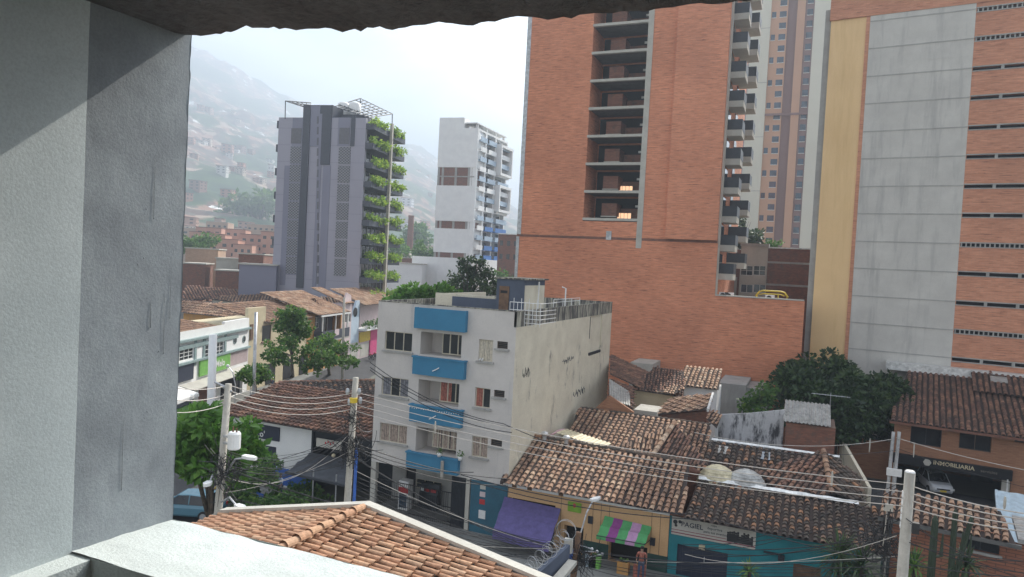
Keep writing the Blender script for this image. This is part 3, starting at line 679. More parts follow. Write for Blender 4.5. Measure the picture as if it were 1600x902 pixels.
# white rail cage on the roof edge
mb=MB();r0=onY(797,475,39.2).x;r1=onY(845,480,39.2).x
for z in (12.7,12.95,13.2,13.45,13.9):
    mb.tube([(r0,39.2,z),(r1,39.2,z)],.02,4);mb.tube([(r1,39.2,z),(r1,42,z)],.02,4)
for i in range(9): x=r0+(r1-r0)*i/8;mb.tube([(x,39.2,12.5),(x,39.2,13.9+.25*(i%2))],.018,4)
part('roof_railing',mb,M['white_gloss'],b4)
mb=MB()
for i in range(4): y=46+i*2.;mb.tube([(-16.1,y,12.5),(-16.1,y,13.9)],.02,4)
mb.tube([(-16.1,46,13.7),(-16.1,52,13.7)],.02,4);mb.tube([(-16.1,46,13.9),(-16.1,52,13.9)],.02,4)
mb.tube([(-16.6,50,12.5),(-16.6,50,14.6),(-16.9,50,14.7)],.05,6)
part('roof_pipe_rail',mb,M['white_gloss'],b4)
# windows
cur=[('glass_blue','glass','glass_blue'),('curtain_g','glass','curtain_g'),('curtain','curtain','curtain')]
def windowc(f,h,gs,par,nv,nh=1,**k):
    w=window(par,f,h,nv=nv,nh=nh,gm=M['glass'],**k)
    a0,a1,z0,z1=h
    for i,g in enumerate(gs):
        if g.startswith('glass'):continue
        mb=MB();w_=(a1-a0)/len(gs);n=max(6,int(w_/.09));b0=a0+w_*i+.03;b1=a0+w_*(i+1)-.03
        rec=k.get('rec',.14);vs=[];fs=[]
        for q in range(n*2+1):
            t=q/(n*2);o=-rec+.02+.012*math.sin(q*1.9+i);vs+=[f.w(b0+(b1-b0)*t,z0+.05,o),f.w(b0+(b1-b0)*t,z1-.05,o)]
        fs=[(2*q,2*q+2,2*q+3,2*q+1) for q in range(n*2)];mb.mesh(vs,fs);part('curtain',mb,M[g],w)
    return w
for h,gs in zip(wl,[('glass','glass','glass'),('curtain_g','glass','curtain_g'),('curtain','curtain','curtain')]):
    windowc(F4,h,gs,b4,3,sill=M['conc'])
for h,gs in zip(wt,[('curtain_w','curtain_w'),('curtain_r','glass'),('curtain','curtain')]): windowc(F4,h,gs,b4,2,sill=M['conc'])
for h in ws: window(b4,F4,h,nv=1,nh=4,fm=M['brown_frame'],sill=M['conc'],fw=.04)
for k,h in enumerate(bo):
    a0,a1,z0,z1=h;m_=a0+(a1-a0)*.40
    gs=[('glass','glass'),('curtain_r','glass'),('curtain','curtain','curtain')][k]
    if k==2: windowc(F4,(a0+.95,a1-.05,z0+.3,z1),gs,b4,5,rec=.45,name='window')
    else: windowc(F4,(m_,a1-.02,z0+.05,z1-.02),gs,b4,3,nh=1,rec=.75,name='glass_door',fw=.07)
# balconies
def bal(x0,y0,x1,y1,rim,pipe):
    q=.36;a0,a1,z0,z1=F4.rect(x0,y0,x1,y1,q)
    mb=MB();F4.box(mb,a0,a1,z0,z1,q-.12,q);F4.box(mb,a0,a0+.1,z0,z1,.0,q-.12);F4.box(mb,a1-.1,a1,z0,z1,.0,q-.12);F4.box(mb,a0+.1,a1-.1,z0+.05,z0+.17,.0,q-.12)
    b=part('balcony',mb,M['blue'],b4)
    if rim:
        m2=MB();F4.box(m2,a0-.06,a1+.06,z1+.001,z1+.09,q-.2,q+.06);F4.box(m2,a0-.06,a0+.14,z1+.001,z1+.09,.005,q-.2);F4.box(m2,a1-.14,a1+.06,z1+.001,z1+.09,.005,q-.2);part('rim',m2,M['blue'],b)
    if pipe:
        m2=MB();c=(a0+a1)/2-.05;m2.tube([F4.w(c+.15,z0+.55,q),F4.w(c-.05,z0+.42,q+.1),F4.w(c-.25,z0+.32,q+.1)],.035,6);part('drain_spout',m2,M['white_gloss'],b)
    return b,(a0,a1,z0,z1)
bal(648,480,726,520,False,False)
bb,r_=bal(645,558,724,594,True,True)
bb3,r3=bal(640,633,719,670,True,True)
bb4,r4=bal(635,707,714,744,True,False)
mb=MB()
for i in range(22):
    a=r3[0]+.1+(r3[1]-r3[0]-.2)*i/21;mb.ball(F4.w(a,r3[3]-.08-.05*abs(math.sin(i*.8)),.49),.035,6,4)
solo('string_lights',mb,M['white_gloss'],'string of small white lights along the rim of the middle blue balcony','string lights')
mb=MB();mb.tube([F4.w(r4[0]+2.6,r4[3]-.1,.52),F4.w(r4[0]+2.6,r4[2]-.2,.52)],.1,6);part('downpipe',mb,M['conc_post'],bb4)
def flowerpot(f,a,z,o,label,m=M['white_gloss'],lm=None):
    c=f.w(a,z,o);t=root('flower_pot',label,'flower pot',c);mb=MB();mb.tube([c,c+V((0,0,.1)),c+V((0,0,.24))],[.09,.12,.14],10);part('pot',mb,m,t,smooth=True)
    mb=MB();leaves(mb,[(c+V((0,0,.36)),.18)],60,.12);part('plant',mb,lm or M['leaf_mid'],t)
flowerpot(F4,r4[0]+2.3,r4[3]+.09,.42,'small white flower pot on the lowest blue balcony rim, left of the other')
flowerpot(F4,r4[0]+4.6-.9,r4[3]+.09,.42,'small white flower pot at the right end of the lowest blue balcony rim')
# shoes on the sill of the top tall window
for k in range(2):
    mb=MB();h=wt[0];c=F4.w(h[0]+.12+.16*k,h[2]+.002,.06);mb.ball(c+V((0,0,.06)),.06,8,6,(.8,1.9,.9));mb.ball(c+V((0,.06,.13)),.045,8,6,(.8,1,1.2))
    solo('shoe',mb,M['white_gloss'],'white shoe of the pair drying on the sill of the top tall window','shoe',group='pair of shoes on the sill',smooth=True)
# ground floor
pr0=F4.px(703,790)[0]
mb=MB();Fb=Fc((-24.93,40.6),90);g1=Fb.rect(634,748,647,800);g1=(g1[0],g1[1],.13,2.6);g2=Fb.rect(650,747,690,770)
Fb.holed(mb,0,pr0+.4,0,zg,[g1,g2],dep=.15);part('porch_wall',mb,M['conc'],b4)
window(b4,Fb,g2,nv=3,nh=2,rec=.1);mb=MB();Fb.box(mb,g1[0],g1[1],g1[2],g1[3],-.2,-.1);part('door',mb,M['void'],b4)
mb=MB();F4.box(mb,.0,.35,0,zg-.002,-.35,-.002);part('column',mb,M['conc_light'],b4);mb=MB();F4.box(mb,F4.px(726,800)[0],F4.px(732,800)[0],0,zg-.002,-.3,.01);part('column',mb,M['conc_light'],b4)
tx0=F4.px(735,790)[0]
mb=MB();F4.box(mb,tx0-.03,W4,0,zg-.003,-2.5,-.004);part('shop_wall',mb,M['tealdark'],b4)
mb=MB();mb.box(-24.9,-15.52,38.0,40.6,.0,.13);part('porch_floor',mb,M['pave'],b4)
mb=MB();F4.box(mb,pr0,tx0-.25,.13,zg-.05,-.12,-.08)
for i in range(12): c=pr0+(tx0-.25-pr0)*(i+.5)/12;F4.box(mb,c-.015,c+.015,.13,zg-.05,-.07,-.04)
gt=part('gate',mb,[M['steel_dark']],b4)
mb=MB();z=F4.px(758,805)[1];c=F4.px(753,805)[0];F4.box(mb,c-.22,c+.22,z-.25,z+.25,.001,.02)
part('notice',mb,M['white_trim'],b4)
for dz,m_ in ((1.5,'conc_light'),(1.05,'palepink'),(.6,'red')):
    mb=MB();F4.box(mb,c-.2,c+.15,z+dz,z+dz+.3,.001,.02);part('notice',mb,M[m_],b4,label='small coloured poster on the teal shop wall')
fe=root('iron_fence','black iron railing fence in front of the blue balcony block porch','fence',F4.w(2,.13,-.2))
mb=MB()
a=.45
while a<pr0-.1: mb.tube([F4.w(a,.13,-.15),F4.w(a,2.15,-.15)],.014,4);a+=.14
part('bars',mb,M['black_iron'],fe)
mb=MB()
for z in (.3,1.2,2.1): F4.box(mb,.4,pr0-.05,z,z+.05,-.2,-.16)
part('rails',mb,M['black_iron'],fe)
# drinks fridge and odds inside the porch
def fridge(c,label,band):
    t=root('drinks_fridge',label,'fridge',c);mb=MB();mb.box(c.x-.35,c.x+.35,c.y,c.y+.6,c.z+.05,c.z+1.9);part('cabinet',mb,M['white_gloss'],t)
    mb=MB();mb.box(c.x-.36,c.x+.36,c.y-.02,c.y-.002,c.z+1.15,c.z+1.5);part('sign_band',mb,M['red'],t)
    mb=MB();mb.box(c.x-.28,c.x+.28,c.y-.025,c.y-.003,c.z+.2,c.z+1.1);part('glass_door',mb,M['glass_blue'],t)
fridge(V((F4.w(1.9,0).x,38.9,.13)),'white fridge with a red band behind the black railing','x')
for k,(x,y) in enumerate(((664,790),(676,776),(660,783))):
    p=onY(x,y,39.9);t=root('coin_machine',['dark arcade style cabinet left of the porch gate','cabinet with a red lit front beside the porch gate','low dark cabinet under the porch window'][k],'cabinet',(p.x,39.9,.13))
    mb=MB();mb.prism([(p.x-.3,39.9,.13),(p.x-.3,40.45,.13),(p.x-.3,40.45,1.7),(p.x-.3,40.2,1.7),(p.x-.3,39.95,1.1)],(.6,0,0));part('case',mb,M['steel_dark'],t)
    mb=MB();mb.box(p.x-.2,p.x+.2,39.97,40.0,1.25,1.5);part('panel',mb,M['red'] if k!=2 else M['white_trim'],t)
# ================================================================== BRICK TOWER
FT=Fc((-29.86,72),90)
bt=root('brick_tower','huge windowless orange brick tower with a recessed column of open concrete landings','building',(-19,80,0))
def tx(x,y=200):return FT.px(x,y)[0]
HT=52.;ra=FT.px(920,180)[0];rb=FT.px(1004,200)[0];rb2=rb+.55;zlow=19.35
zr0=FT.px(950,341)[1]
W_T=-8.6+29.86;aG=FT.px(1045,300)[0]
mb=MB()
FT.holed(mb,.45,aG,zlow+.25,HT,[(ra,rb2,zr0-.35,HT)],dep=4.0)
FT.box(mb,aG,W_T,zlow+.25,HT,-.5,.5)
part('wall',mb,M['brick_tower'],bt)
mb=MB();mb.box(-29.4,-8.62,76.02,92,zlow,HT);mb.box(-29.4,FT.w(ra,0).x-.02,72.5,76,zlow+.3,HT-.1);mb.box(FT.w(rb2,0).x+.02,-8.9,72.5,76,zlow+.3,HT-.1);mb.box(-29.8,-8.62,72.6,92,0,zlow);part('rear_wall',mb,M['brick_tower'],bt)
mb=MB();FT.box(mb,.0,29.4,0,zlow,-.5,.0);part('lower_wall',mb,M['brick_tower'],bt) if False else None
za=FT.px(1115,462)[1]
mb=MB();mb.prism([V((-29.86,72,0)),V((-.35,72,0)),V((-.35,72,za)),V((-8.55,72,za)),V((-8.55,72,zlow)),V((-29.86,72,zlow))],(0,.6,0));part('lower_wall',mb,M['brick_tower'],bt)
mb=MB();FT.box(mb,.0,W_T,zlow+.001,zlow+.249,-.4,.03);part('string_course',mb,M['brick_dark'],bt)
mb=MB();FT.box(mb,-.02,.449,zlow+.25,HT,-.5,.03);mb.box(-29.9,-29.5,72.5,92,zlow+.25,HT);FT.box(mb,-.05,.3,0,zlow,.001,.04);part('edge_strip',mb,M['galv'],bt)
mb=MB();mb.box(-8.5,-.4,72.0-.08,72.65,za+.001,za+.12);part('coping',mb,M['conc_light'],bt)
mb=MB();mb.box(-8.5,-.4,72.6,84,za-.9,za-.7);part('terrace_slab',mb,M['conc'],bt)
# recess contents
mb=MB();FT.box(mb,rb,rb2+.02,zr0-3.0,HT,-.35,.05);part('frame_column',mb,M['conc_light'],bt)
mb=MB();FT.box(mb,rb+.001,rb2+.019,zr0-2.9,zr0-.36,.051,.06)
pit=2.885
n=int((HT-zr0)/pit)+1
X=lambda a:FT.w(a,0).x
for k in range(n):
    z=zr0+k*pit
    if z>HT-1:break
    mb=MB();FT.box(mb,ra-.05,rb-.002,z-.27,z,-.35,.04);part('edge_beam',mb,M['conc_light'],bt);mb=MB();mb.box(X(ra)+.01,X(rb2)-.01,72.36,75.98,z-.22,z-.06);part('landing_slab',mb,M['brown_t'] if 'brown_t' in M else M['kerb'],bt)  # slab coloured dark to stand in for shade on its underside
    # inner brick box with ledge and long parapet; darker brick carries the recess shade
    h=z-.06
    mb=MB();mb.box(X(ra)+1.5,X(ra)+3.1,73.6,75.8,h+.42,h+1.75);bx=part('landing_box',mb,M['brick_dark'],bt)
    mb=MB();mb.box(X(ra)+1.45,X(ra)+3.15,73.52,73.75,h+.3,h+.418);part('ledge',mb,M['conc_light'],bx)
    mb=MB();mb.box(X(ra)+3.2,X(rb)-.02,75.1,75.3,h+.02,h+1.35);part('landing_parapet',mb,M['brick_dark'],bt)
    mb=MB();mb.box(X(ra)+.15,X(rb)-.05,75.9,76.0,h+.05,h+2.5);part('landing_shade_sheet',mb,M['void'],bt)  # near-black sheet stands in for shade at the back of the recess
    mb=MB();mb.box(X(rb)-1.0,X(rb)-.45,75.0,75.09,h+1.5,h+1.72);part('vent_grille',mb,M['white_trim'],bt)
    if k<2:
        mb=MB();mb.box(X(rb)-2.9,X(rb)-1.3,74.9,75.0,h+.2,h+.9);w=part('window',mb,M['brown_frame'],bt)
        mb=MB()
        for i in range(4): mb.box(X(rb)-2.85+i*.38,X(rb)-2.52+i*.38,74.86,74.899,h+.25,h+.85)
        part('pane',mb,simple('glowing_sky_reflection',(.8,.5,.3),emit=((1,.6,.35),.5)) if k==0 else bpy.data.materials['glowing_sky_reflection'],w)  # weak orange emission stands in for sky reflected in the panes
p=FT.px(951,369);mb=MB();FT.box(mb,p[0]-.25,p[0]+.3,p[1]-.4,p[1]+.5,.001,.12);part('meter_box',mb,M['galv'],bt)
# side balconies (face +X)
mb=MB();mb.box(-8.619,-8.45,72.25,73.2,za+.1,HT);part('cream_pier',mb,M['conc_light'],bt)
pz=FT.px(1130,345)[1]
def tbal(y0,z,dx,name='balcony'):
    mb=MB();mb.box(-8.6,-8.6+dx,y0,y0+2.8,z,z+.62);b=part(name,mb,M['conc_light'],bt)
    mb=MB();mb.box(-8.6,-8.6+dx+.02,y0-.01,y0+.04,z+.621,z+1.65);mb.box(-8.6+dx-.04,-8.6+dx+.02,y0+.041,y0+2.8,z+.621,z+1.65);part('railing',mb,M['steel_dark'],b)
    mb=MB();mb.box(-8.62,-8.56,y0+.2,y0+2.6,z+.65,z+2.6);part('balcony_door',mb,M['glass'],b)
for k in range(-2,11):
    z=pz+k*pit
    if z+1>HT:break
    tbal(74.2,z,1.45);tbal(81,z+pit*.45,1.9)
# roof terrace bits beyond the low wing: yellow bench frame, air units
ya=onY(1180,468,74.5);yb=onY(1231,468,74.5);zt=onY(1205,455,74.5).z
t=root('yellow_tube_frame','long low yellow tube frame standing on the flat roof of the low brick wing','metal frame',((ya.x+yb.x)/2,74.5,za-.7))
z0=za-.7;z1=max(zt,za+.55);xa,xb=ya.x,yb.x
mb=MB()
for y in (74.4,75.6):
    mb.tube([(xa,y,z1-.55),(xa+.35,y,z1-.1),(xa+.7,y,z1),(xb-.7,y,z1),(xb-.35,y,z1-.1),(xb,y,z1-.55)],.07,8)
    mb.tube([(xa+.35,y,z1-.42),(xa+.7,y,z1-.3),(xb-.7,y,z1-.3),(xb-.35,y,z1-.42)],.05,6)
part('hoops',mb,M['yellow'],t,smooth=True)
mb=MB()
for x in (xa+.1,xa+1.1,xa+2.1,xb-.1): mb.tube([(x,74.4,z0),(x,74.4,z1-.3)],.04,6);mb.tube([(x,75.6,z0),(x,75.6,z1-.3)],.04,6)
part('legs',mb,M['yellow'],t)
def acunit(c,label,g=None):
    t=root('air_conditioner',label,'air conditioner',c,g);mb=MB();mb.box(c.x-.42,c.x+.42,c.y,c.y+.35,c.z+.08,c.z+.7);b=part('case',mb,M['white_trim'],t)
    mb=MB();mb.tube([(c.x-.08,c.y-.02,c.z+.39),(c.x-.08,c.y-.002,c.z+.39)],[.25,.25],14);part('fan_grille',mb,M['void'],t)
    mb=MB();mb.box(c.x-.35,c.x-.28,c.y,c.y+.3,c.z,c.z+.079);mb.box(c.x+.28,c.x+.35,c.y,c.y+.3,c.z,c.z+.079);part('feet',mb,M['steel_dark'],t)
for (x,l) in ((1203,'white air conditioner outdoor unit under the yellow tube frame'),(1139,'white air conditioner outdoor unit at the foot of the tower balconies'),(1130,'half hidden white air conditioner left of its neighbour by the tower')):
    p=onY(x,466,73.8);acunit(V((p.x,73.8 if x<1200 else 73.6,za-.35)),l)

# ================================================================== LOW BRICK APARTMENTS BEHIND THE WING
FA=Fc((onY(1120,430,92).x,92),90)
ap=root('brick_apartments','low brick apartment block with a white windowed middle bay, seen between the towers','building',FA.w(8,0))
def ax(x,y=430):return FA.px(x,y)
zt=ax(1200,388)[1];w0=ax(1156)[0];w1=ax(1198)[0];A1=ax(1275)[0]
mb=MB();FA.box(mb,0,w0,6,zt-.3,-8,0);FA.box(mb,w1,A1,6,zt,-8,0);part('wall',mb,M['brick_dark'],ap)
h=[]
for (xa,xb) in ((1158,1176),(1178,1196)):
    for (y0,y1) in ((415,431),(444,458)): h.append(FA.rect(xa,y0,xb,y1))
mb=MB();FA.holed(mb,w0,w1,6,zt+.2,h,dep=.3,o=.3);FA.box(mb,w0,w1,6,zt+.19,-8,-.02);mb.poly([FA.w(w0,6,.3),FA.w(w0,zt+.2,.3),FA.w(w0,zt+.2,-.02),FA.w(w0,6,-.02)]);mb.poly([FA.w(w1,6,-.02),FA.w(w1,zt+.2,-.02),FA.w(w1,zt+.2,.3),FA.w(w1,6,.3)])
part('white_bay',mb,M['conc_light'],ap)
for k,q in enumerate(h): window(ap,FA,q,nv=2,nh=2 if k%2==0 else 1,fm=M['white_trim'],gm=M['glass_blue'] if k in(1,3) else M['glass'],rec=.05,o=.2)
mb=MB();z=ax(1230,415)[1]
for y in (411,446):
    z=ax(1228,y)[1];FA.box(mb,w1+.02,A1,z-.12,z+.12,.001,.05)
FA.box(mb,w0-.1,w1+.1,zt+.2,zt+.5,-1,.5);part('band',mb,M['conc'],ap)
mb=MB();FA.box(mb,w1,A1,zt+.001,zt+.15,-8,.15);part('roof_edge',mb,M['flash'],ap)
q=FA.rect(1130,432,1150,462,.2);mb=MB();FA.box(mb,q[0],q[1],q[2],q[3],.001,.3);part('shutter',mb,M['conc'],ap)

# ================================================================== FAR TALL TOWER
FR=Fc((onY(1150,213,175).x,175),90)
ft=root('tall_apartment_tower','very tall cream and orange apartment tower rising between the brick tower and the car park','building',FR.w(9,0))
def rx(x,y=213):return FR.px(x,y)[0]
HF=96.
bands=[(1146,1163.5,'greypanel2',0),(1163.5,1193,'cream_t',.6),(1193,1219,'orange_t',0),(1219,1233.5,'brown_t',-.5),(1233.5,1246,'orange_t',.5),(1246,1260,'brown_t',0),(1260,1286,'cream_t',.6)]
M['cream_t']=plaster('pale_cream_tower',(.66,.65,.55),(.60,.59,.50),scale=.1,bump=.05,fine=.08)
M['orange_t']=plaster('salmon_tower',(.56,.34,.22),(.50,.30,.20),scale=.2,bump=.05,fine=.1)
M['brown_t']=plaster('brown_tower',(.26,.17,.16),(.23,.15,.14),scale=.2,bump=.05,fine=.1)
for i,(x0,x1,m_,o) in enumerate(bands):
    mb=MB();FR.box(mb,rx(x0)+(.0),rx(x1),0,HF,-14-.3*i,o);part('wall_bay',mb,M[m_],ft)
mb=MB();zj=FR.px(1210,180)[1];FR.box(mb,rx(1193)+.02,rx(1260)-.02,zj-.25,zj+.25,.51,.7);part('belt',mb,M['brown_t'],ft)
pitf=2.6
k=0;cnt=0
z=24.5
mj=MB()
while z<HF-3:
    for (x0,x1,fo,nv) in ((1194.5,1201,.01,1),(1206.5,1217,.01,2),(1249,1258,.01,2)):
        if (k%2==0 and x0<1200) or x0>1200:
            mb=MB();FR.box(mb,rx(x0),rx(x1),z,z+1.3,fo-.005,fo+.03);
            if cnt<99:
                w=part('window',mb,M['glass_blue'],ft);mq=MB();FR.box(mq,rx(x0)-.05,rx(x1)+.05,z-.12,z-.005,fo-.004,fo+.08);part('sill',mq,M['white_trim'],w)
            else: mj.v+=mb.v if False else []
            cnt+=1
    k+=1;z+=pitf
mb=MB()
for q in range(6):
    z=24+q*12.5;FR.box(mb,rx(1164),rx(1192.8),z,z+.12,.601,.62)
part('panel_joint',mb,M['conc'],ft)

# ================================================================== CAR PARK BUILDING ON THE RIGHT
PR=atD(1440,430,66);FP=Fc((PR.x,PR.y),98)
cp=root('parking_building','car park block of grey concrete, brick bands and a mustard yellow end strip','building',(11,76,0))
def pa(x,y=300):return FP.px(x,y)[0]
HP=56.;a_c0=pa(1272);a_y0=pa(1281);a_y1=pa(1336);a_g0=pa(1342);a_g1=pa(1505);a_end=a_g1+22
zb0=8.15;zhead=FP.px(1328,29)[1]
mb=MB();FP.box(mb,a_c0-.05,a_y0,0,zhead+1.2,-14,-.35);part('corner_column',mb,M['conc'],cp)
mb=MB();FP.box(mb,a_y0+.002,a_y1,0,zhead,-13.8,-.12);part('yellow_strip',mb,M['yellow_panel'],cp)
mb=MB();FP.box(mb,a_y1+.002,a_g0-.01,0,zhead,-13.6,-.02);part('brick_reveal',mb,M['brick_right'],cp)
mb=MB();FP.box(mb,a_y0-.1,a_end,zhead+.002,HP,-13.5,.05);part('brick_head',mb,M['brick_right'],cp)
mb=MB();FP.box(mb,a_g0,a_g1,0,zhead,-13.4,.0);part('concrete_panel',mb,M['conc_p'] if 'conc_p' in M else M['conc'],cp)
# concrete panel: board lines and floor ribs
zs=[FP.px(1560,y)[1] for y in (12,58,105,151,198,244,291,337,384,430,477,523,568)]
claustra={0,1,8,11}
mb=MB()
for z in zs:
    zz=z+.1;FP.box(mb,a_g0+.02,a_g1-.02,zz-.05,zz+.05,.001,.03)
part('floor_rib',mb,M['conc_rib'] if 'conc_rib' in M else M['conc'],cp)
mb=MB()
for i in range(1,12):
    a=a_g0+(a_g1-a_g0)*i/12;FP.box(mb,a-.008,a+.008,8,zhead-.1,.001,.006)
for z in zs: FP.box(mb,a_g0+.05,a_g1-.05,z-1.45,z-1.435,.0012,.009)
part('board_joint',mb,M['conc_p'],cp)
# brick bands with ventilation strips
zz=[zhead+.0]
hh=[]
for z in zs[1:]: hh.append((a_g1+.05,a_end-.1,z-.17,z+.17))
hh.append((a_g1+.05,a_end-.1,zs[0]-.22,min(zs[0]+.22,zhead-.02)))
mb=MB();FP.holed(mb,a_g1+.002,a_end,0,zhead,hh,dep=.6);part('brick_wall',mb,M['brick_right'],cp)
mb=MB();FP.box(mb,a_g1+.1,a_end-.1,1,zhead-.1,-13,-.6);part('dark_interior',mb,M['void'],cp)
for k,z in enumerate(zs):
    mb=MB();FP.box(mb,a_g1+.03,a_end,z+.15,z+.25,-.1,.05);FP.box(mb,a_g1+.03,a_end,z-.24,z-.15,-.1,.05)
    if k in claustra:
        a=a_g1+.1;c=0
        while a<a_end-.3:
            FP.box(mb,a,a+.11,z-.149,z+.149,-.12,.0);a+=.36
    else:
        a=a_g1+2.3
        while a<a_end: FP.box(mb,a-.12,a+.12,z-.149,z+.149,-.2,.03);a+=2.35
    part('ventilation_strip',mb,M['conc'],cp)
# white flashing along the foot
p0=onY(1395,585,74);
mb=MB();FP.box(mb,pa(1385,580),a_end,8.3,9.0,.06,1.5);part('foot_flashing',mb,M['flash'],cp)

# ================================================================== CHARCOAL TOWER WITH PLANTED BALCONIES
P1=atD(500,440,125);FD=Fc((P1.x,P1.y),80)
dt=root('planted_tower','dark and pale grey clad apartment tower with planted balconies and a steel roof canopy','building',FD.w(0,0,-6))
def dx(x,y=300):return FD.px(x,y)[0]
D0=dx(431);D1=dx(567);ztop=FD.px(500,184)[1]
mb=MB();FD.box(mb,D0,D1,0,ztop,-.6,0);FD.box(mb,D0,D1-1.65,0,ztop-.02,-13,-.61);part('wall',mb,M['greypanel'],dt)
def ins(x0,x1,y0,y1,m_,o=.06,nm='cladding_strip',lab=None):
    # zoom of the tower maps 2.578 px per px, origin (280,120); coordinates at local height
    mb=MB();ym=(y0+y1)/2;a0=FD.px(x0,ym)[0];a1=FD.px(x1,ym)[0];za=FD.px((x0+x1)/2,y1)[1];zb=FD.px((x0+x1)/2,y0)[1]
    FD.box(mb,a0,a1,za,zb,.001,o);return part(nm,mb,M[m_],dt),(a0,a1,za,zb)
q=lambda x,y:(280+x/2.578,120+y/2.578)
def z2(x0,x1,y0,y1,*a,**k):
    X0_,Y0_=q(x0,y0);X1_,Y1_=q(x1,y1);return ins(X0_,X1_,Y0_,Y1_,*a,**k)
z2(415,437,358,840,'greypanel2')
z2(445,490,165,800,'greypanel2',.08)
z2(488,516,132,852,'greydark',.25)
z2(528,566,118,282,'greypanel2',.1)
z2(575,612,118,355,'greydark',.2)
z2(570,600,358,855,'greypanel2',.07)
z2(640,688,165,280,'greypanel2',.08)
z2(692,708,160,280,'greydark',.12)
z2(551,566,150,855,'greypanel2',.12)
# pierced screens: one per storey and column, holes as a grid of light blocks
def screen(x0,x1,y0,y1):
    pp,(a0,a1,za,zb)=z2(x0,x1,y0,y1,'pierced',.1,nm='pierced_screen');return
    mb=MB();nx=5;nz=9
    for i in range(nx):
        for j in range(nz):
            if (i+j)%2: continue
            ca=a0+(a1-a0)*(i+.5)/nx;cz=za+(zb-za)*(j+.5)/nz
            FD.box(mb,ca-(a1-a0)/nx*.36,ca+(a1-a0)/nx*.36,cz-(zb-za)/nz*.3,cz+(zb-za)/nz*.3,.101,.12)
    part('screen_blocks',mb,M['white_trim'],pp)
for k in range(7):
    sh_=-3*k
    screen(449-3*k,491-3*k,282+74*k,350+74*k)
    screen(643-3*k,690-3*k,284+75*k,352+75*k)
for (x0,x1,y0,y1) in ((452,494,208,270),(645,686,206,272)):
    z2(x0,x1,y0,y1,'screen',.1,nm='louvre_panel')
for k in range(16): z2(556,563,160+43*k,190+43*k,'screen',.14,nm='slot_screen')
# storey joints
mb=MB()
for k in range(11):
    z=ztop-1.9-k*2.95;FD.box(mb,D0,D1,z,z+.05,.0,.012)
part('panel_joint',mb,M['greypanel2'],dt)
mb=MB();FD.box(mb,dx(474,170),dx(520,170),ztop,ztop+2.2,-8,-.0);FD.box(mb,dx(521,170),dx(560,170),ztop,ztop+1.2,-8,-3);part('roof_core',mb,M['greydark'],dt)
# small balconies on the left edge
for k in range(6):
    mb=MB();z=ztop-1.8-k*4.2;FD.box(mb,D0-.6,D0-.001,z,z+1.3,-2.2,-.4);part('edge_balcony',mb,M['greydark'],dt)
# right, planted face
PS=FD.w(D1,0);FDS=Fc((PS.x,PS.y),-10)
SL=14.6
nF=10;zf=ztop-1.7;pd=3.32
mb=MB();FDS.box(mb,.62,SL,0,ztop-.1,-3,-1.6);part('recessed_wall',mb,M['glass'],dt)
for k in range(nF):
    z=zf-k*pd
    if z<3:break
    mb=MB();FDS.box(mb,-.0,SL,z-.25,z+.75,1.3,1.5);FDS.box(mb,.62,SL,z-.25,z-.05,-1.6,1.3);FDS.box(mb,.02,.15,z-.25,z+.75,.02,1.3);b=part('balcony',mb,M['steel_dark'] if 0 else M['greydark'],dt)
    mb=MB()
    for i in range(9): FDS.box(mb,.3+i*1.8,.38+i*1.8,z-pd+.9,z-.3,-1.59,-1.5)
    part('window_mullions',mb,M['galv'],b)
    if k<11:
        for (s0,s1,l) in ((.4,6.2,'front'),(8.5,14.2,'rear')):
            c=FDS.w((s0+s1)/2,z+.3,1.0);t=root('balcony_plants','leafy green planter growing over one of the charcoal tower balconies','plant',c,group='planters on the charcoal tower balconies')
            mb=MB();mb.obox(FDS.w(s0,z+.0,.5),FDS.d*(s1-s0),FDS.n*.7,(0,0,.5));part('planter_box',mb,M['greydark'],t)
            mb=MB();bl=[]
            nb=5
            for i in range(nb): bl.append((FDS.w(s0+(s1-s0)*(i+.5)/nb+random.uniform(-.3,.3),z+1.0+random.uniform(-.1,.5),1.3+random.uniform(-.2,.3)),random.uniform(.75,1.1)))
            leaves(mb,bl,620,.5,droop=.5,nc=8);part('foliage',mb,M['leaf_bal'],t)
mb=MB();p=FDS.w(7.2,0);FDS.box(mb,6.9,7.5,0,ztop+.5,1.55,2.0);part('corner_post',mb,M['conc_post'],dt)
# steel canopy over the roof
mb=MB();z=ztop+2.6
def can(a0,a1,s0,s1,zz,zt=0.,n=8):
    for i in range(n+1):
        a=a0+(a1-a0)*i/n;t_=i/n;mb.tube([FD.w(a,zz+zt*(1-t_),s0),FD.w(a,zz+zt*(1-t_),s1)],.09,4)
    for j in range(4):
        o=s0+(s1-s0)*j/3;mb.tube([FD.w(a0,zz+zt,o),FD.w(a1,zz,o)],.11,4)
def canq(c,n,m_):
    A,B,C_,D_=[atD(*p) for p in c]
    for i in range(n+1): t_=i/n;mb.tube([A.lerp(B,t_),D_.lerp(C_,t_)],.07,4)
    for j in range(m_+1): t_=j/m_;mb.tube([A.lerp(D_,t_),B.lerp(C_,t_)],.10,4)
canq([(446,158,125),(486,161,131),(485,171,129),(474,167,125)],5,3);canq([(522,167,126),(563,154,134),(613,178,134),(576,184,125)],5,8)
for (xa,ya,yb_,DD) in ((446,158,186,125),(522,167,184,126),(563,155,184,131),(613,178,205,134)): mb.tube([atD(xa,ya,DD),atD(xa-.5,yb_,DD)],.1,4)
part('roof_canopy',mb,M['steel_dark'],dt)
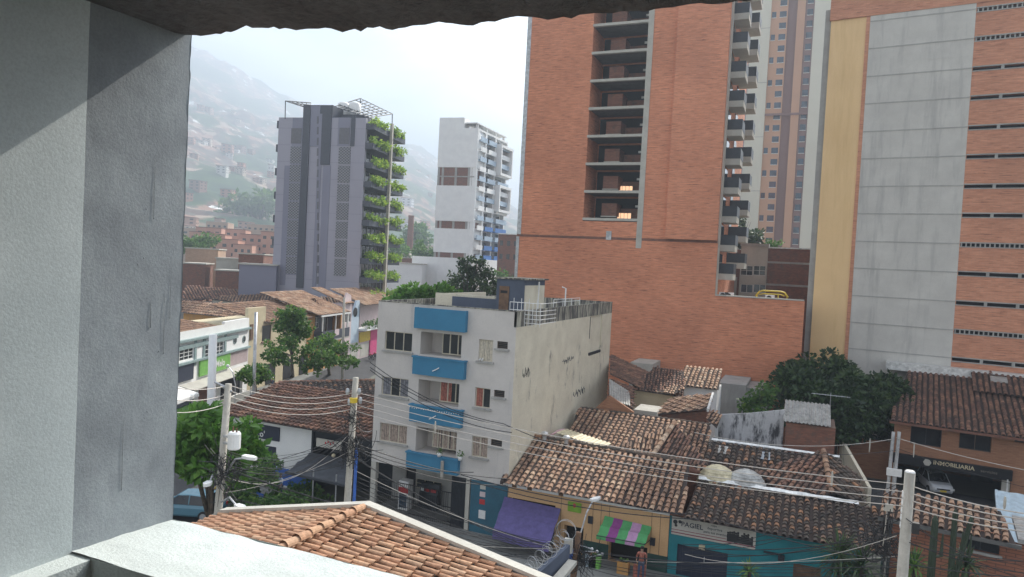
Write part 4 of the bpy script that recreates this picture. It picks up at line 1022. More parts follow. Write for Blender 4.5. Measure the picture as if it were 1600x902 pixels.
for x in (517,535):
    c=FD.w(dx(x,158),ztop+1.3,-5);mb=MB();mb.tube([c,c+V((0,0,.3)),c+V((0,0,2.2)),c+V((0,0,2.5))],[1.,1.1,1.1,.7],14)
    solo('water_tank',mb,M['white_gloss'],'white round water tank on the grey tower roof, '+('left of the pair' if x<520 else 'right of the pair'),'water tank',smooth=True)
# ================================================================== WHITE TOWER
P1=atD(700,400,188);FW_=Fc((P1.x,P1.y),84)
wt_=root('white_tower','slim white apartment tower with bare brick bands and blue and glass balconies','building',FW_.w(4,0,-8))
def wx(x,y=300):return FW_.px(x,y)[0]
r=lambda x,y:(600+x/2.733,150+y/2.733)
def wz(y,x=300):X_,Y_=r(x,y);return FW_.px(X_,Y_)[1]
WA=wx(683.5,261);WB=wx(744.5,262);ztw=wz(138,360);za_,zb_=wz(383),wz(305);zc_,zd_=wz(567),wz(535);ze_,zf_=wz(692),wz(670)
mb=MB()
for (a,b) in ((zb_,ztw),(zd_,za_),(zf_,zc_)):FW_.box(mb,WA,WB,a,b,-5,.05)
FW_.box(mb,WA-6,WB+.5,0,ze_,-5,.1);FW_.box(mb,WA,WA+7,ztw,wz(93,270),-4,.05);part('white_wall',mb,M['white'],wt_)
mb=MB()
for (a,b) in ((za_,zb_),(zc_,zd_),(ze_,zf_)):
    mb=MB();FW_.box(mb,WA+.15,WB-.6,a,b,-5,-.25);part('brick_band',mb,M['brick_dark'],wt_)
for (a,b) in ((za_,zb_),(zc_,zd_),(ze_,zf_)):
    for t_ in (.0,.12,.5,.88):
        mb=MB();FW_.box(mb,WA+.1+(WB-WA-1.3)*t_,WA+.7+(WB-WA-1.3)*t_,a,b,-.24,-.1);part('concrete_pier',mb,M['conc'],wt_)
mb=MB();FW_.box(mb,WA+.05,WB-.5,(za_+zb_)/2-.15,(za_+zb_)/2+.15,-.24,-.05);part('concrete_beam',mb,M['conc'],wt_)
PSW=FW_.w(WB,0);FWS=Fc((PSW.x,PSW.y),-1)
zr=wz(200,520)
LW=20.5
mb=MB();FWS.box(mb,.05,LW,ze_+.02,ztw-.5,-8,-1.3);part('rear_wall',mb,M['white'],wt_)
mb=MB();FWS.box(mb,-2,LW+1,0,ze_,-9,1.2);part('podium',mb,M['white'],wt_)
mb=MB();FWS.box(mb,.05,LW,ztw-.5,ztw,-8,.0);FWS.box(mb,.05,.9,ze_,ztw-.5,-1.2,0);FWS.box(mb,5.,6.,ze_,ztw-.5,-1.2,.0);FWS.box(mb,LW-.5,LW,ze_,ztw-.5,-1.2,0);FWS.box(mb,11.5,12.2,ze_,ztw-.5,-1.2,.0);part('pier',mb,M['white'],wt_)
mb=MB();FWS.box(mb,.3,LW,ztw+1.3,ztw+1.6,-5,-.5)
for a in (1,7,13,19):FWS.box(mb,a,a+.4,ztw,ztw+1.3,-1.2,-.6)
part('roof_frame',mb,M['white_trim'],wt_)
nfl=13;ph=(ztw-.5-ze_)/nfl
for k in range(nfl):
    z=ze_+k*ph
    for (s0,s1) in ((.95,4.95),(6.1,11.4),(12.3,LW-.55)):
        mb=MB();FWS.box(mb,s0,s1,z+.15,z+.3,-1.2,.6);out=.9 if s0>11 else .5
        low=k<4 and s0>5
        FWS.box(mb,s0,s1,z+.3,z+1.15,out,out+.12);FWS.box(mb,s0,s1,z-.1,z+.299,.0,out+.12)
        m_='bluebal' if low and k in(0,1,3) else ('white' if (k+int(s0))%2 else 'glass_blue')
        if 'bluebal' not in M:M['bluebal']=simple('balcony_blue',(.04,.16,.45));M['glasspale']=simple('pale_glass',(.35,.45,.55),rough=.2)
        b=part('balcony',mb,M[m_] if m_!='glass_blue' else M['glasspale'],wt_)
        mb=MB();FWS.box(mb,s0+.3,s1-.3,z+.32,z+ph-.35,-1.299,-1.2);part('window',mb,M['glass'],b)
# projecting frames at the far end
for (y0,y1) in ((200,300),(385,468)):
    mb=MB();z1_,z0_=wz(y0,520)+1,wz(y1,520)
    a0,a1=12.,LW
    FWS.box(mb,a0,a0+.6,z0_,z1_,.0,1.8);FWS.box(mb,a1-.6,a1,z0_,z1_,.0,1.8);FWS.box(mb,a0,a1,z1_-.01,z1_+.7,.0,1.8);FWS.box(mb,a0,a1,z0_-.7,z0_+.01,.0,1.8);part('projecting_frame',mb,M['white'],wt_)
for k in range(5):
    z=wz(755);FWb=FWS;mb=MB();FWb.box(mb,2+k*4,4.8+k*4,3,5.5,1.2,1.25);w=part('window',mb,M['glass'],wt_)
M['darkgreen']=simple('dark_green_paint',(.02,.06,.05))
# ================================================================== helpers for small houses
def G(x,y,z):return onZ(x,y,z)
def roofthing(name,label,polys,tm,pitch=.33,row=.4,group=None,cat='roof',walls=None,caps=None,wm=None,upv=None,seg=4,extra=None,jit=1.,nm2='wall'):
    """a low house seen mostly by its roof: roof plane meshes and wall prism beneath"""
    c=V((0,0,0));n=0
    for P in polys:
        for p in P:c+=p;n+=1
    c/=n;t=root(name,label,cat,(c.x,c.y,0),group)
    for i,P in enumerate(polys):
        mb=MB();tiles(mb,P,pitch,row,upv=(upv[i] if upv else None),seg=seg,jit=jit);part('roof',mb,[M[tm] if isinstance(tm,str) else M[tm[i]],M['deck']],t,smooth=False)
    if caps:
        for a,b in caps:
            mb=MB();capline(mb,a,b);part('ridge_tiles',mb,M[tm] if isinstance(tm,str) else M[tm[0]],t)
    if walls:
        for w in walls:
            pts,z0,z1,m_=w[:4];mb=MB();mb.prism([V((p[0],p[1],z0)) for p in pts],(0,0,z1-z0));part(nm2,mb,M[m_],t,label=w[4] if len(w)>4 else None)
    return t
# ------------------------------------------------------------------ orange gable roof below us
gy=14.5;pk=onY(570,797,gy)
ra_=onY(820,903,gy);rl_=onY(345,806,gy);rl2=onY(310,822,gy)
sl=(ra_.z-pk.z)/(ra_.x-pk.x);sr=(pk.z-rl_.z)/(pk.x-rl_.x)
xR=3.0;zR=pk.z+sl*(xR-pk.x);xL=rl_.x;zL=rl_.z
polyR=[V((pk.x,gy,pk.z)),V((pk.x,3.2,pk.z)),V((xR,3.2,zR)),V((xR,gy,zR))]
polyL=[V((pk.x,gy,pk.z)),V((xL,gy,zL)),V((xL,3.2,zL)),V((pk.x,3.2,pk.z))]
nh_=root('gabled_house','house just below the window with an orange clay tile gable roof and pale parapet coping','house',(-7,9,0))
mb=MB();tiles(mb,polyR,.205,.40,seg=6,jit=1.0,lift=.04);part('roof',mb,[M['t_orange'],M['deck']],nh_,smooth=False)
mb=MB();tiles(mb,polyL,.205,.40,seg=6,jit=1.0,lift=.04);part('roof',mb,[M['t_orange'],M['deck']],nh_,smooth=False)
mb=MB();capline(mb,(pk.x,3.2,pk.z+.06),(pk.x,gy-.05,pk.z+.06),r=.12,L=.40,seg=7);part('ridge_tiles',mb,M['t_orange'],nh_)
mb=MB();mb.prism([V((xL,gy+.02,0)),V((xR,gy+.02,0)),V((xR,gy+.02,zR+.08)),V((pk.x,gy+.02,pk.z+.08)),V((xL,gy+.02,zL+.08))],(0,.2,0));mb.prism([V((xL+.01,3.4,0)),V((xL+.01,gy,0)),V((xL+.01,gy,zL-.1)),V((xL+.01,3.4,zL-.1))],(.2,0,0));part('gable_wall',mb,M['white'],nh_)
mb=MB()
def cop(a,b,w=.26,h=.08,y0=gy-.06):
    mb.prism([V((a[0],y0,a[1])),V((b[0],y0,b[1])),V((b[0],y0,b[1]+h)),V((a[0],y0,a[1]+h))],(0,w,0))
cop((pk.x,pk.z+.09),(xR,zR+.09));cop((xL,zL+.09),(pk.x,pk.z+.09));cop((rl2.x,rl2.z+.0),(xL,zL+.09));mb.prism([V((rl2.x,gy-.06,rl2.z)),V((xL,gy-.06,zL+.0)),V((xL,3.4,zL-.1)),V((rl2.x-.2,3.4,zL-.5))],(0,0,.12)) if False else None
part('coping',mb,M['flash2'] if 'flash2' in M else M['conc_light'],nh_)
mb=MB();mb.prism([V((rl2.x-.05,gy,rl2.z-.05)),V((xL-.02,gy,zL-.02)),V((xL-.02,11.5,zL-.02)),V((rl2.x-.05,11.5,rl2.z-.05))],(0,0,.1));part('gutter',mb,M['conc_light'],nh_)

# ------------------------------------------------------------------ shops with tiled roofs
eL=onY(785,754,37.4);eR=onY(1067,803,37.4);rL=onY(818,680,42);rR=onY(1078,724,42)
SR=38.0
tA=roofthing('corner_shop','long tan shop under a sunlit clay tile roof, with a purple awning and a striped awning','',None) if False else None
FSx=Fc((-15.45,38),90)
shopA=root('tan_shop','tan painted shop under a sunlit clay tile roof, with purple and striped awnings','shop',(-10.5,41,0))
mb=MB();tiles(mb,[eL,eR,rR,rL],.36,.40);part('roof',mb,[M['t_lit'],M['deck']],shopA)
mb=MB();capline(mb,rR+V((0,.1,-.02)),rL+V((0,.1,-.02)),r=.15);part('ridge_tiles',mb,M['t_dark'],shopA)
mb=MB();mb.prism([eL+V((-.15,0,-.12)),eL+V((-.15,0,.05)),rL+V((-.15,0,.12)),rL+V((-.15,0,-.12))],(.2,0,0));part('verge',mb,M['deck'],shopA)
a1=FSx.px(1045,830)[0];ez_=min(eL.z,eR.z)
dr=[];
dA=FSx.rect(882,820,908,895);dA=(dA[0],dA[1],.13,dA[3]);dB=FSx.rect(915+37,845,1009,902);dB=(dB[0],dB[1],.13,FSx.px(980,850)[1])
dC=FSx.rect(792,830,862,900);dC=(dC[0],dC[1],.13,2.6)
mb=MB();FSx.holed(mb,.0,a1,0,ez_-.35,[dA,dB,dC],dep=.5)
mb.box(-15.45,FSx.w(a1,0).x,41.8,42,0,4.9);part('front_wall',mb,M['tan_wall'],shopA)
mb=MB();FSx.box(mb,-.02,a1,ez_-.349,ez_-.02,-.2,.05);fb=part('eaves_board',mb,M['white'],shopA)
for x in (804,828,877,):
    p=FSx.px(x,765 if x<850 else 773)[0];mb=MB();FSx.box(mb,p-.14,p+.14,ez_-.34,ez_-.03,.051,.07);part('vent',mb,M['wood'],fb)
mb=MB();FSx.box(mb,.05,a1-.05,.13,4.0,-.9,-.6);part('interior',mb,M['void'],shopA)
mb=MB()
for i in range(1,20):
    a=a1*i/20;
    if any(h[0]-.05<a<h[1]+.05 for h in (dA,dB,dC)):continue
    FSx.box(mb,a-.012,a+.012,.2,ez_-.36,.001,.008)
part('board_joint',mb,M['wood'],shopA)
mb=MB();q=FSx.rect(888,783,908,802);FSx.box(mb,q[0],q[1],q[2],q[3],.001,.05);sg=part('poster',mb,M['lime_sign'],shopA,label='lime green square sign above the shop door')
mb=MB();mb.ball(FSx.w((q[0]+q[1])/2,(q[2]+q[3])/2+.1,.06),.1,8,5,(1,.2,1.3));part('emblem',mb,M['red'],sg)
for (x,y) in ((923,812),(1020,846)):
    q=FSx.px(x,y);mb=MB();FSx.box(mb,q[0]-.13,q[0]+.13,q[1]-.2,q[1]+.2,.001,.12)
    solo('wall_lamp',mb,M['steel_dark'],'small dark box lantern on the tan shop wall, '+('left of' if x<1000 else 'right of')+' the striped awning','wall lamp')
mb=MB();FSx.box(mb,dA[1]+.02,dB[0]-.02,.13,1.0,.001,.03);part('dado',mb,M['darkgreen'],shopA);mb=MB();FSx.box(mb,dB[1]+.02,a1,.13,1.0,.001,.03);part('dado',mb,M['darkgreen'],shopA)
# purple awning, striped awning
def awning(px,f,o,name,label,m,stripes=None,th=.03,val=.25):
    """px: 4 pixel corners (tl,tr,br,bl); top at the wall, bottom thrown out by o"""
    tl=f.w(*f.px(*px[0],.06),.06);tr=f.w(*f.px(*px[1],.06),.06);br=f.w(*f.px(*px[2],o),o);bl=f.w(*f.px(*px[3],o),o)
    t=root(name,label,'awning',tl.lerp(tr,.5));n=(tr-tl).cross(bl-tl).normalized()
    if n.z<0:n=-n
    k=len(stripes) if stripes else 1
    for i in range(k):
        a=tl.lerp(tr,i/k);b=tl.lerp(tr,(i+1)/k);c=bl.lerp(br,(i+1)/k);d=bl.lerp(br,i/k)
        mb=MB();nn=8;vs=[]
        for j in range(nn+1):
            tt=j/nn;sg=-.13*abs(math.sin(math.pi*tt*2))
            vs+=[a.lerp(d,tt)+V((0,0,sg)),b.lerp(c,tt)+V((0,0,sg))]
        m0=len(vs);vs+=[v-n*th for v in vs]
        fs=[]
        for j in range(nn):fs+=[(2*j,2*j+1,2*j+3,2*j+2),(m0+2*j+2,m0+2*j+3,m0+2*j+1,m0+2*j)]
        fs+=[(1,0,m0,m0+1),(2*nn,2*nn+1,m0+2*nn+1,m0+2*nn)]
        for j in range(nn):fs+=[(2*j,2*j+2,m0+2*j+2,m0+2*j),(2*j+3,2*j+1,m0+2*j+1,m0+2*j+3)]
        mb.mesh(vs,fs)
        mb.obox(d-V((0,0,val)),c-d,f.n*.02,(0,0,val-.01))
        part('canvas',mb,M[stripes[i]] if stripes else m,t)
    mb=MB();mb.tube([bl-V((0,0,.03)),br-V((0,0,.03))],.03,6)
    for e,s in ((bl,tl),(br,tr)):mb.tube([e-V((0,0,.05)),s-V((0,0,.7))],.022,6)
    part('frame',mb,M['steel_dark'],t);return t
awning([(788,776),(876,795),(858,850),(770,828)],FSx,1.9,'purple_awning','large faded purple canvas awning over the shop corner',M['purple'],val=.5)
awning([(945,806),(1018,823),(1007,850),(932,836)],FSx,1.0,'striped_awning','small awning striped green, violet and pink over the shop window',None,['green_stripe','purple_stripe','green_stripe','pink_stripe','green_stripe'],val=.22)
# ------------------------------------------------------------------ teal shop
eL2=onY(1068,806,37.4);eR2=onY(1392,873,37.4);zE=(eL2.z+eR2.z)/2;eL2.z=eR2.z=zE
rL2=onY(1092,748,42.3);rR2=onY(1345,792,42.3);zr2=(rL2.z+rR2.z)/2
rL2.z=rR2.z=zr2
rR2.x=eR2.x
tS=root('teal_shop','teal painted shop with a white banner under a dark sooty tile roof','shop',(-1.5,41,0))
mb=MB();tiles(mb,[eL2,eR2,rR2,rL2],.36,.38,jit=1.3);part('roof',mb,[M['t_dark'],M['deck']],tS)
mb=MB();vs=[];k=40
for i in range(k+1):
    p=rL2.lerp(rR2,i/k*.88);w=.20+.05*noise.noise(V((i*.7,0,0)));vs+=[p+V((0,-w,.10)),p+V((0,0,.22+.02*math.sin(i))),p+V((0,w,.12))]
mb.mesh(vs,[(3*i+j,3*i+3+j,3*i+4+j,3*i+1+j) for i in range(k) for j in (0,1)]);part('ridge_flashing',mb,M['flash'],tS)
FTs=Fc((FSx.w(a1,0).x+.02,38.02),90);LT=eR2.x-FTs.w(0,0).x-1.0
dr1=FTs.rect(1058,856,1135,902);dr1=(dr1[0],dr1[1],.13,FTs.px(1060,850)[1]);dr2=FTs.rect(1240,880,1282,902);dr2=(dr2[0],dr2[1],.13,dr2[3])
mb=MB();FTs.holed(mb,.0,LT,0,zE-.15,[dr1,dr2],dep=.25);mb.box(FTs.w(LT,0).x-.2,FTs.w(LT,0).x,38.05,42,0,zE-.2);part('front_wall',mb,M['teal'],tS)
mb=MB();FTs.box(mb,0,LT,zE-.149,zE+.03,-.1,.12);part('eaves_board',mb,M['brick_dark'],tS)
mb=MB();FTs.box(mb,dr1[0],dr1[1],.13,dr1[3],-.2,-.12)
for i in range(5):
    a=dr1[0]+(dr1[1]-dr1[0])*(i+.5)/5;FTs.box(mb,a-.02,a+.02,.2,dr1[3]-.05,-.119,-.09)
dd=part('door',mb,M['navy_sign'],tS);mb=MB();c=(dr1[0]+dr1[1])/2;FTs.box(mb,c+.1,c+.14,1.1,1.35,-.088,-.05);part('handle',mb,M['galv'],dd)
mb=MB();FTs.box(mb,dr2[0],dr2[1],.13,dr2[3],-.2,-.12);part('door',mb,M['wood'],tS,label='brown slatted gate in the teal wall')
# banner: PAGIEL ...
q0=FTs.px(1049,812);q1=FTs.px(1180,858);ba0=q0[0]+.05;ba1=q1[0];bz1=zE-.18;bz0=bz1-.95
bn=root('shop_banner','long white banner reading PAGIEL with dark figures, over the teal shop door','banner',FTs.w((ba0+ba1)/2,bz0,.1))
mb=MB();FTs.box(mb,ba0,ba1,bz0,bz1,.05,.08);part('board',mb,M['conc_light'],bn)
mb=MB();FTs.box(mb,ba0,ba1,bz0+.10,bz0+.15,.081,.086);FTs.box(mb,ba0,ba0+(ba1-ba0)*.66,bz0+.26,bz0+.29,.081,.086);part('stripe',mb,simple('maroon',(.22,.03,.06)),bn)
text(bn,FTs,'PAGIEL',ba0+1.05,bz0+.62,.36,M['navy_sign'],.085,bold=.004)
text(bn,FTs,'ropa',ba0+2.15,bz0+.83,.16,M['navy_sign'],.085)
text(bn,FTs,'deportiva',ba0+2.2,bz0+.66,.20,M['navy_sign'],.085)
text(bn,FTs,'para tus eventos',ba0+2.25,bz0+.45,.18,M['navy_sign'],.085)
mb=MB();random.seed(5)
for i in range(13):
    a=ba0+(ba1-ba0)*(.68+.28*i/12);h=random.uniform(.3,.6);FTs.box(mb,a-.05,a+.05,bz0+.17,bz0+.17+h*.8,.081,.087+.0007*i);mb.ball(FTs.w(a,bz0+.17+h*.8+.06,.085),.06,8,5,(1,.1,1))
part('figures',mb,M['cable'],bn)
mb=MB()
for (dx_,dz_,r_) in ((.18,.68,.12),(.42,.72,.09),(.22,.5,.08)): mb.ball(FTs.w(ba0+dx_,bz0+dz_,.085),r_,10,5,(1,.08,1))
part('emblem',mb,M['cable'],bn)
mb=MB();q=FTs.px(1097,855);FTs.box(mb,q[0]-.15,q[0]+.15,q[1]-.12,q[1]+.12,.001,.15);solo('door_lamp',mb,M['cream'],'small cream lamp box below the white banner','wall lamp')
mb=MB();q=FTs.px(1226,871);FTs.box(mb,q[0]-.3,q[0]+.0,q[1]-.14,q[1]+.14,.05,.3);FTs.box(mb,q[0]-1.0,q[0]-.3,q[1]+.08,q[1]+.16,.05,.12);solo('floodlight',mb,M['steel_dark'],'dark floodlight box on a bracket on the teal wall','floodlight')
# ------------------------------------------------------------------ roofs behind the shops
# mottled dark roof with a small hip behind teal shop
c1=onY(1112,690,48);c2=onY(1312,716,48);zc=(c1.z+c2.z)/2;c1.z=c2.z=zc;b1=V((rL2.x-.2,43.,zc-1.5));b2=V((c2.x+.8,43.,zc-1.5))
hp=onY(1284,712,47.6);hb=onY(1299,776,43.2)
t=roofthing('rear_house','dark mottled tile roof with a small hip and bright ridge strip behind the teal shop'.replace('small hip and ',''),[[b1,b2,c2,c1]],'t_dark',.38,.40,cat='house',walls=[([(b1.x,43.2),(b2.x,43.2),(b2.x,52),(b1.x,52)],0,zc-1.75,'conc')],jit=1.2)
hx=onY(1186,742,44.2);hr=onY(1333,748,44.0);H0=V((hp.x,46.2,zc+.75));HB=V((hb.x,42.6,zc-.95))
mb=MB();tiles(mb,[H0,V((hx.x,44.6,zc-.85)),V((hx.x+1.2,42.8,zc-1.25)),HB],.34,.36,jit=2.,upv=None);part('roof',mb,[M['t_brown'],M['deck']],t)
mb=MB();tiles(mb,[H0,HB,V((hr.x+.6,43.2,zc-1.2)),V((hr.x+.3,45.8,zc-.6))],.34,.36,jit=2.);part('roof',mb,[M['t_dark'],M['deck']],t)
mb=MB();capline(mb,HB+V((0,0,.14)),H0+V((0,0,.14)),r=.17);part('ridge_tiles',mb,M['t_lit'],t)
mb=MB();vs=[];k=30
for i in range(k+1):
    p=c1.lerp(c2,i/k);w=.13+.05*noise.noise(V((i*.9,3,0)));vs+=[p+V((0,-w,.10)),p+V((0,0,.2)),p+V((0,w,.1))]
mb.mesh(vs,[(3*i+j,3*i+3+j,3*i+4+j,3*i+1+j) for i in range(k) for j in (0,1)]);part('ridge_flashing',mb,M['flash'],t)
for x in (1130,1195):
    p=onY(x,695 if x<1150 else 702,47.2);mb=MB();mb.obox((p.x-.4,46.6,zc-.42),(.9,0,0),(0,.9,.27),(0,0,.05));part('skylight',mb,M['corr'] if x<1150 else M['glass_blue'],t)
# two arched corrugated domes in front of it
for k,(x,y) in enumerate(((1122,742),(1166,748))):
    c=onY(x,y,43.0);mb=MB();vs=[];n1=18;n2=24;rr=1.2 if k==0 else 1.2
    cz=zc-1.45
    for j in range(n1+1):
        ph=math.pi/2*j/n1
        for i in range(n2+1):
            a=math.pi*2*i/n2;q=rr*math.cos(ph)*(1+.03*(1 if j%2 else -1));vs.append(V((c.x+math.cos(a)*q,42.9+math.sin(a)*q*.7,cz+math.sin(ph)*1.25+.012*math.cos(j*math.pi))))
    mb.mesh(vs,[(j*(n2+1)+i,j*(n2+1)+i+1,(j+1)*(n2+1)+i+1,(j+1)*(n2+1)+i) for j in range(n1) for i in range(n2)])
    solo('roof_dome',mb,M['corr_y'] if k==0 else M['corr'],('cream ' if k==0 else 'grey ')+'ribbed rounded rooflight behind the teal shop ridge','rooflight')
# house D: tile roof behind the lit shop
d1=onY(903,638,50);d2=onY(1110,666,50);zd=(d1.z+d2.z)/2;d1.z=d2.z=zd
e1=V((onY(880,690,44).x,44,zd-1.9));e2=V((d2.x+.6,44,zd-1.9))
t=roofthing('middle_house','weathered tile roof house in the courtyard behind the tan shop, beside the cream wall',[[e1,e2,d2,d1]],'t_lit',.36,.40,cat='house',walls=[([(e1.x,44.2),(e2.x,44.2),(e2.x,50),(e1.x,50)],0,zd-2.1,'conc')])
mb=MB();capline(mb,d2+V((0,.1,0)),d1+V((0,.1,0)));part('ridge_tiles',mb,M['t_dark'],t)
# hip E
H0=onY(1056,662,45.9);H1=onY(1016,722,42.5);H2=onY(957,700,43.0);H3=onY(1106,727,42.5);H4=onY(1110,700,46.)
t=roofthing('hipped_house','small hipped roof of narrow light brown tiles between the tan shop and the rear roofs',[[H0,H2,H1],[H0,H1,H3]],['t_lit','t_brown'],.24,.5,cat='house',seg=3,jit=1.4)
mb=MB();capline(mb,H1+V((0,0,.16)),H0+V((0,0,.16)),r=.17);part('ridge_tiles',mb,M['t_bright'],t)
mb=MB();mb.prism([V((H2.x+.3,H2.y+.2,0)),V((H1.x,H1.y+.4,0)),V((H3.x-.3,H3.y+.4,0)),V((H0.x+.5,H0.y-.2,0))],(0,0,min(H1.z,H2.z,H3.z)-.3));part('wall',mb,M['brick_dark'],t)
# cream corrugated sheet with pink piece
p=[onY(868,676,43.6),onY(942,700,43.0),onY(956,693,44.5),onY(885,670,45.5)]
mb=MB();corrug(mb,p[0],p[1],p[2],p[3],12,.03);solo('plastic_roof_sheet',mb,M['corr_y'],'cream corrugated plastic sheet lying between the two tile roofs','roof sheet')
p=[onY(855,683,43.8),onY(868,677,43.8),onY(884,670,45.2),onY(872,672,45.3)]
mb=MB();corrug(mb,p[0],p[1],p[2],p[3],4,.03);solo('pink_roof_sheet',mb,M['pink'],'small faded pink roof sheet beside the cream corrugated sheet','roof sheet')
# whirly vents on the ridge
for k,(x,y) in enumerate(((851,680),(885,686))):
    c=onY(x,y,41.8);t=root('roof_ventilator',['bright round roof ventilator near the left end of the lit ridge','bright round roof ventilator in front of the cream sheet'][k],'roof vent',c-V((0,0,.25)))
    mb=MB();mb.tube([c-V((0,0,.3)),c],.13,10);part('pipe',mb,M['galv'],t)
    mb=MB();mb.ball(c+V((0,0,.1)),.24,12,6,(1,1,.6));part('cap',mb,M['flash'],t,smooth=True)
# house with mono-pitch roof and gable (1020..1110, 612..650)
a=onY(1024,648,52.);b=onY(1104,641,52);c=onY(1112,616,54.5);d=onY(1048,624,54.5)
t=roofthing('lean_to_house','small rear house with a tilted light tile roof and grey gable wall',[[a,b,c,d]],'t_lit',.26,.5,cat='house',seg=3,jit=1.6)
mb=MB();mb.prism([V((a.x,52.3,0)),V((b.x,52.3,0)),V((b.x,52.3,b.z-.12)),V((a.x,52.3,a.z-.12))],(0,2,0));part('wall',mb,M['brick_dark'],t)
mb=MB();mb.prism([b+V((.02,-.1,-.1)),b+V((.02,-.1,.14)),c+V((.02,0,.14)),c+V((.02,0,-.1))],(.16,0,0));part('verge',mb,M['flash'],t)
a=onY(1104,655,51);b=onY(1120,670,50);c=onY(1128,648,51.5);d=onY(1112,642,52.)
mb=MB();tiles(mb,[a,b,c,d],.26,.4,jit=1.5,seg=3);part('roof',mb,[M['t_lit'],M['deck']],t)
mb=MB();p=onY(992,645,52);q_=onY(1026,650,51.5);mb.box(p.x,q_.x,51.5,54,0,onY(1000,641,51.5).z);part('low_wall',mb,M['conc_light'],t)
# yellow walled cube house
y0=onY(987,608,57);y1=onY(1052,615,57);zt=(y0.z+y1.z)/2
t=root('yellow_house','small yellow rendered house with a steep dark tile roof against the brick tower','house',((y0.x+y1.x)/2,59,0))
mb=MB();mb.box(y0.x,y1.x,57,61,0,zt);part('wall',mb,M['cream'],t)
r0=V((y0.x-.2,56.7,zt));r1=V((y1.x+.9,56.7,zt));r2=onY(1068,592,61.5);r3=onY(1024,570,61.5)
mb=MB();tiles(mb,[r0,r1,V((r2.x,61.5,r3.z-.3)),V((r3.x,61.5,r3.z))],.26,.4,seg=3,jit=1.6);part('roof',mb,[M['t_brown'],M['deck']],t)
a=onY(1030,612,56.2);b=onY(1052,617,56);c=onY(1074,607,57.5);d=onY(1055,602,58)
mb=MB();tiles(mb,[a,b,c,d],.26,.4,seg=3,jit=1.6);part('roof',mb,[M['t_bright'],M['deck']],t)
# white house with bright roof
w0=onY(1064,604,60);w1=onY(1121,607,60);zt=(w0.z+w1.z)/2
t=root('white_house','small white walled house with a short bright tile roof below the brick tower','house',((w0.x+w1.x)/2,62,0))
mb=MB();mb.box(w0.x,w1.x,60,63,0,zt);part('wall',mb,M['white'],t)
q0,q1=onY(1060,590,63.4),onY(1122,592,63.4)
mb=MB();tiles(mb,[V((w0.x-.2,59.6,zt+.02)),V((w1.x+.15,59.6,zt+.02)),V((q1.x+.3,63.4,zt+1.2)),V((w0.x-.3,63.4,zt+1.2))],.36,.45);part('roof',mb,[M['t_bright'],M['deck']],t)
# tumbled roofs against cream side wall (955..1010,548..640)
a=V((-15.3,53,onX(952,640,-15.4).z if 0 else 5.2));
pts=[onY(953,585,56),onY(1000,600,56),onY(1014,582,62),onY(956,550,62)]
t=roofthing('sagging_house','old sagging dark tile roofs squeezed between the cream wall and the brick tower',[pts],'t_brown',.28,.42,cat='house',jit=2.5,seg=3)
mb=MB();tiles(mb,[onY(950,632,50.5),onY(990,636,51.2),onY(992,606,55.8),onY(953,588,55.8)],.28,.42,seg=3,jit=2.5);part('roof',mb,[M['t_brown'],M['deck']],t)
mb=MB();corrug(mb,onY(952,625,50.8),onY(985,634,50.8),onY(984,612,54.5),onY(952,592,54.5),9,.03);
part('metal_patch',mb,M['corr'],t)
mb=MB();mb.box(-15.3,-12.4,51,70,0,4.6);part('wall',mb,M['brick_dark'],t)
mb=MB();g0=onY(927,641,50.3);g1=onY(990,644,50.3);gp=onY(952,618,50.3);mb.prism([V((g0.x,50.3,0)),V((g1.x,50.3,0)),V((g1.x,50.3,g1.z)),V((gp.x,50.3,gp.z)),V((g0.x,50.3,g0.z))],(0,.2,0));part('brick_gable',mb,M['brick_orange'],t)
# things along tower foot: low concrete annexes
for k,(xa,xb,y,Y,m_,l) in enumerate(((1122,1166,598,66,'conc','low grey concrete wall at the foot of the brick tower'),(1166,1200,606,67,'corr','pale corrugated roof slab against the tower foot'),(985,1020,566,68,'conc_light','narrow cream concrete block at the foot of the tower beside the cream wall'))):
    p=onY(xa,y,Y);q_=onY(xb,y,Y);mb=MB();mb.prism([V((p.x,Y,0)),V((q_.x,Y,0)),V((q_.x,Y,p.z)),V((p.x,Y,p.z))],(0,71.9-Y,0))
    solo('annex',mb,M[m_],l,'annex')
# stained white courtyard wall
a=onY(1124,648,52);b=onY(1226,645,52);c=onY(1226,706,52);
mb=MB();mb.prism([V((a.x,52,0)),V((b.x,52,0)),V((b.x,52,b.z+.2)),V((a.x+2.,52,a.z+.35)),V((a.x,52,a.z))],(0,.2,0));solo('courtyard_wall',mb,plaster('mouldy_white',(.55,.55,.56),(.45,.45,.46),scale=1.2,streak=(.05,.05,.055),sv=(1.6,1.6,.5),streak_amt=(.5,.62)),'white courtyard wall streaked with black mould','wall')
# brick shed with white sheet roof
a=onY(1228,662,51.2);b=onY(1306,668,51.2);zt=(a.z+b.z)/2
t=root('brick_shed','small brick shed with a bright corrugated sheet roof beside the mango tree','shed',((a.x+b.x)/2,53,0))
mb=MB();mb.box(a.x,b.x,51.2,54.5,0,zt);part('wall',mb,M['brick_dark'],t)
mb=MB();corrug(mb,V((a.x-.2,51.,zt+.12)),V((b.x-.3,51.,zt+.12)),V((b.x-.3,54.6,zt+1.0)),V((a.x-.2,54.6,zt+1.0)),12,.05);part('roof',mb,M['corr'],t)
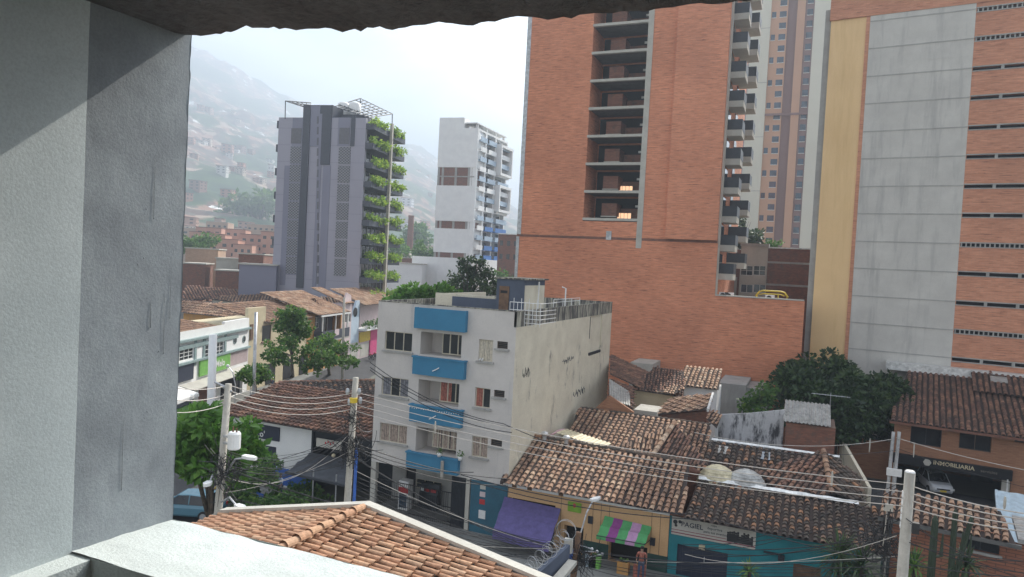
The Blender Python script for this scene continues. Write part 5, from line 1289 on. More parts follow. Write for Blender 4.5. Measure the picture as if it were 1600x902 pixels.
# diagonal boundary wall beside the driveway
w0=onZ(1305,664,3.);w1=onZ(1362,762,3.)
mb=MB();dv=(w1-w0).normalized();sv_=dv.cross(V((0,0,1)))*.22
mb.prism([V((w0.x,w0.y,0)),V((w1.x,w1.y,0)),V((w1.x,w1.y,3)),V((w0.x,w0.y,3))],sv_);solo('boundary_wall',mb,M['stained'],'long mossy boundary wall running down beside the driveway','wall')
p0=onZ(1305,664,2.6);mb=MB();mb.box(p0.x,onY(1400,690,66).x,66,66.25,0,3.2);solo('garden_wall',mb,M['brick_orange'],'orange brick garden wall behind the driveway, under the mango tree','wall')
# ------------------------------------------------------------------ brick house with garage
Pg=atD(1500,670,54);FGr=Fc((Pg.x,Pg.y),97)
def gx(x,y):return FGr.px(x,y)
G0=gx(1402,700)[0];G1=G0+15;zev=gx(1500,668)[1]
gh=root('garage_house','orange brick house with big dark upper windows, an open garage and a black name fascia','house',FGr.w((G0+G1)/2,0,-4))
hs=[FGr.rect(1424,662,1470,700),FGr.rect(1500,670,1548,712),FGr.rect(1586,678,1600,693)]
zfa=gx(1500,706)[1];zfb=gx(1530,735)[1];zo=gx(1500,738)[1]
aj=gx(1571,760)[0]
h2=FGr.rect(1424,662,1470,700);h3=FGr.rect(1500,668,1548,708)
mb=MB();FGr.holed(mb,G0,G1,2.95,zev,[h2,h3,hs[2]],dep=.25);FGr.box(mb,aj+.3,G1,0,2.949,-.3,0);part('wall',mb,M['brick_orange'],gh)
mb=MB();FGr.box(mb,G0-.3,G0,0,zev-.1,-9,-.02);FGr.box(mb,G1,G1+.2,0,zev-.1,-9,0);FGr.box(mb,G0,G1,0,zev-.2,-9,-8.8);part('side_wall',mb,M['brick_orange'],gh)
window(gh,FGr,h2,nv=2,fm=M['steel_dark'],rec=.2);window(gh,FGr,h3,nv=2,fm=M['brown_frame'],rec=.2);window(gh,FGr,hs[2],nv=1,fm=M['brown_frame'],rec=.2)
mb=MB();FGr.box(mb,G0-.25,aj+.35,2.2,2.948,-.4,.35);fa=part('fascia',mb,M['void'],gh)
text(gh,FGr,'INMOBILIARIA',gx(1490,722)[0],2.68,.42,M['cream'],.36,bold=.01);text(gh,FGr,'servicios',gx(1545,730)[0],2.62,.3,simple('dim_letters',(.2,.18,.14)),.36)
mb=MB();c=FGr.w(gx(1449,716)[0],2.62,.36);mb.prism([c+FGr.d*(.28*math.cos(i*math.pi/3))+V((0,0,.28*math.sin(i*math.pi/3))) for i in range(6)],FGr.n*.03);part('emblem',mb,M['conc_light'],gh)
mb=MB();FGr.box(mb,aj-.25,aj+.25,0,2.199,-.35,.1);FGr.box(mb,G0-.2,G0+.1,0,2.199,-.35,.1);part('column',mb,M['conc_light'],gh)
mb=MB();FGr.box(mb,G0-.25,G1,2.25,2.4,-8.7,-.41);part('garage_ceiling',mb,M['conc'],gh)
mb=MB();a_=gx(1530,755)[0];FGr.box(mb,a_,a_+1.5,.02,2.0,-8.2,-7.6);FGr.box(mb,a_-3.2,a_-3.05,.02,2.24,-8.6,-1.5);part('garage_partition',mb,M['kerb'],gh)
# roof
Z1=8.2+.0;e0=FGr.w(G0-.6,zev-.12,.6);e1=FGr.w(G1+.3,zev-.12,.6);t1=FGr.w(G1+.3,Z1+.2,-11.3);t0=FGr.w(G0+.3,Z1+.2,-11.3)
mb=MB();tiles(mb,[e0,e1,t1,t0],.42,.5,seg=3);part('roof',mb,[M['t_brown'],M['deck']],gh)
mb=MB();u0=FGr.w(gx(1532,640)[0],7.6,-7.0);u1=FGr.w(G1+.3,7.6,-7.);u2=FGr.w(G1+.3,8.9,-11.);u3=FGr.w(gx(1530,620)[0],8.9,-11)
tiles(mb,[u0,u1,u2,u3],.42,.5,seg=3);part('roof',mb,[M['t_brown'],M['deck']],gh,label='raised darker section of tile roof')
mb=MB();FGr.box(mb,G0-.65,G1+.3,zev-.3,zev-.12,.5,.64);part('eaves_board',mb,M['brick_dark'],gh)
mb=MB();sk_=gx(1578,617);mb.obox(FGr.w(sk_[0]-.5,8.35,-9.1),FGr.d*1.2,V((FGr.n.x*-.9,FGr.n.y*-.9,.3)),(0,0,.12));part('skylight',mb,M['corr'],gh)
# drain pipe & white tail of awning roof at right edge
mb=MB();a_=gx(1574,740)[0];mb.tube([FGr.w(a_,0,.45),FGr.w(a_,2.3,.45)],.05,6);part('downpipe',mb,M['white_gloss'],gh)
a=onY(1568,782,45);b=onY(1604,792,45);c=onY(1604,754,50);d=onY(1567,752,50)
t=root('metal_canopy','pale blue grey metal sheet canopy at the right edge beside the garage','canopy',((a.x+b.x)/2,47,0))
mb=MB();corrug(mb,V((a.x,44.5,2.6)),V((a.x+6,44.5,2.6)),V((d.x+6,51,4.)),V((d.x,51,4.)),8,.02);mb.prism([V((a.x,44.5,2.4)),V((a.x,44.5,2.65)),V((d.x,51,4.05)),V((d.x,51,3.8))],(-.15,0,0));part('sheet',mb,M['corr_blue'],t)
mb=MB()
for (x,y,z) in ((a.x,44.6,2.5),(d.x,50.9,3.8)):mb.tube([(x+.1,y,0),(x+.1,y,z)],.05,6)
part('post',mb,M['galv'],t)
# ------------------------------------------------------------------ brick house front right
Pb=atD(1490,820,34);FB=Fc((Pb.x,Pb.y),99)
def bx_(x,y,o=0):return FB.px(x,y,o)
B0=bx_(1392,850)[0];B1=bx_(1590,850)[0]+6;ze=4.55
bh=root('brick_bungalow','low red brick house with a short tile roof and dark window behind the cacti','house',FB.w((B0+B1)/2,0,-2))
hw=FB.rect(1505,824,1561,868)
mb=MB();FB.holed(mb,B0,B1,0,ze,[hw],dep=.25);FB.box(mb,B0,B0+.2,0,ze,-2.5,-.01);part('wall',mb,M['brick_house'],bh)
window(bh,FB,hw,nv=2,nh=1,fm=M['steel_dark'],rec=.2,sill=M['conc'])
be=bx_(1588,850,.5)[0]
mb=MB();tiles(mb,[FB.w(B0-.6,ze+.05,.55),FB.w(be,ze+.05,.55),FB.w(be-.5,ze+.75,-2.2),FB.w(B0-.6,ze+.75,-2.2)],.36,.42);part('roof',mb,[M['t_lit'],M['deck']],bh)
mb=MB();FB.box(mb,B0-.6,be+.2,ze-.14,ze+.04,.42,.6);part('gutter',mb,M['kerb'],bh)
mb=MB();FB.box(mb,be+.1,B1,ze+.0,ze+.2,-4,.1);part('flat_roof',mb,M['corr'],bh)
# ================================================================== LEFT: corner house with dark tile roof
FC_=Fc((onY(330,660,39).x,39),90)
zc_=onY(460,667,38.4).z;eA=onY(338,642,38.3);eB=onY(579,690,38.3);eA.z=eB.z=zc_;eB.x=-25.05
ch=root('corner_house','white walled corner house under a big brown tile roof, with navy sign','house',(-32,42,0))
k1=onY(433,599,46.5);k2=V((-25.05,46.5,k1.z))
mb=MB();tiles(mb,[eA,eB,k2,k1],.42,.60,jit=.6,lift=.07);part('roof',mb,[M['t_brown'],M['deck']],ch)
# second plane runs on behind, ridge rising to the right
k3=onY(583,561,57);k3.x=-25.05;k4=V((k1.x,k1.y,k1.z))
pB=[V((-25.05,46.6,k1.z-.1)),V((-25.05,57,k3.z)),V((k1.x,46.6,k1.z))]
kk=onY(583,564,58);pts=[V((k1.x-.1,46.7,k1.z)),V((-25.05,46.7,k1.z-.9)),V((-25.05,62,onY(583,564,62).z))]
mb=MB();tiles(mb,pts,.40,.60,jit=.8,seg=4);part('roof',mb,[M['t_dark'],M['deck']],ch,label='sootier rear roof slope')
mb=MB();capline(mb,V((-25.1,46.6,k1.z-.75)),V((k1.x,46.5,k1.z+.05)),r=.15);capline(mb,V((k1.x,46.7,k1.z)),V((-25.05,62,pts[2].z)),r=.16);part('ridge_tiles',mb,M['t_brown'],ch)
mb=MB();tiles(mb,[V((eA.x,38.3,zc_)),V((k1.x,46.5,k1.z)),V((k1.x-3.,52,k1.z-1.6)),V((eA.x-2.5,44,zc_-.4))],.42,.60,jit=.6);part('roof',mb,[M['t_brown'],M['deck']],ch)
fc0=FC_.px(352,700)[0];fc1=FC_.px(486,700)[0];fc2=(-25.0-FC_.w(0,0).x)
door=FC_.rect(404,694,430,740);door=(door[0],door[1],.13,door[3])
mb=MB();FC_.holed(mb,fc0,fc1,0,zc_-.1,[door],dep=.25);mb.box(FC_.w(fc0,0).x,FC_.w(fc0,0).x+.2,39.02,60,0,zc_-.3);part('front_wall',mb,M['white'],ch)
mb=MB();FC_.box(mb,door[0],door[1],.13,door[3],-.24,-.18);part('door',mb,M['navy_sign'],ch)
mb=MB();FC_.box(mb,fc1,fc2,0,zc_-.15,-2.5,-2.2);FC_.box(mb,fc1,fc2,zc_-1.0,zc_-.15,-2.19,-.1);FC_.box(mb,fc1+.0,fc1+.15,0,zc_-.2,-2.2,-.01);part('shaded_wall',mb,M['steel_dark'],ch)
sg=FC_.rect(400,664,437,690);mb=MB();FC_.box(mb,sg[0]-1.2,sg[1],sg[2],sg[3]+.1,.001,.1);sgn=part('sign_board',mb,M['navy_sign'],ch,label='navy sign board with pale letters co')
text(ch,FC_,'co\'',FC_.px(409,680)[0],FC_.px(409,680)[1]+.1,.62,M['white_trim'],.105,bold=.008)
text(ch,FC_,'tienda',FC_.px(409,688)[0],FC_.px(409,688)[1]+.02,.2,M['conc_post'],.105)
sg=FC_.rect(500,686,538,700);mb=MB();FC_.box(mb,sg[0],sg[1],sg[2]-.1,sg[3]+.15,.3,.38);s2=part('sign_board',mb,M['conc_light'],ch,label='long cream sign above the dark canopy')
mb=MB()
for i in range(4):
    a=sg[0]+(sg[1]-sg[0])*(.35+.1*i);FC_.box(mb,a,a+.12,sg[2]+.15+.08*(i%2),sg[2]+.3+.08*(i%2),.381,.386)
part('emblem',mb,M['red'],s2)
mb=MB();FC_.box(mb,FC_.px(430,735)[0],FC_.px(486,735)[0],.13,1.3,.001,.03);part('lower_wall',mb,M['bluebox'],ch,label='cobalt blue painted lower wall')
mb=MB();text(ch,FC_,'TRI',FC_.px(436,727)[0],1.55,.6,M['void'],.03,name='mural_lettering')
awning([(484,707),(548,718),(542,758),(445,737)],FC_,2.6,'dark_canopy','big dark grey fabric canopy spread in front of the corner house',M['canvas_grey'],val=.15)
mb=MB()
for (x) in (489,525): a=FC_.px(x,760,2.4)[0];p=FC_.w(a,0,2.4);mb.tube([p+V((0,0,.13)),p+V((0,0,2.4))],.05,6)
solo('canopy_posts',mb,M['galv'],'pair of thin metal posts holding the dark canopy','post') if False else None
for i,x in enumerate((489,525)):
    a=FC_.px(x,760,2.4)[0];p=FC_.w(a,0,2.4);mb=MB();mb.tube([p+V((0,0,.13)),p+V((0,0,2.45))],.05,6);solo('canopy_post',mb,M['galv'],('left' if i==0 else 'right')+' thin metal post under the front edge of the dark canopy','post')
for i,(x,y) in enumerate(((521,712),(551,707))):
    q=FC_.px(x,y,.6);c=FC_.w(q[0],q[1],.6);mb=MB();mb.ball(c,.13,10,6);solo('globe_lamp',mb,M['cream'],'round globe lamp under the eaves of the corner house, '+('left one' if i==0 else 'right one beside the pole'),'lamp',smooth=True)
# ================================================================== LEFT STREET FRONTS
FSh=Fc((P0.x,P0.y),-20)
ws_=root('white_corner_shop','white two storey shop with grey cornices and green sign on the side street','shop',FSh.w(3,0,-4))
S0=-9.;S1=FSh.px(389,520)[0];zt1=FSh.px(310,514)[1];zt2=FSh.px(370,500)[1];sst=FSh.px(351,505)[0]
wA=FSh.rect(283,541,302,560);wB=FSh.rect(321,534,349,553);wA=(wA[0]-1,wA[1],wA[2],wA[3])
zs1=FSh.px(330,556)[1]
sgT=FSh.px(330,560)[1]+.0
mb=MB();dor=[(-7.5,-4.5,.14,2.9),(-1.,2.4,.14,2.7),(3.2,7.,.14,2.7),(8,S1-1.2,.14,2.6)]
FSh.holed(mb,S0,S1,0,zt1,[wA,wB]+dor,dep=.4);FSh.box(mb,sst,S1,zt1,zt2,-.3,0);FSh.box(mb,S0,S1,0,zt1-.9,-9,-.42);part('wall',mb,M['white'],ws_)
window(ws_,FSh,wA,nv=4,nh=4,fm=M['white_trim'],rec=.1,fw=.07);window(ws_,FSh,wB,nv=5,nh=4,fm=M['white_trim'],rec=.1,fw=.07)
M['greytrim']=simple('sage_grey_trim',(.25,.33,.33))
mb=MB()
zc1=FSh.px(300,530)[1];FSh.box(mb,S0,S1,zc1-.12,zc1+.1,.001,.35);FSh.box(mb,S0,S1-3,zc1-.85,zc1-.45,.001,.12);FSh.box(mb,S0,S1,zs1-.15,zs1+.05,.001,.3)
zz=wB[2];FSh.box(mb,wB[0]-.5,wB[0]-.1,zz-.4,wB[3]+.5,.001,.08);FSh.box(mb,wB[1]+.1,wB[1]+.5,zz-.4,wB[3]+.5,.001,.08);FSh.box(mb,wA[1]+.1,wA[1]+.5,zz-.4,wB[3]+.5,.001,.08)
part('cornice',mb,M['greytrim'],ws_)
for (x,y) in ((367,532),(381,530)):
    q=FSh.px(x,y);c=FSh.w(q[0],q[1],.0);mb=MB();mb.tube([c,c+FSh.n*.06],[.42,.42],14);w=part('round_window',mb,M['greytrim'],ws_);mb=MB();mb.tube([c+FSh.n*.061,c+FSh.n*.08],[.3,.3],14);part('pane',mb,M['glass'],w)
q0=FSh.px(310,572);q1=FSh.px(357,564)
s_=root('green_shop_sign','bright green shop sign with white lettering on the white corner shop','sign',FSh.w((q0[0]+q1[0])/2,3.2,.1))
mb=MB();FSh.box(mb,q0[0],q1[0],zs1-1.75,zs1-.16,.05,.2);part('board',mb,M['green_sign'],s_)
text(s_,FSh,'Ca Melo',(q0[0]+q1[0])/2+.3,zs1-1.0,1.0,M['white_trim'],.21,bold=.02)
mb=MB();FSh.box(mb,S0,q0[0]-1.2,zs1-1.75,zs1-.16,.05,.15)
solo('navy_shop_sign',mb,M['navy_sign'],'dark navy shop sign left of the green one','sign')
mb=MB();a=q1[0]+.1
while a<S1-.2: FSh.box(mb,a,a+.12,zs1-1.7,zs1-.16,.02,.06);a+=.24
part('slatted_panel',mb,M['palepink'],ws_)
for k,d_ in enumerate(dor):
    mb=MB();FSh.box(mb,d_[0],d_[1],d_[2],d_[3],-.39,-.3);part('shopfront',mb,M[('void','glass_blue','brick_dark','void')[k]],ws_)
mb=MB();FSh.box(mb,dor[1][0]+.2,dor[1][1]-.1,.14,1.0,-.29,-.15);part('stall_riser',mb,M['green_sign'],ws_)
a0=FSh.px(283,592,0)[0]
t=root('white_shop_awning','white flat awning sticking out above the left shopfront of the white shop','awning',FSh.w(-4,3,1));mb=MB();mb.prism([FSh.w(-9,3.3,.1),FSh.w(-1.2,3.3,.1),FSh.w(-1.2,2.75,2.2),FSh.w(-9,2.75,2.2)],(0,0,.07));mb.prism([FSh.w(-9,2.75,2.2),FSh.w(-1.2,2.75,2.2),FSh.w(-1.2,2.5,2.2),FSh.w(-9,2.5,2.2)],FSh.n*.03);part('canvas',mb,M['white'],t)
mb=MB();mb.tube([FSh.w(-1.3,3.2,.1),FSh.w(-1.3,2.6,2.1)],.04,5);part('arm',mb,M['galv'],t)
mb=MB();mb.prism([FSh.w(-.8,3.2,.1),FSh.w(S1-1,3.2,.1),FSh.w(S1-1,2.9,1.6),FSh.w(-.8,2.9,1.6)],(0,0,.08));solo('shop_canopy',mb,M['conc_light'],'long thin beige canopy under the green sign','canopy')
E1=FSh.w(S1,0)
# roof behind the white shop
t=roofthing('shop_roof','clay tile roof sloping up behind the white shop parapet','',None) if False else None
pts=[FSh.w(S0,zt1-.4,-.5),FSh.w(sst+1.,zt1-.4,-.5),FSh.w(sst-6.,zt1+1.5,-7),FSh.w(S0,zt1+1.6,-7)]
mb=MB();tiles(mb,pts,.36,.45,seg=3);part('roof',mb,[M['t_lit'],M['deck']],ws_)
# cream house
F2=Fc((E1.x+.01,E1.y+.01),-12)
def f2(x,y,o=0):return F2.px(x,y,o)
aC=f2(428,520)[0];aD=f2(485,510)[0];aE=f2(534,500)[0];aF=f2(549,500)[0];aG_=f2(561,500)[0];aH=f2(582,500)[0];aI=f2(600,500)[0]
zC=f2(410,480)[1]
crm=root('cream_house','cream house with a maroon framed window under a clay tile roof, behind the street trees','house',F2.w((aC)/2,0,-4))
hw=[F2.rect(410,509,423,532)]
zr=f2(430,502)[1]
mb=MB();F2.holed(mb,.0,aD-1.,0,zr,hw,dep=.2);F2.box(mb,0,aD-1.,0,zr-.1,-8,-.21);F2.box(mb,-.3,3.5,zr,zC,-.4,0);part('wall',mb,M['cream'],crm)
for h in hw:window(crm,F2,h,nv=1,fm=M['brick_dark'],rec=.1,sill=M['brick_dark'])
mb=MB();tiles(mb,[F2.w(3.4,zr-.1,.5),F2.w(aD-.5,zr-.1,.5),F2.w(aD-.5,zr+1.9,-5),F2.w(0,zr+1.9,-5)],.38,.5,seg=3);part('roof',mb,[M['t_lit'],M['deck']],crm)
mb=MB();q=f2(391,520);F2.box(mb,.15,.7,6,7.8,.001,.1);part('shutter',mb,M['wood'],crm)
for i in range(4):
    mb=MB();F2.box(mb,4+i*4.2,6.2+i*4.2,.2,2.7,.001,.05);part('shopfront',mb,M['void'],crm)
# orange house strip + balcony house
bh2=root('balcony_house','two storey house with an ochre end wall and a long dark timber balcony','house',F2.w((aD+aE)/2,0,-4))
zb1=f2(512,488)[1];zb0=f2(512,527)[1]
hb=[(aD+.9+.0,aE-.2,zb0+.25,zb1-.3)]
aa=f2(492,510)[0]
mb=MB();F2.holed(mb,aD-1.,aE,0,zb1,[(aa,aE-.3,zb0+.1,zb1-.3),(aa+1,aE-1,.2,2.8)],dep=1.4);F2.box(mb,aD-1.,aE,0,zb1-.1,-8,-1.45);part('wall',mb,M['orange_wall'],bh2)
mb=MB();F2.box(mb,aa,aE-.3,zb0+.1,zb1-.3,-1.39,-1.3);bw_=part('balcony_wall',mb,M['greydark'],bh2)
for (s0,s1,z0,z1) in ((aa+1.2,aa+3.6,zb0+1.3,zb1-.7),(aa+5.,aa+6.4,zb0+.3,zb1-.7)):
    window(bh2,F2,(s0,s1,z0,z1),nv=3 if s1-s0>2 else 1,nh=2 if s1-s0>2 else 1,fm=M['white_trim'],rec=-.0,o=-1.24)
mb=MB();F2.box(mb,aa-.2,aE,zb0-.1,zb0+.1,-.1,1.3);F2.box(mb,aa-.2,aE,zb0+.1,zb0+1.2,1.2,1.3);F2.box(mb,aa-.2,aa-.1,zb0+.1,zb0+1.2,0,1.2);bb_=part('balcony',mb,M['greydark'],bh2)
mb=MB();F2.box(mb,aa-.2,aE,zb0-.35,zb0-.101,.0,1.25);part('balcony_beam',mb,M['conc_light'],bb_)
mb=MB()
for a in (aa,aa+4.2,aa+8.5,aE-.5): F2.box(mb,a,a+.15,zb0+.1,zb1-.3,1.0,1.15)
part('balcony_post',mb,M['white_trim'],bb_)
mb=MB();F2.box(mb,aa+3.6,aa+5.,zb0+.35,zb0+1.25,1.31,1.34);solo('drying_towel',mb,M['palepink'],'pale towel hung over the dark timber balcony rail','towel')
mb=MB();tiles(mb,[F2.w(aa-1.5,zb1-.1,1.4),F2.w(aE,zb1-.1,1.4),F2.w(aE-1,zb1+2.6,-6),F2.w(aa-4,zb1+2.6,-6)],.38,.5,seg=3);part('roof',mb,[M['t_bright'],M['deck']],bh2)
mb=MB();F2.box(mb,aa-1.,aE,zb1-.35,zb1-.12,1.3,1.42);part('eaves_board',mb,M['white_trim'],bh2)
# pink gable house
pk_=root('pink_gable_house','narrow pale pink house with a barred window between the balcony house and the blue gable','house',F2.w((aE+aF)/2,0,-4))
zp=f2(541,476)[1]
hp_=F2.rect(539,491,548,503)
mb=MB();F2.holed(mb,aE+.01,aF,0,zb1+.0,[hp_,(aE+1,aF-1,.2,2.9)],dep=.3);mb.prism([F2.w(aE+.01,zb1,0),F2.w(aF,zb1,0),F2.w(aF-.5,zb1+2.2,0),F2.w(aF-2,zb1+2.6,0)],F2.n*-.3);F2.box(mb,aE+.01,aF,0,zb1-.1,-5,-.31);part('wall',mb,M['palepink'],pk_)
window(pk_,F2,hp_,nv=4,fm=M['white_trim'],rec=.1)
mb=MB();tiles(mb,[F2.w(aE,zb1+1.,.4),F2.w(aF,zb1+2.2,.4) if 0 else F2.w(aF,zb1+1.,.4),F2.w(aF,zb1+3,-5),F2.w(aE,zb1+3,-5)],.38,.5,seg=3);part('roof',mb,[M['t_bright'],M['deck']],pk_)
# blue gable
bg=root('blue_gable_house','pale blue gabled front with a round window and yellow sign','house',F2.w((aF+aG_)/2,0,-4))
zt=f2(557,470)[1]
mb=MB();mb.prism([F2.w(aF+.01,0,0),F2.w(aG_,0,0),F2.w(aG_,zt,0),F2.w(aG_-1.,zt,0),F2.w(aF+.01,zt-2.6,0)],F2.n*-.35);part('wall',mb,M['paleblue'],bg)
q=f2(555,488);c=F2.w(q[0],q[1]);mb=MB();mb.tube([c,c+F2.n*.05],.75,16);part('round_window',mb,M['void'],bg)
mb=MB();F2.box(mb,aF+.1,aG_-.1,.15,f2(556,535)[1],.001,.03);part('shopfront',mb,M['conc_light'],bg)
# balcony with plants
gp=root('planted_balcony_house','mauve walled house with a planted balcony over an arched door, side street end','house',F2.w((aG_+aH)/2,0,-4))
zf_b=f2(572,512)[1];zt=f2(572,476)[1];L_=aI+6
mb=MB();F2.box(mb,aG_+.01,L_,0,zt,-5,-1.2);F2.box(mb,aG_+.01,L_,0,zf_b-.3,-1.19,0);part('wall',mb,M['palepink'],gp)
mb=MB();F2.box(mb,aG_+.4,aG_+2.8,zf_b,zt-.5,-1.19,-1.1);part('balcony_door',mb,M['void'],gp)
mb=MB();F2.box(mb,aG_+.01,L_,zf_b-.3,zf_b,-1.18,1.2);F2.box(mb,aG_+.01,L_,zf_b,zf_b+.5,1.1,1.2);part('balcony',mb,M['white'],gp)
mb=MB();tiles(mb,[F2.w(aG_,zt,.9),F2.w(L_,zt,.9),F2.w(L_,zt+2.2,-5),F2.w(aG_,zt+2.2,-5)],.38,.5,seg=3);part('roof',mb,[M['t_bright'],M['deck']],gp)
mb=MB();F2.box(mb,aG_+.3,aG_+.3+5,zf_b-2.2,zf_b-.6,.001,.15);part('sign_board',mb,M['yellow'],gp,label='yellow shop sign under the balcony')
mb=MB();F2.box(mb,aG_+1,aG_+4.5,.2,zf_b-2.5,.001,.03);part('shutter',mb,M['conc_light'],gp)
mb=MB()
a=aG_+6.5;mb.prism([F2.w(a,.15,.001),F2.w(a+2,.15,.001)]+[F2.w(a+1+math.cos(t_*math.pi/8),3.+math.sin(t_*math.pi/8),.001) for t_ in range(9)],F2.n*.03);part('arched_door',mb,M['darkblue'],gp)
mb=MB();F2.box(mb,aH-1,L_,.1,zf_b-.35,.001,.2);part('shopfront',mb,M['magenta'],gp)
t=root('balcony_shrubs','bushy plants crowding the balcony at the end of the side street','plant',F2.w(aG_+3,zf_b,1.))
mb=MB();leaves(mb,[(F2.w(aG_+1.+1.6*i,zf_b+.7,1.1),.8) for i in range(5)],700,.35);part('foliage',mb,M['leaf_mid'],t)
# roofs behind the street fronts
def rp(l,P,tm,pitch=.5,row=.6,w=None,n='rear_roof',hh=None,sg=3):
    pts=[onZ(x,y,z) for x,y,z in P];c=sum(pts,V((0,0,0)))/len(pts)
    t=root(n,l,'house',(c.x,c.y,0));mb=MB();tiles(mb,pts,pitch,row,seg=sg,jit=1.3);part('roof',mb,[M[tm],M['deck']],t)
    if w:
        mb=MB();a,b=pts[0],pts[1];d=(b-a);s_=V((-d.y,d.x,0)).normalized()
        if s_.dot(V((c.x,c.y,0)))<0:s_=-s_
        mb.prism([V((a.x,a.y,0))+s_*.4,V((b.x,b.y,0))+s_*.4,V((b.x,b.y,b.z-.15))+s_*.4,V((a.x,a.y,a.z-.15))+s_*.4],s_*.3);part('wall',mb,M[w],t)
    return t
rp('long tile roof over an ochre and cream wall behind the white shop',[(283,488,7.4),(379,498,7.4),(383,477,8.9),(285,468,8.9)],'t_lit',w='orange_wall')
rp('dark tile roof with a grey gable far left behind the ochre walled house',[(283,470,7.6),(398,470,7.6),(402,455,9.2),(290,452,9.2)],'t_brown',w='conc')
rp('pale ridged tile roof below the brick boxes beside the charcoal tower',[(330,468,8.0),(425,474,8.0),(450,458,9.2),(345,456,9.2)],'t_lit',w='conc_light')
rp('tile roof with brown gable left of the street trees',[(412,478,8.2),(480,490,8.2),(492,466,10.),(425,464,10.)],'t_lit',w='brick_dark')
rp('bright tile roof running up to the foot of the charcoal tower',[(440,470,8.6),(550,474,8.6),(548,460,9.8),(450,459,9.8)],'t_bright',w='conc_light')
rp('brown tile roof right at the foot of the charcoal tower',[(400,461,8.8),(575,466,8.8),(590,455,10.),(430,452,10.)],'t_brown',w='conc')
rp('clay tile roof with pink wall behind the flat roofed blue balcony block',[(622,440,9.0),(705,446,9.0),(697,424,11.),(640,420,11.)],'t_brown',w='pink')
rp('dark tile roof left of the pink walled house',[(600,452,8.6),(640,452,8.6),(660,432,10.),(610,436,10.)],'t_brown',w='conc')
# far boxes: own bricks and renders
def fbox(n,l,x0,x1,yt,D,dep,m_,yb=None,cat='building',az=None,wins=None,wm='glass',g=None,roof=None):
    if az is None:
        rr=ray((x0+x1)/2,400);az=90+math.degrees(math.atan2(rr.x,rr.y))*.75
    p0=atD(x0,yt,D);f=Fc((p0.x,p0.y),az);a1,zt=f.px(x1,yt);zt=p0.z
    t=root(n,l,cat,f.w(a1/2,0,-dep/2),g)
    mb=MB();f.box(mb,0,a1,0 if yb is None else f.px(x0,yb)[1],zt,-dep,0);part('wall',mb,M[m_],t)
    if wins:
        nx,nz,fl=wins
        for i in range(nx):
            for j in range(nz):
                a=a1*(i+.5)/nx;z=zt-fl*(j+.65);w=MB();f.box(w,a-a1/nx*.22,a+a1/nx*.22,z-.6,z+.6,-.05,.05);part('window',w,M[wm],t)
    mb=MB();f.box(mb,-.2,a1+.2,zt+.001,zt+.25,-dep-.2,.2);part('roof_edge',mb,M[roof or 'conc_light'],t)
    return t
fbox('brick_box_house','tan brick box building with a blank wall just beyond the jamb',290,341,388,150,9,'brick_tan')
fbox('brick_box_house','dark red and grey brick building below the tan brick box',286,321,412,140,8,'brick_dark')
fbox('brick_box_house','long dark red brick wall building left of the charcoal tower foot',337,393,423,133,8,'brick_dark')
fbox('grey_annex','lilac grey low annex joined to the left side of the charcoal tower',374,432,413,124,5,'greypanel2')
fbox('brick_box_house','brown brick upper storey box behind the lilac annex',373,412,397,140,10,'brick_dark')
fbox('tile_stack_yard','pale stacked rubble yard wall between the brick boxes',338,374,404,142,6,'conc_light')
fbox('brick_block','brick block right of the white tower foot',779,812,366,170,20,'brick_dark',wins=(3,2,3.2),roof='white_trim')
fbox('cream_factory','cream industrial building with brick wall between the two towers',604,684,402,230,20,'brick_dark')
fbox('cream_factory','pale low roofed hall left of the white tower',600,640,392,260,16,'conc_light')
fbox('white_sheds','bright white low sheds behind the planted tower',606,660,411,180,14,'white')
for i,(x0,x1,yt,D,l) in enumerate(((296,334,362,300,'terracotta apartment wing furthest left, close to the jamb'),(330,352,366,285,'terracotta stair wing with two window columns'),(344,372,374,270,'terracotta block in the middle of the complex with three stacked windows'),(364,394,382,265,'low terracotta block right of the middle one'),(376,412,366,290,'terracotta block behind on the right of the complex'),(408,432,362,280,'terracotta block cut by the charcoal tower'),(306,346,355,330,'upper terracotta rear wing'),(352,384,358,320,'terracotta rear wing with stepped roof'))):
    fbox('terracotta_apartments',l,x0,x1,yt,D,14,'terracotta',wins=(3 if x1-x0>28 else 2,3,3.4),roof='t_lit' if False else 'brick_dark')
fbox('beige_block','beige apartment block with a window column above the terracotta complex',322,356,346,430,20,'brick_tan',wins=(4,3,4))
fbox('brick_slab_block','wide pinkish brick block right behind, at the edge of the charcoal tower',386,430,350,430,20,'brick_tan',wins=(5,3,4))
fbox('beige_block','small beige block left of the terracotta complex',284,320,356,420,20,'brick_tan',wins=(3,2,4))
ck=atD(641,372,330);t=root('brick_chimney','tall old brick factory chimney left of the white tower','chimney',(ck.x,ck.y,0));zt=atD(641,337,330).z
mb=MB();mb.tube([(ck.x,ck.y,0),(ck.x,ck.y,zt-1),(ck.x,ck.y,zt)],[1.7,1.3,1.45],14);part('stack',mb,M['brick_dark'],t)
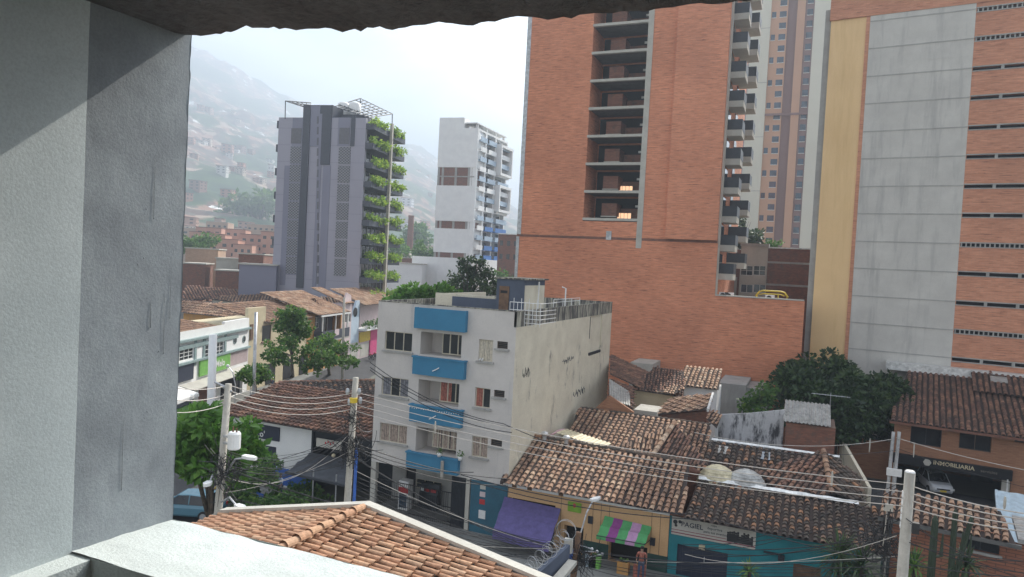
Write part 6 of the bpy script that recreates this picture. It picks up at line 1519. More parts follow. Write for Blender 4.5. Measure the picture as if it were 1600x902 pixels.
# hillside and valley houses (one mould, copied)
random.seed(11)
hm,nt,b_=mat('hill_house_walls');oi=N(nt,'ShaderNodeObjectInfo');rr_=ramp(nt,[(0,(.34,.16,.10)),(.25,(.42,.24,.16)),(.45,(.55,.45,.35)),(.6,(.30,.17,.12)),(.75,(.62,.6,.56)),(.85,(.45,.2,.12)),(.95,(.75,.75,.75))],'CONSTANT');nt.links.new(oi.outputs['Random'],rr_.inputs['Fac']);nt.links.new(rr_.outputs['Color'],b_.inputs['Base Color'])
protos=[]
for k in range(3):
    w,d,h=[(9,8,6),(12,9,9),(7,8,5)][k];mb=MB();mb.box(-w/2,w/2,-d/2,d/2,-6,h);mb.mi=1;mb.prism([(-w/2-.4,-d/2-.4,h+.02),(w/2+.4,-d/2-.4,h+.02),(w/2+.4,-d/2-.4,h+.25),(-w/2-.4,-d/2-.4,h+1.1)],(0,d+.8,0));mb.mi=2
    for j in range(int(h//3)):
        for i in range(2): mb.box(-w/2+w*(i+.3)/2,-w/2+w*(i+.7)/2,-d/2-.06,-d/2+.02,j*3+1.,j*3+2.2);mb.box(w/2-.02,w/2+.06,-d/2+d*(i+.3)/2,-d/2+d*(i+.7)/2,j*3+1.,j*3+2.2)
    me=bpy.data.meshes.new('hill_house');me.from_pydata([tuple(p) for p in mb.v],[],mb.f);[me.materials.append(m) for m in (hm,M['brick_dark'],M['void'])];me.polygons.foreach_set('material_index',mb.m);protos.append(me)
cnt=0
while cnt<262:
    az=random.uniform(-50.5,-24);r=random.choice([random.uniform(330,700),random.uniform(500,1500),random.uniform(800,2300)])
    x,y=r*math.sin(R(az)),r*math.cos(R(az));z=hillz(az,r)
    if noise.fractal(V((x/160,y/160,2.2)),.9,2.1,3)<-.12:continue
    o=bpy.data.objects.new('hill_house',protos[cnt%3]);COL.objects.link(o);o.location=(x,y,z);o.rotation_euler=(0,0,random.uniform(-.4,.4)-R(az)*.5);s_=random.uniform(.8,1.25)*(1+max(0,r-900)/2500);o.scale=(s_,s_,s_*random.uniform(.8,1.2))
    o['label']='small brick or painted house among the crowded houses climbing the hazy hillside';o['category']='house';o['group']='houses on the hillside and valley floor';cnt+=1
# far tree clumps in the valley
for i,(x,y,D,rad,l) in enumerate(((600,392,300,7,'tree clump behind the planted tower'),(655,372,420,14,'broad hazy tree clump right of the chimney'),(668,395,240,5,'small tree left of the white tower foot'),(628,398,260,5,'tree beside the cream hall'),(794,432,150,3.6,'round dark tree between the white tower and the brick tower'),(300,378,200,4,'tree clump by the tan brick box, close to the jamb'),(325,379,210,4.5,'tree clump in front of the terracotta apartments'),(410,330,700,28,'dark tree patch on the lower hill left of the charcoal tower'))):
    c=atD(x,y,D);bl=[(c+V((random.uniform(-1,1)*rad*.8,random.uniform(-.5,.5)*rad,random.uniform(-.3,.4)*rad)),rad*random.uniform(.5,.75)) for _ in range(4)]
    gz=0 if D<500 else hillz(math.degrees(math.atan2(c.x,c.y)),math.hypot(c.x,c.y))
    tree('tree',(c.x,c.y,min(gz,c.z-rad)),bl,1100,rad*.22,M['leaf_mid'],l,tr=rad*.06)
# ================================================================== VEGETATION NEAR
random.seed(21)
def blob(x,y,D,r,q=(1,1,.8)):return (atD(x,y,D),r,q)
c=atD(330,690,30)
tree('broadleaf_tree',(atD(330,760,30).x,atD(330,760,30).y,0),[blob(322,672,30,1.1),blob(300,700,30,1.1),blob(345,690,31,1.1),blob(372,680,31,1.0),blob(385,700,31,.8),blob(350,720,30,1.0),blob(290,675,30,.8),blob(330,655,31,.7),blob(320,730,30,.9)],4600,.42,M['leaf_bright'],'bright green large leaved tree behind the transformer pole',tr=.14,nc=12)
tree('street_tree',onZ(458,590,0),[blob(458,496,72,1.6),blob(472,500,72,1.3),blob(447,508,72,1.3),blob(462,520,72,1.4),blob(474,515,72,.9),blob(462,488,72,.9),blob(446,535,70,1.1),blob(425,550,68,1.2),blob(436,560,70,1.1)],4200,.36,M['leaf_mid'],'tall slender street tree with a bright crown, leftmost large tree on the side street',tr=.16,nc=14,clump=.27)
tree('street_tree',onZ(515,585,0),[blob(500,545,74,1.7),blob(520,540,76,1.6),blob(537,552,76,1.5),blob(484,556,72,1.6),blob(510,562,72,1.3),blob(545,565,74,1.0),blob(490,572,72,1.1)],3600,.36,M['leaf_mid'],'broad lower street tree on the side street right of the tall one',tr=.2,nc=14,clump=.27)
tree('street_tree',onZ(400,612,0),[blob(398,580,62,.9),blob(385,588,60,.8),blob(410,586,62,.8)],1500,.35,M['leaf_mid'],'small thin street tree in front of the white shop corner',tr=.09)
# garden by the corner
t=root('garden_bed','green planted garden bed behind the transformer pole at the street corner','garden',onZ(425,780,0));t['kind']='stuff' if False else 'thing'
del t['kind']
mb=MB();bl=[]
for i in range(13):
    p=onZ(random.uniform(365,500),random.uniform(765,800),.6);bl.append((p,random.uniform(.7,1.1),(1,1,.7)))
bl.append((onZ(400,745,2.),1.3));bl.append((onZ(425,735,2.),1.2));bl.append((onZ(385,760,1.6),1.2))
leaves(mb,bl,6000,.3);part('foliage',mb,M['leaf_mid'],t)
# hedge on the terrace behind the blue block and araucaria like tree
p=onY(660,470,64);t=tree('bush',(p.x,64,0),[(onY(x,y,63),r) for x,y,r in ((618,463,1.),(636,459,1.1),(655,456,1.2),(675,457,1.2),(694,458,1.1),(706,462,.9),(640,468,1.1),(680,466,1.1))],4200,.45,M['leaf_bright'],'bright bushy hedge top rising behind the flat roof of the blue balcony block',tr=.2)
c=onY(736,405,78);bl=[]
b0=V((c.x,78,0))
for (y,hw,n_) in ((408,10,2),(420,16,3),(432,24,4),(444,30,5),(455,26,4),(462,20,3)):
    for i in range(n_):
        x=738+(-hw+2*hw*i/(n_-1));bl.append((onY(x+random.uniform(-3,3),y+random.uniform(-2,2),78+random.uniform(-1.5,1.5)),1.0,(1.1,1.1,.45)))
tree('conifer',b0,bl,4200,.4,M['leaf_dark'],'layered dark conifer like tree in front of the white tower',tr=.22,nc=7)
# mango tree mass
bl=[]
for (x,y,D,r) in ((1243,598,62,1.9),(1240,632,60,1.7),(1262,590,64,2.2),(1300,590,64,2.6),(1262,622,61,2.8),(1305,628,60,2.8),(1340,608,63,2.3),(1345,640,60,2.5),(1376,612,62,2.1),(1398,620,61,1.7),(1380,645,60,2.1),(1320,655,59,2.2),(1395,640,60,1.5),(1238,580,65,1.2),(1308,578,66,1.5),(1375,665,60,1.6)):
    bl.append(blob(x,y,D,r))
b0=atD(1310,700,62)
tree('mango_tree',(b0.x,b0.y,0),bl,19000,.48,M['leaf_dark'],'huge dark dense mango tree in front of the concrete car park',tr=.45,nc=14,clump=.38)
p=onY(1180,625,60);tree('bush',(p.x,60,0),[(onY(1183,628,60),1.1),(onY(1178,640,59.5),.9),(onY(1192,615,60),1.2)],900,.38,M['leaf_mid'],'sunlit shrub just left of the big mango tree',tr=.1)
p=onY(1155,370,98);tree('tree',(p.x,98,0),[(onY(1150,366,98),2.4),(onY(1162,362,98),2.6),(onY(1150,352,98),1.8),(onY(1172,372,98),2.),(onY(1160,378,98),2.2)],3600,.5,M['leaf_dark'],'dark round tree standing behind the low brick apartments',tr=.3)
p=onY(1206,383,97);tree('bush',(p.x,97,6),[(onY(1200,384,97),.9),(onY(1213,384,97),.9)],500,.35,M['leaf_mid'],'small shrub showing over the roof of the low brick apartments',tr=.08)
# yuccas, cacti
def yucca(x,y,Y,hh,label,n=70,L=1.1,m='leaf_dark'):
    p=onY(x,y,Y);t=root('yucca',label,'plant',(p.x,Y,0));mb=MB();mb.tube([(p.x,Y,0),(p.x+.05,Y,p.z)],[.12,.08],7);part('trunk',mb,M['bark'],t)
    mb=MB();fronds(mb,p,n,L,.045,.7,(-.5,1.4));fronds(mb,p-V((0,0,.5)),n//2,L*.9,.045,.8,(-.6,.6));part('leaves',mb,M[m],t);return t
yucca(1312,868,35.5,2,'spiky yucca in front of the teal wall, larger left one',110,1.5)
yucca(1345,885,35,2,'spiky yucca right of the larger one by the teal wall',90,1.4)
yucca(1428,885,34,2,'spiky plant beside the tall concrete pole, right of it',70,1.1,'leaf_mid')
yucca(1510,885,34,2,'spiky plant under the dark window of the brick house',80,1.1)
yucca(1170,893,35.5,1,'small sunlit spiky plant under the dark door end of the teal wall',45,.8,'leaf_mid')
for k,(x,yt,w) in enumerate(((1462,805,.15),(1493,795,.12),(1518,805,.11))):
    top=onY(x,yt,33.5);bot=onY(x-(8 if k<2 else 26),905,33.5)
    t=root('column_cactus',['thick left column cactus','middle tall column cactus','leaning right column cactus'][k]+' in front of the brick house','cactus',(bot.x,33.5,0))
    mb=MB();n=8;pts=[V((bot.x,33.5,0)),V((bot.x,33.5,bot.z)),V(bot).lerp(top,.5),top-V((0,0,.2)),top]
    vs=[];fs=[];prof=[1,1,.95,.8,.15]
    K=16
    for j,pp in enumerate(pts):
        for i in range(K):
            a=2*math.pi*i/K;r_=w*prof[j]*(1 if i%2 else .72);vs.append(pp+V((math.cos(a)*r_,math.sin(a)*r_,0)))
    for j in range(len(pts)-1):
        for i in range(K):i2=(i+1)%K;fs.append((j*K+i,j*K+i2,(j+1)*K+i2,(j+1)*K+i))
    fs.append(tuple(range((len(pts)-1)*K,len(pts)*K)));mb.mesh(vs,fs);part('stem',mb,M['cactus'],t)
    mb=MB();mb.tube([bot.lerp(top,.35),bot.lerp(top,.35)+V((.3,0,.1)),bot.lerp(top,.35)+V((.32,0,1.0))],[w*.5,w*.55,w*.2],8);part('arm',mb,M['cactus'],t)
# ================================================================== POLES
def pole(x0,y0,x1,y1,D,r0,r1,label,zbase=0,m='conc_post',name='utility_pole'):
    a=atD(x0,y0,D);b=atD(x1,y1,D);d=(b-a);k=(zbase-a.z)/(b.z-a.z);base=a+d*k;base.x=a.x+(b.x-a.x)*min(k,1.6);base.y=a.y+(b.y-a.y)*min(k,1.6)
    t=root(name,label,'utility pole',(base.x,base.y,zbase));mb=MB();mb.tube([base,base.lerp(a,.5),a],[r1,(r0+r1)/2,r0],14);part('shaft',mb,M[m],t,smooth=True);return t,a,base
pl,pla,plb=pole(357,600,335,812,24,.11,.17,'weathered concrete pole with a white transformer, left of the corner house')
pm,pma,pmb=pole(556,590,540,790,27,.11,.16,'concrete pole standing in front of the corner house beside the blue balcony block')
pr,pra,prb=pole(1422,738,1408,902,18.5,.125,.165,'thick pale concrete pole with insulators in the right foreground')
def insul(t,c,dr,n=3,dz=.28,L=.25,m='white_gloss'):
    for i in range(n):
        q=c-V((0,0,dz*i));mb=MB();mb.tube([q,q+V(dr)*L],.02,5);mb.tube([q+V(dr)*L-V((0,0,.08)),q+V(dr)*L-V((0,0,.03)),q+V(dr)*L+V((0,0,.03)),q+V(dr)*L+V((0,0,.08))],[.03,.045,.035,.04],8);part('insulator',mb,M[m],t)
insul(pr,pra-V((0,0,.6)),(-1,-.2,0),5,.2,.12);mb=MB();mb.box(pra.x-.15,pra.x-.12,pra.y-.03,pra.y+.02,pra.z-1.5,pra.z-.5);part('bracket',mb,M['galv'],pr)
mb=MB();mb.tube([pra+V((0,0,.001)),pra+V((0,0,.04))],[.128,.10],14);part('pole_cap',mb,M['white_gloss'],pr)
c=atD(1426,824,18.2);mb=MB();mb.box(c.x-.02,c.x+.14,c.y-.1,c.y+.05,c.z-.14,c.z+.14);part('splice_box',mb,M['cable'],pr)
c=atD(1388,793,20);mb=MB();mb.box(c.x-.11,c.x+.12,c.y,c.y+.1,c.z-.11,c.z+.08);solo('junction_box',mb,M['conc_light'],'small beige junction box hanging on the cables left of the pale foreground pole','junction box')
# transformer
c=atD(366,688,23.7);t=root('transformer','white cylindrical pole transformer hung on the left weathered pole','transformer',c-V((0,0,.3)))
mb=MB();mb.tube([c-V((0,0,.3)),c-V((0,0,.26)),c+V((0,0,.22)),c+V((0,0,.28))],[.19,.21,.21,.17],16);part('tank',mb,M['white_gloss'],t,smooth=False)
mb=MB();mb.tube([c+V((-.06,0,.28)),c+V((-.06,0,.46))],[.035,.02],6);mb.tube([c+V((.09,0,.28)),c+V((.09,0,.42))],[.03,.02],6);part('bushing',mb,M['wood'],t)
mb=MB();mb.box(c.x-.45,c.x-.15,c.y-.05,c.y+.05,c.z+.05,c.z+.12);mb.box(c.x-.45,c.x-.15,c.y-.05,c.y+.05,c.z-.18,c.z-.11);part('bracket',mb,M['galv'],t)
# street lamp arms
def lamp(p,q,label,head=.5):
    t=root('street_lamp',label,'street lamp',p);mb=MB();p=V(p);q=V(q);mb.tube([p,p.lerp(q,.5)+V((0,0,.25)),q],.035,6);part('arm',mb,M['galv'],t)
    d=(q-p);d.z=0;d.normalize();s_=d.cross(V((0,0,1)));mb=MB();mb.prism([q-s_*.09-d*.1,q+s_*.09-d*.1,q+s_*.13+d*head*.5,q+s_*.05+d*head,q-s_*.05+d*head,q-s_*.13+d*head*.5],(0,0,.1));part('lamp_head',mb,M['white_gloss'],t)
    return t
lamp(atD(351,742,24),atD(384,716,23.6),'white street lamp head reaching right from the left weathered pole',.45)
lamp(atD(337,752,24.2),atD(326,757,23.6),'small white lamp head left of the weathered pole',.3)
lamp(atD(345,785,24),atD(372,793,23.4),'round white lamp just above the orange gable roof, beside the pole',.4)
# insulator arms on left and mid poles
mb=MB();a=atD(345,602,24);b=atD(362,612,24);mb.tube([a,b],.05,6);mb.tube([atD(335,597,24),atD(357,606,24)],.035,5);part('cross_arm',mb,M['galv'],pl)
for i,(x,y) in enumerate(((543,612),(561,612),(546,628),(563,626))):
    c=atD(x,y,26.8);mb=MB();mb.tube([c-V((0,0,.12)),c,c+V((0,0,.12))],[.05,.08,.05],8);part('insulator',mb,M['galv'],pm)
mb=MB();c=atD(552,627,26.85);mb.tube([c-V((0,0,.05)),c+V((0,0,.12))],.16,10);part('yellow_band',mb,M['yellow'],pm)
mb=MB();a=atD(557,700,27);mb.tube([a,V((a.x,a.y,0))],.06,6);part('blue_conduit',mb,M['bluebox'],pm)
# far poles on the side street
t,a,b=pole(333,523,330,636,52,.28,.30,'thick white square post on the side street in front of the white shop',m='white')
t,a,b=pole(400,488,397,600,60,.13,.16,'slim grey pole in front of the cream house',m='galv')
t,a,b=pole(538,465,536,545,88,.14,.17,'slim grey pole before the pink gabled house',m='conc_post')
# bent lamp near white shop
for k,(x0,y0,x1,y1) in enumerate(((368,602,356,572),(392,606,380,588))):
    p=onY(x0,y0,50);q=onY(x1,y1,50);t=root('arched_lamp',['arched lamp arm in front of the green signed shop','second arched lamp arm, right beside the street tree'][k],'street lamp',(p.x,50,0));mb=MB();mb.tube([(p.x,50,0),p,p.lerp(q,.4)+V((0,0,.5)),q],.05,6);part('arm',mb,M['galv'],t);mb=MB();mb.ball(q,.16,8,5);part('lamp_head',mb,M['white_gloss'],t)
# twin galvanised posts by the driveway
for k,(x0,x1) in enumerate(((1396,1386),(1405,1395))):
    a=atD(x0,675,37);b=atD(x1,775,37);d=b-a;f_=(0-a.z)/(b.z-a.z);base=V((b.x,b.y,0))
    t=root('steel_post',['left','right'][k]+' one of the twin galvanised posts rising beside the driveway','post',base);mb=MB();mb.tube([base,b,a],.085,8);part('shaft',mb,M['galv'],t)
mb=MB();c=atD(1397,742,36.7);mb.box(c.x-.35,c.x+.35,c.y,c.y+.1,c.z-.08,c.z+.3);solo('meter_plate',mb,M['white_trim'],'white plate clamped across the twin galvanised posts','plate')
# dark pole with boxes bottom centre
t,a,b=pole(904,832,893,905,30,.13,.15,'short dark pole crowded with cables at the bottom centre',m='wood')
c=atD(888,853,29.7);mb=MB();mb.box(c.x-.17,c.x+.17,c.y-.1,c.y+.1,c.z-.28,c.z+.3);solo('meter_box',mb,M['conc_light'],'pale meter box on the dark pole at the bottom centre','meter box')
lamp(atD(906,838,30),atD(926,783,30.5),'long arm street lamp with a white head in front of the tan shop',.5)
c=atD(928,782,30.3);
for k in range(3):
    p=atD(905+6*k,852+10*k,30);q=atD(925+8*k,858+4*k,30);mb=MB();mb.tube([p,q],.03,5);mb.ball(q,.07,6,4);part('clamp',mb,M['galv'],t)
# barbed wire wall
a=onZ(884,842,5.4);b=onZ(812,905,5.4)
t=root('razor_wire_wall','blue grey wall topped with coiled razor wire and a tin gutter, bottom centre','wall',(a.x,a.y,0))
A=V((a.x,a.y,5.2));Bv=V((b.x,b.y,5.2));d=(Bv-A).normalized();s_=d.cross(V((0,0,1)))
mb=MB();mb.prism([V((A.x,A.y,0)),V((Bv.x,Bv.y,0)),Bv,A],s_*-.2);part('wall',mb,M['darkblue'],t)
mb=MB();mb.prism([A-V((0,0,.5))+s_*-.45,Bv-V((0,0,.5))+s_*-.45,Bv-V((0,0,.38))+s_*-.45,A-V((0,0,.38))+s_*-.45],s_*-.3) if False else mb.box(A.x+.25,A.x+.6,A.y-6,A.y-.3,4.6,4.75)
part('gutter',mb,M['conc_light'],t)
mb=MB();pts=[];n=420;Lw=(Bv-A).length
for i in range(n):
    tt=i/n;an=tt*2*math.pi*15;rr_=.24+.05*math.sin(i*.37);pts.append(A+d*(Lw*tt)+V((0,0,.32+math.sin(an)*rr_))+s_*math.cos(an)*rr_+d*.1*math.cos(an*.5))
mb.tube(pts,.009,3);part('razor_coil',mb,M['galv'],t)
mb=MB();c=A+V((0,0,.55));pts=[c+V((.4*math.cos(i*.4),.1*math.sin(i*.2),.4*math.sin(i*.4))) for i in range(34)];mb.tube(pts,.011,4);part('loose_coil',mb,M['galv'],t)
# ================================================================== CABLES
def cable(p,q,sag,r=.015,m='cable',lab='',grp=None,n=18):
    p=V(p);q=V(q);pts=[p.lerp(q,i/n)-V((0,0,sag*4*(i/n)*(1-i/n))) for i in range(n+1)];mb=MB();mb.tube(pts,r,4,cap=False)
    return solo('cable',mb,M[m],lab,'cable',grp,base=p)
g1='pale power lines from the transformer pole across to the right foreground pole'
lb1='pale bare power line strung with its parallel neighbours in front of the blue balcony block'
for i in range(4):
    a=atD(352-i*2,600+8*i,24);b=atD(556-i*3,613+9*i,27);e=atD(1420-i*2,758+11*i,18.5)
    cable(a,b,.35,.012,'cable_l','pale power line between the transformer pole and the middle pole',g1+' (left span)')
    cable(b,e,.35+.03*i,.012,'cable_l',lb1,g1)
    cable(e,atD(1640,808+9*i,16.5),.1,.015,'cable_l','pale power line leaving the right foreground pole towards the frame edge','pale lines leaving the right foreground pole')
# left of the transformer pole
for i in range(3):
    cable(atD(350,604+14*i,24),atD(240,598+22*i,20),.15,.014,'cable_l','pale line running from the transformer pole out behind the jamb','lines behind the jamb')
# upper pair in front of garage house
cable(atD(1085,676,33),atD(1396,686,37),.5,.014,'cable_l','pale line coming over the dark roofs to the top of the twin posts')
cable(atD(1400,684,37),atD(1640,742,33),.12,.016,'cable_l','upper pale line from the twin posts across the garage house')
cable(atD(1400,700,37),atD(1640,770,33),.15,.012,'cable','lower dark line from the twin posts across the garage house')
cable(atD(1100,690,33),atD(1400,704,37),.4,.012,'cable','dark line over the courtyard roofs to the twin posts')
for (x,y,D,l) in ((1359,696,36,'slim insulator spool on the line left of the twin posts'),(1428,704,36.4,'slim insulator spool on the line right of the twin posts'),(1300,748,21.5,'upright cable spacer left of the pale foreground pole'),(1570,786,17.5,'upright cable spacer at the right frame edge'),(680,668,25,'upright cable spacer in front of the lowest blue balcony')):
    c=atD(x,y,D);h=.32 if D>30 else (.2 if D>18 else .14);mb=MB();mb.tube([c-V((0,0,h*1.1)),c-V((0,0,h*.5)),c+V((0,0,h*.5)),c+V((0,0,h*1.1))],[.02,.032,.032,.02],8);solo('cable_spacer',mb,M['conc_post'],l,'insulator')
# dark service cables over the blue block
for (x0,y0,D0_,x1,y1,D1_,s_,l) in ((578,566,36,786,662,37,.5,'dark service cable slanting across the second storey of the blue balcony block, upper'),(578,574,36,800,668,37,.5,'dark service cable slanting across the second storey of the blue balcony block, middle'),(578,578,36,800,676,37,.6,'dark service cable slanting across the second storey of the blue balcony block, lower'),(786,662,37,1080,745,35,.4,'dark cable carried on from the cream wall corner over the lit shop roof'),
    (548,700,27,790,758,33,.4,'black cable from the middle pole to the corner of the tan shop, lowest'),(548,690,27,792,748,33,.3,'black cable from the middle pole to the corner of the tan shop, upper'),(546,695,27,740,738,30,.3,'black cable from the middle pole below the lowest blue balcony'),
    (720,742,30,1100,805,29,.3,'long black cable passing the front of the tan shop, upper of two'),(722,748,30,1100,812,29,.35,'long black cable passing the front of the tan shop, lower of two'),(1100,806,29,1620,905,24,.4,'long black cable running past the cacti')):
    cable(atD(x0,y0,D0_),atD(x1,y1,D1_),s_,.02,'cable',l)
# messy bundles
random.seed(33)
def bundle(p,q,n,dp,dq,sg,lab,grp,pale=.15,r=(.007,.014)):
    for i in range(n):
        a=V(p)+V((random.uniform(-.1,.1),random.uniform(-.1,.1),random.uniform(-dp,dp)));b=V(q)+V((random.uniform(-.1,.1),random.uniform(-.1,.1),random.uniform(-dq,dq)))
        cable(a,b,random.uniform(*sg),random.uniform(*r),'cable_l' if random.random()<pale else 'cable',lab,grp,n=14)
bundle(atD(343,735,24),atD(545,700,27),13,.8,.7,(.1,1.0),'cable of the tangled bundle between the transformer pole and the middle pole','tangled cables between the left poles')
bundle(atD(343,770,24),atD(900,868,30),11,1.0,.5,(.1,.8),'cable of the low bundle fanning from the transformer pole to the dark short pole','low cable fan over the street')
bundle(atD(545,740,27),atD(905,872,30),9,.8,.5,(.1,.7),'cable of the bundle from the middle pole down to the dark short pole','cables from the middle pole to the short pole')
bundle(atD(900,868,30),atD(1400,905,24),12,.5,.9,(.1,.6),'cable of the bundle running right from the dark short pole','cables right of the short pole',pale=.12)
bundle(atD(1070,860,26),atD(1405,800,19),7,.3,1.0,(.2,.7),'thin cable climbing to the right foreground pole past the teal shop','cables climbing to the foreground pole',pale=.12)
bundle(atD(1385,800,20),atD(1380,850,21),8,.5,.5,(-.2,.3),'slack loop of black cable beside the right foreground pole','slack loops by the foreground pole',pale=.2)
bundle(atD(545,660,27),atD(580,700,36),9,.7,1.0,(.1,.8),'short slack cable from the middle pole to the wall of the blue balcony block','slack cables at the middle pole',pale=.2)
bundle(atD(1415,830,18.5),atD(1640,890,17),5,.5,.4,(.1,.4),'dark cable leaving the foreground pole in front of the brick house','dark cables in front of the brick house',pale=.0)
bundle(atD(346,745,24),atD(340,790,24),6,.3,.3,(-.5,.5),'slack black cable hugging the transformer pole','slack cables on the transformer pole',pale=.2)
def tangle(c,r,n,label):
    mb=MB();c=V(c)
    for _ in range(n):
        p=[c+V((random.gauss(0,1),random.gauss(0,.4),random.gauss(0,1)))*r for _ in range(3)];pts=[]
        for i in range(13):
            t=i/12;pts.append(p[0]*(1-t)**2+p[1]*2*t*(1-t)+p[2]*t*t)
        mb.tube(pts,.012,3,cap=False)
    solo('cable_tangle',mb,M['cable'],label,'cable tangle')
tangle(atD(350,740,23.8),.45,46,'knot of black cables wrapped on the transformer pole')
tangle(atD(550,700,26.8),.42,50,'knot of black cables wrapped on the middle pole')
tangle(atD(552,655,26.8),.3,26,'smaller knot of cables higher on the middle pole')
tangle(atD(1378,850,21),.38,50,'knot of black cables hanging left of the right foreground pole')
tangle(atD(905,870,29.8),.45,46,'knot of cables around the dark short pole')
c=atD(1365,862,21);mb=MB();pts=[c+V((.3*math.cos(i*.35),.05*math.sin(i),.3*math.sin(i*.35))) for i in range(60)];mb.tube(pts,.02,4);solo('cable_coil',mb,M['cable'],'round coil of black cable hanging by the teal shop roof corner','cable coil')
# ================================================================== VEHICLES
def car(loc,rz,label,paint):
    """hatchback: lofted body, separate glass, lamps, wheels; +y is the front"""
    t=root('parked_car',label,'car',loc);rm=Matrix.Rotation(rz,3,'Z');o=V(loc)
    def tr(p):return o+rm@V(p)
    st=[(-2.05,.45,.78,.70),(-1.9,.30,.95,.80),(-1.2,.25,.98,.84),(0,.25,.97,.86),(1.0,.25,.96,.85),(1.7,.28,.86,.80),(2.0,.35,.72,.70),(2.1,.42,.6,.6)]
    mb=MB();K=10;vs=[]
    for (y,zb,zt,w) in st:
        ring=[(-w*.9,zb),(-w,zb+.12),(-w,zt-.22),(-w*.93,zt-.05),(-w*.75,zt),(w*.75,zt),(w*.93,zt-.05),(w,zt-.22),(w,zb+.12),(w*.9,zb)]
        vs+=[tr((x,y,z)) for x,z in ring]
    fs=[]
    for j in range(len(st)-1):
        for i in range(K):i2=(i+1)%K;fs.append((j*K+i,(j+1)*K+i,(j+1)*K+i2,j*K+i2))
    fs.append(tuple(range(K)));fs.append(tuple(reversed(range((len(st)-1)*K,len(st)*K))))
    mb.mesh(vs,fs);bd=part('body',mb,paint,t)
    cb=[(-1.85,.92,.70,.94),(-1.45,.95,.62,1.42),(-.3,.97,.62,1.48),(.35,.97,.62,1.44),(1.15,.94,.72,.96)]
    mb=MB();vs=[]
    for (y,z0,w,zt) in cb: vs+=[tr((-.78,y,z0-.02)),tr((-w,y,zt)),tr((w,y,zt)),tr((.78,y,z0-.02))]
    fs=[]
    for j in range(len(cb)-1):
        for i in range(3):fs.append((j*4+i,(j+1)*4+i,(j+1)*4+i+1,j*4+i+1))
    mb.mesh(vs,fs);part('windows',mb,M['glass'],t)
    mb=MB();vs=[]
    for (y,z0,w,zt) in cb[1:4]: vs+=[tr((-w*1.02,y,zt-.01)),tr((-w*.9,y,zt+.035)),tr((w*.9,y,zt+.035)),tr((w*1.02,y,zt-.01))]
    fs=[]
    for j in range(2):
        for i in range(3):fs.append((j*4+i,(j+1)*4+i,(j+1)*4+i+1,j*4+i+1))
    mb.mesh(vs,fs)
    for y0,z0,y1,z1,w in ((1.12,.95,.35,1.45,.66),(-1.8,.95,-1.45,1.42,.68),(-.35,.97,-.35,1.47,.71)):
        for s_ in (-1,1): mb.tube([tr((s_*w*1.08,y0,z0)),tr((s_*.63,y1,z1))],.035,5)
    part('roof',mb,paint,t)
    for y in (-1.3,1.35):
        for s_ in (-1,1):
            mb=MB();c=V((s_*.80,y,.32));mb.tube([tr(c-V((.1*1,0,0))),tr(c+V((.1,0,0)))],.32,18);w=part('wheel',mb,M['rubber'],t)
            mb=MB();mb.tube([tr(c+V((s_*.101,0,0))),tr(c+V((s_*.115,0,0)))],.2,12);part('rim',mb,M['galv'],w)
    for s_ in (-1,1):
        mb=MB();mb.obox(tr((s_*.62-.15,2.0,.58)),rm@V((.3,0,0)),rm@V((0,.09,0)),(0,0,.13));part('headlight',mb,M['flash'],t)
        mb=MB();mb.obox(tr((s_*.62-.12,-2.08,.66)),rm@V((.24,0,0)),rm@V((0,.06,0)),(0,0,.16));part('tail_light',mb,M['red'],t)
    mb=MB();mb.obox(tr((-.22,2.09,.42)),rm@V((.44,0,0)),rm@V((0,.03,0)),(0,0,.13));part('number_plate',mb,M['yellow'],t)
    mb=MB();mb.obox(tr((-.45,2.07,.56)),rm@V((.9,0,0)),rm@V((0,.04,0)),(0,0,.1));part('grille',mb,M['void'],t)
    return t
p=onZ(1463,772,0);car((p.x,p.y+1.2,.015),R(180)+.15,'white hatchback parked nose out in the shaded driveway by the garage',M['car_white'])
p=onZ(306,812,0);car((p.x-.8,p.y+.2,.01),R(90)+.35,'blue grey car on the street corner, half hidden by the window sill',M['car_blue'])
p=onZ(322,797,0);person((p.x+.3,p.y+1.1,.0),R(150),'person in a yellow shirt leaning over the blue grey car',M['shirt_y'],M['jeans'],'lean')
p=onZ(437,785,0);person((p.x,p.y,.13),R(160),'person in a light blue shirt standing beside the cobalt blue wall',M['shirt_b'],M['jeans'],'walk')
p=onZ(399,626,0);p2=FSh.w(FSh.px(399,612)[0],0,2.);person((p2.x,p2.y,.14),R(-60),'person in a white shirt walking on the far pavement of the side street',M['shirt_w'],M['jeans'],'walk')
q=F2.w(F2.px(578,548)[0],0,3.4);person((q.x,q.y,.14),R(20),'person in dark clothes beside the row of motorbikes',M['shirt_g'],M['jeans'],'walk')
q=onY(1006,893,37.2);person((q.x,36.4,.13),R(190),'person in a red top standing in front of the tan shop below the striped awning',M['curtain_r'],M['jeans'],'stand')
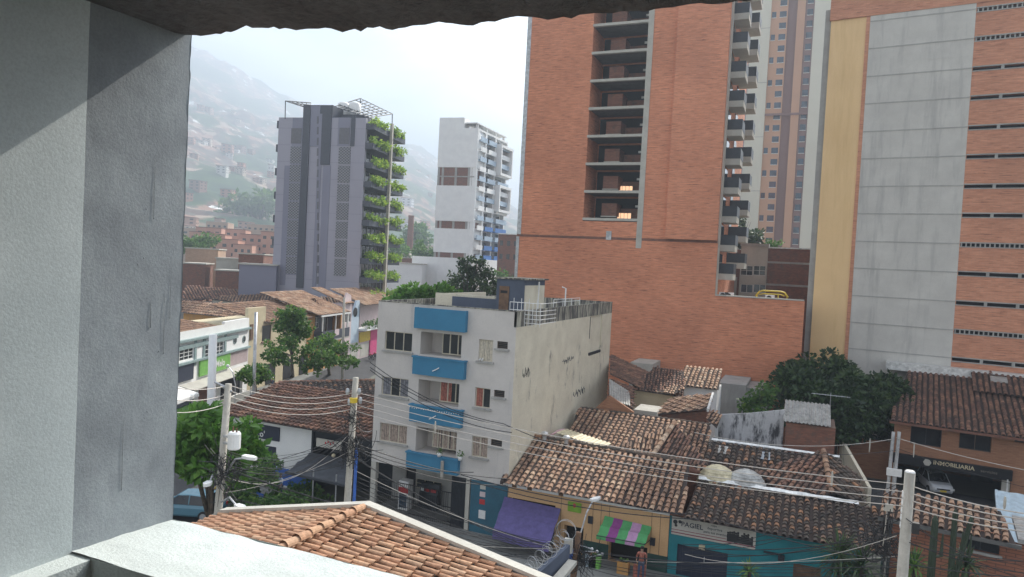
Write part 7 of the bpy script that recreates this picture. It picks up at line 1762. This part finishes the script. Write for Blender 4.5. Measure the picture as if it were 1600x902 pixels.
# motorbikes
def motorbike(loc,rz,label):
    t=root('motorbike',label,'motorbike',(0,0,0),'motorbikes parked at the end of the side street')
    for y in (-.62,.65):
        mb=MB();vs=[];n=16
        pts=[V((0,y+.27*math.cos(i*2*math.pi/n),.31+.27*math.sin(i*2*math.pi/n))) for i in range(n+1)];mb.tube(pts,.05,6,cap=False);w=part('wheel',mb,M['rubber'],t)
        mb=MB();mb.tube([(-.03,y,.31),(.03,y,.31)],.16,10);part('hub',mb,M['galv'],w)
    mb=MB();mb.tube([(0,-.62,.31),(0,-.2,.45),(0,.25,.75),(0,.45,.95),(0,.65,.31)],.045,6);mb.box(-.14,.14,-.25,.2,.28,.6);part('frame',mb,M['steel_dark'],t)
    mb=MB();mb.ball((0,.18,.82),.2,8,6,(.8,1.4,.7));part('tank',mb,M['red'],t);mb=MB();mb.ball((0,-.35,.80),.22,8,5,(.6,1.8,.35));part('seat',mb,M['rubber'],t)
    mb=MB();mb.tube([(-.33,.36,1.02),(0,.48,.98),(.33,.36,1.02)],.02,5);part('handlebar',mb,M['galv'],t)
    t.location=loc;t.rotation_euler=(0,0,rz);return t
lbl='parked motorbike in the tight row at the end of the side street'
mt=None
for k in range(6):
    a=F2.px(560+k*3,545)[0];q=F2.w(F2.px(558,548)[0]+1.1*k*1.6,0,2.4);loc=(q.x,q.y,.14)
    if mt is None: mt=motorbike(loc,R(60),lbl)
    else: clone(mt,loc,R(60)+random.uniform(-.15,.15))
# shop goods under the awnings
random.seed(8)
for k,(x,y,m_,l) in enumerate(((930,870,'green_sign','lime green crate'),(925,858,'corr_blue','pale blue crate'),(975,868,'orange_wall','orange crate'),(1000,880,'curtain_r','dark red crate'),(890,866,'bluebox','blue crate'))):
    p=onY(x,y,36.8);t=root('goods_crate',l+' of goods on display in front of the tan shop','crate',(p.x,36.8,.13));mb=MB()
    mb.box(p.x-.3,p.x+.3,36.6,37.,.13,.75);part('box',mb,M[m_],t);mb=MB()
    for i in range(7):mb.ball((p.x+random.uniform(-.2,.2),36.8+random.uniform(-.12,.12),.8+random.uniform(0,.06)),.09,6,4)
    part('goods',mb,M['orange_wall'] if k%2 else M['leaf_mid'],t)
p=onY(1290,620,55)
# tv aerial over the mango tree
c=atD(1298,618,56);mb=MB();mb.tube([c-V((0,0,2.)),c+V((0,0,.2))],.03,4);
for i in range(7): mb.tube([c+V((-1.2+i*.4,-.35,0)),c+V((-1.2+i*.4,.35,.0))],.018,3)
mb.tube([c+V((-1.4,0,0)),c+V((1.4,0,0))],.025,4);solo('tv_aerial',mb,M['galv'],'thin metal television aerial in front of the mango tree','aerial')
# bollard globe & barber pole by the porch
c=atD(574,765,38);mb=MB();mb.tube([(c.x,c.y,.13),(c.x,c.y,2.)],.07,8);mb.ball((c.x,c.y,2.15),.16,10,6);solo('globe_post',mb,M['white_gloss'],'white globe topped striped post left of the porch fence','post',smooth=True)
c=atD(560,785,36);t=root('washing_machine','white boxy machine beside the middle pole on the pavement','machine',(c.x,c.y,.13));mb=MB();mb.box(c.x-.35,c.x+.35,c.y-.3,c.y+.3,.13,1.1);part('case',mb,M['white_gloss'],t)
mb=MB();mb.tube([(c.x,c.y-.32,.65),(c.x,c.y-.301,.65)],.2,14);part('door',mb,M['glass'],t)
p=onZ(398,772,.8);mb=MB();mb.obox((p.x-.6,p.y-.3,.7),(1.2,-.3,0),(.2,.5,0),(0,0,.25));solo('blue_crate',mb,M['bluebox'],'cobalt blue plastic tub lying in the corner garden','tub')
# ================================================================== HAZE, SKY, SUN, CAMERA
hz=MB();hz.box(-3100,1100,-40,3600,-1.5,760)
hm_=bpy.data.materials.new('hazy_air');hm_.use_nodes=True;nt=hm_.node_tree;nt.nodes.remove(nt.nodes['Principled BSDF'])
pv=nt.nodes.new('ShaderNodeVolumePrincipled');pv.inputs['Color'].default_value=(.72,.84,1,1);pv.inputs['Density'].default_value=HAZE if 'HAZE' in globals() else .00085;pv.inputs['Anisotropy'].default_value=.35
nt.links.new(pv.outputs[0],nt.nodes['Material Output'].inputs['Volume'])
struct('haze',hz,hm_,kind='stuff',label='thin bluish haze filling the valley air',cat='haze')
w=bpy.data.worlds.new('World');scene.world=w;w.use_nodes=True;nt=w.node_tree;bgn=nt.nodes['Background']
sky=nt.nodes.new('ShaderNodeTexSky');sky.sky_type='NISHITA';sky.sun_disc=False
SAZ=12.;sd=V((math.tan(R(SAZ)),1,.85)).normalized();EL=math.asin(sd.z)
sky.sun_elevation=EL;sky.sun_rotation=R(SAZ);sky.air_density=1.2;sky.dust_density=3.;sky.altitude=1500
tc=nt.nodes.new('ShaderNodeTexCoord');mp=nt.nodes.new('ShaderNodeMapping');mp.inputs['Scale'].default_value=(1,1,2.2);nt.links.new(tc.outputs['Generated'],mp.inputs['Vector'])
nz=nt.nodes.new('ShaderNodeTexNoise');nz.inputs['Scale'].default_value=2.2;nz.inputs['Detail'].default_value=7;nz.inputs['Roughness'].default_value=.55;nt.links.new(mp.outputs[0],nz.inputs['Vector'])
cr=ramp(nt,[(.36,(0,0,0)),(.62,(1,1,1))]);nt.links.new(nz.outputs['Fac'],cr.inputs['Fac'])
mx=nt.nodes.new('ShaderNodeMix');mx.data_type='RGBA';nt.links.new(cr.outputs['Color'],mx.inputs['Factor']);nt.links.new(sky.outputs[0],mx.inputs['A']);gm=nt.nodes.new('ShaderNodeVectorMath');gm.operation='DOT_PRODUCT';gm.inputs[1].default_value=tuple(sd);nt.links.new(tc.outputs['Generated'],gm.inputs[0])
cg=ramp(nt,[(.0,(6.9,6.8,6.7)),(.35,(6.8,7.,7.5)),(.52,(8.2,9.2,10.6)),(.66,(14,14.6,15.2)),(1,(38,37,35))]);nt.links.new(gm.outputs['Value'],cg.inputs['Fac']);nt.links.new(cg.outputs['Color'],mx.inputs['B'])
nt.links.new(mx.outputs['Result'],bgn.inputs['Color']);bgn.inputs['Strength'].default_value=.085
sl_=bpy.data.lights.new('sun','SUN');sl_.energy=5.0;sl_.angle=R(.55);sl_.color=(1,.95,.86);so=bpy.data.objects.new('sun',sl_);COL.objects.link(so)
so.rotation_euler=sd.to_track_quat('Z','Y').to_euler();so.location=(0,0,60)
cd=bpy.data.cameras.new('camera');co=bpy.data.objects.new('camera',cd);COL.objects.link(co);scene.camera=co
cd.sensor_fit='HORIZONTAL';cd.sensor_width=36;cd.lens=36*F/1600;cd.clip_start=.05;cd.clip_end=12000
co.matrix_world=Matrix(((RT.x,UP.x,-FW.x,CAM.x),(RT.y,UP.y,-FW.y,CAM.y),(RT.z,UP.z,-FW.z,CAM.z),(0,0,0,1)))
vs_=scene.view_settings;vs_.view_transform='Standard';vs_.look='None';vs_.exposure=EXPO if 'EXPO' in globals() else 1.12;vs_.gamma=1.;vs_.use_curve_mapping=False
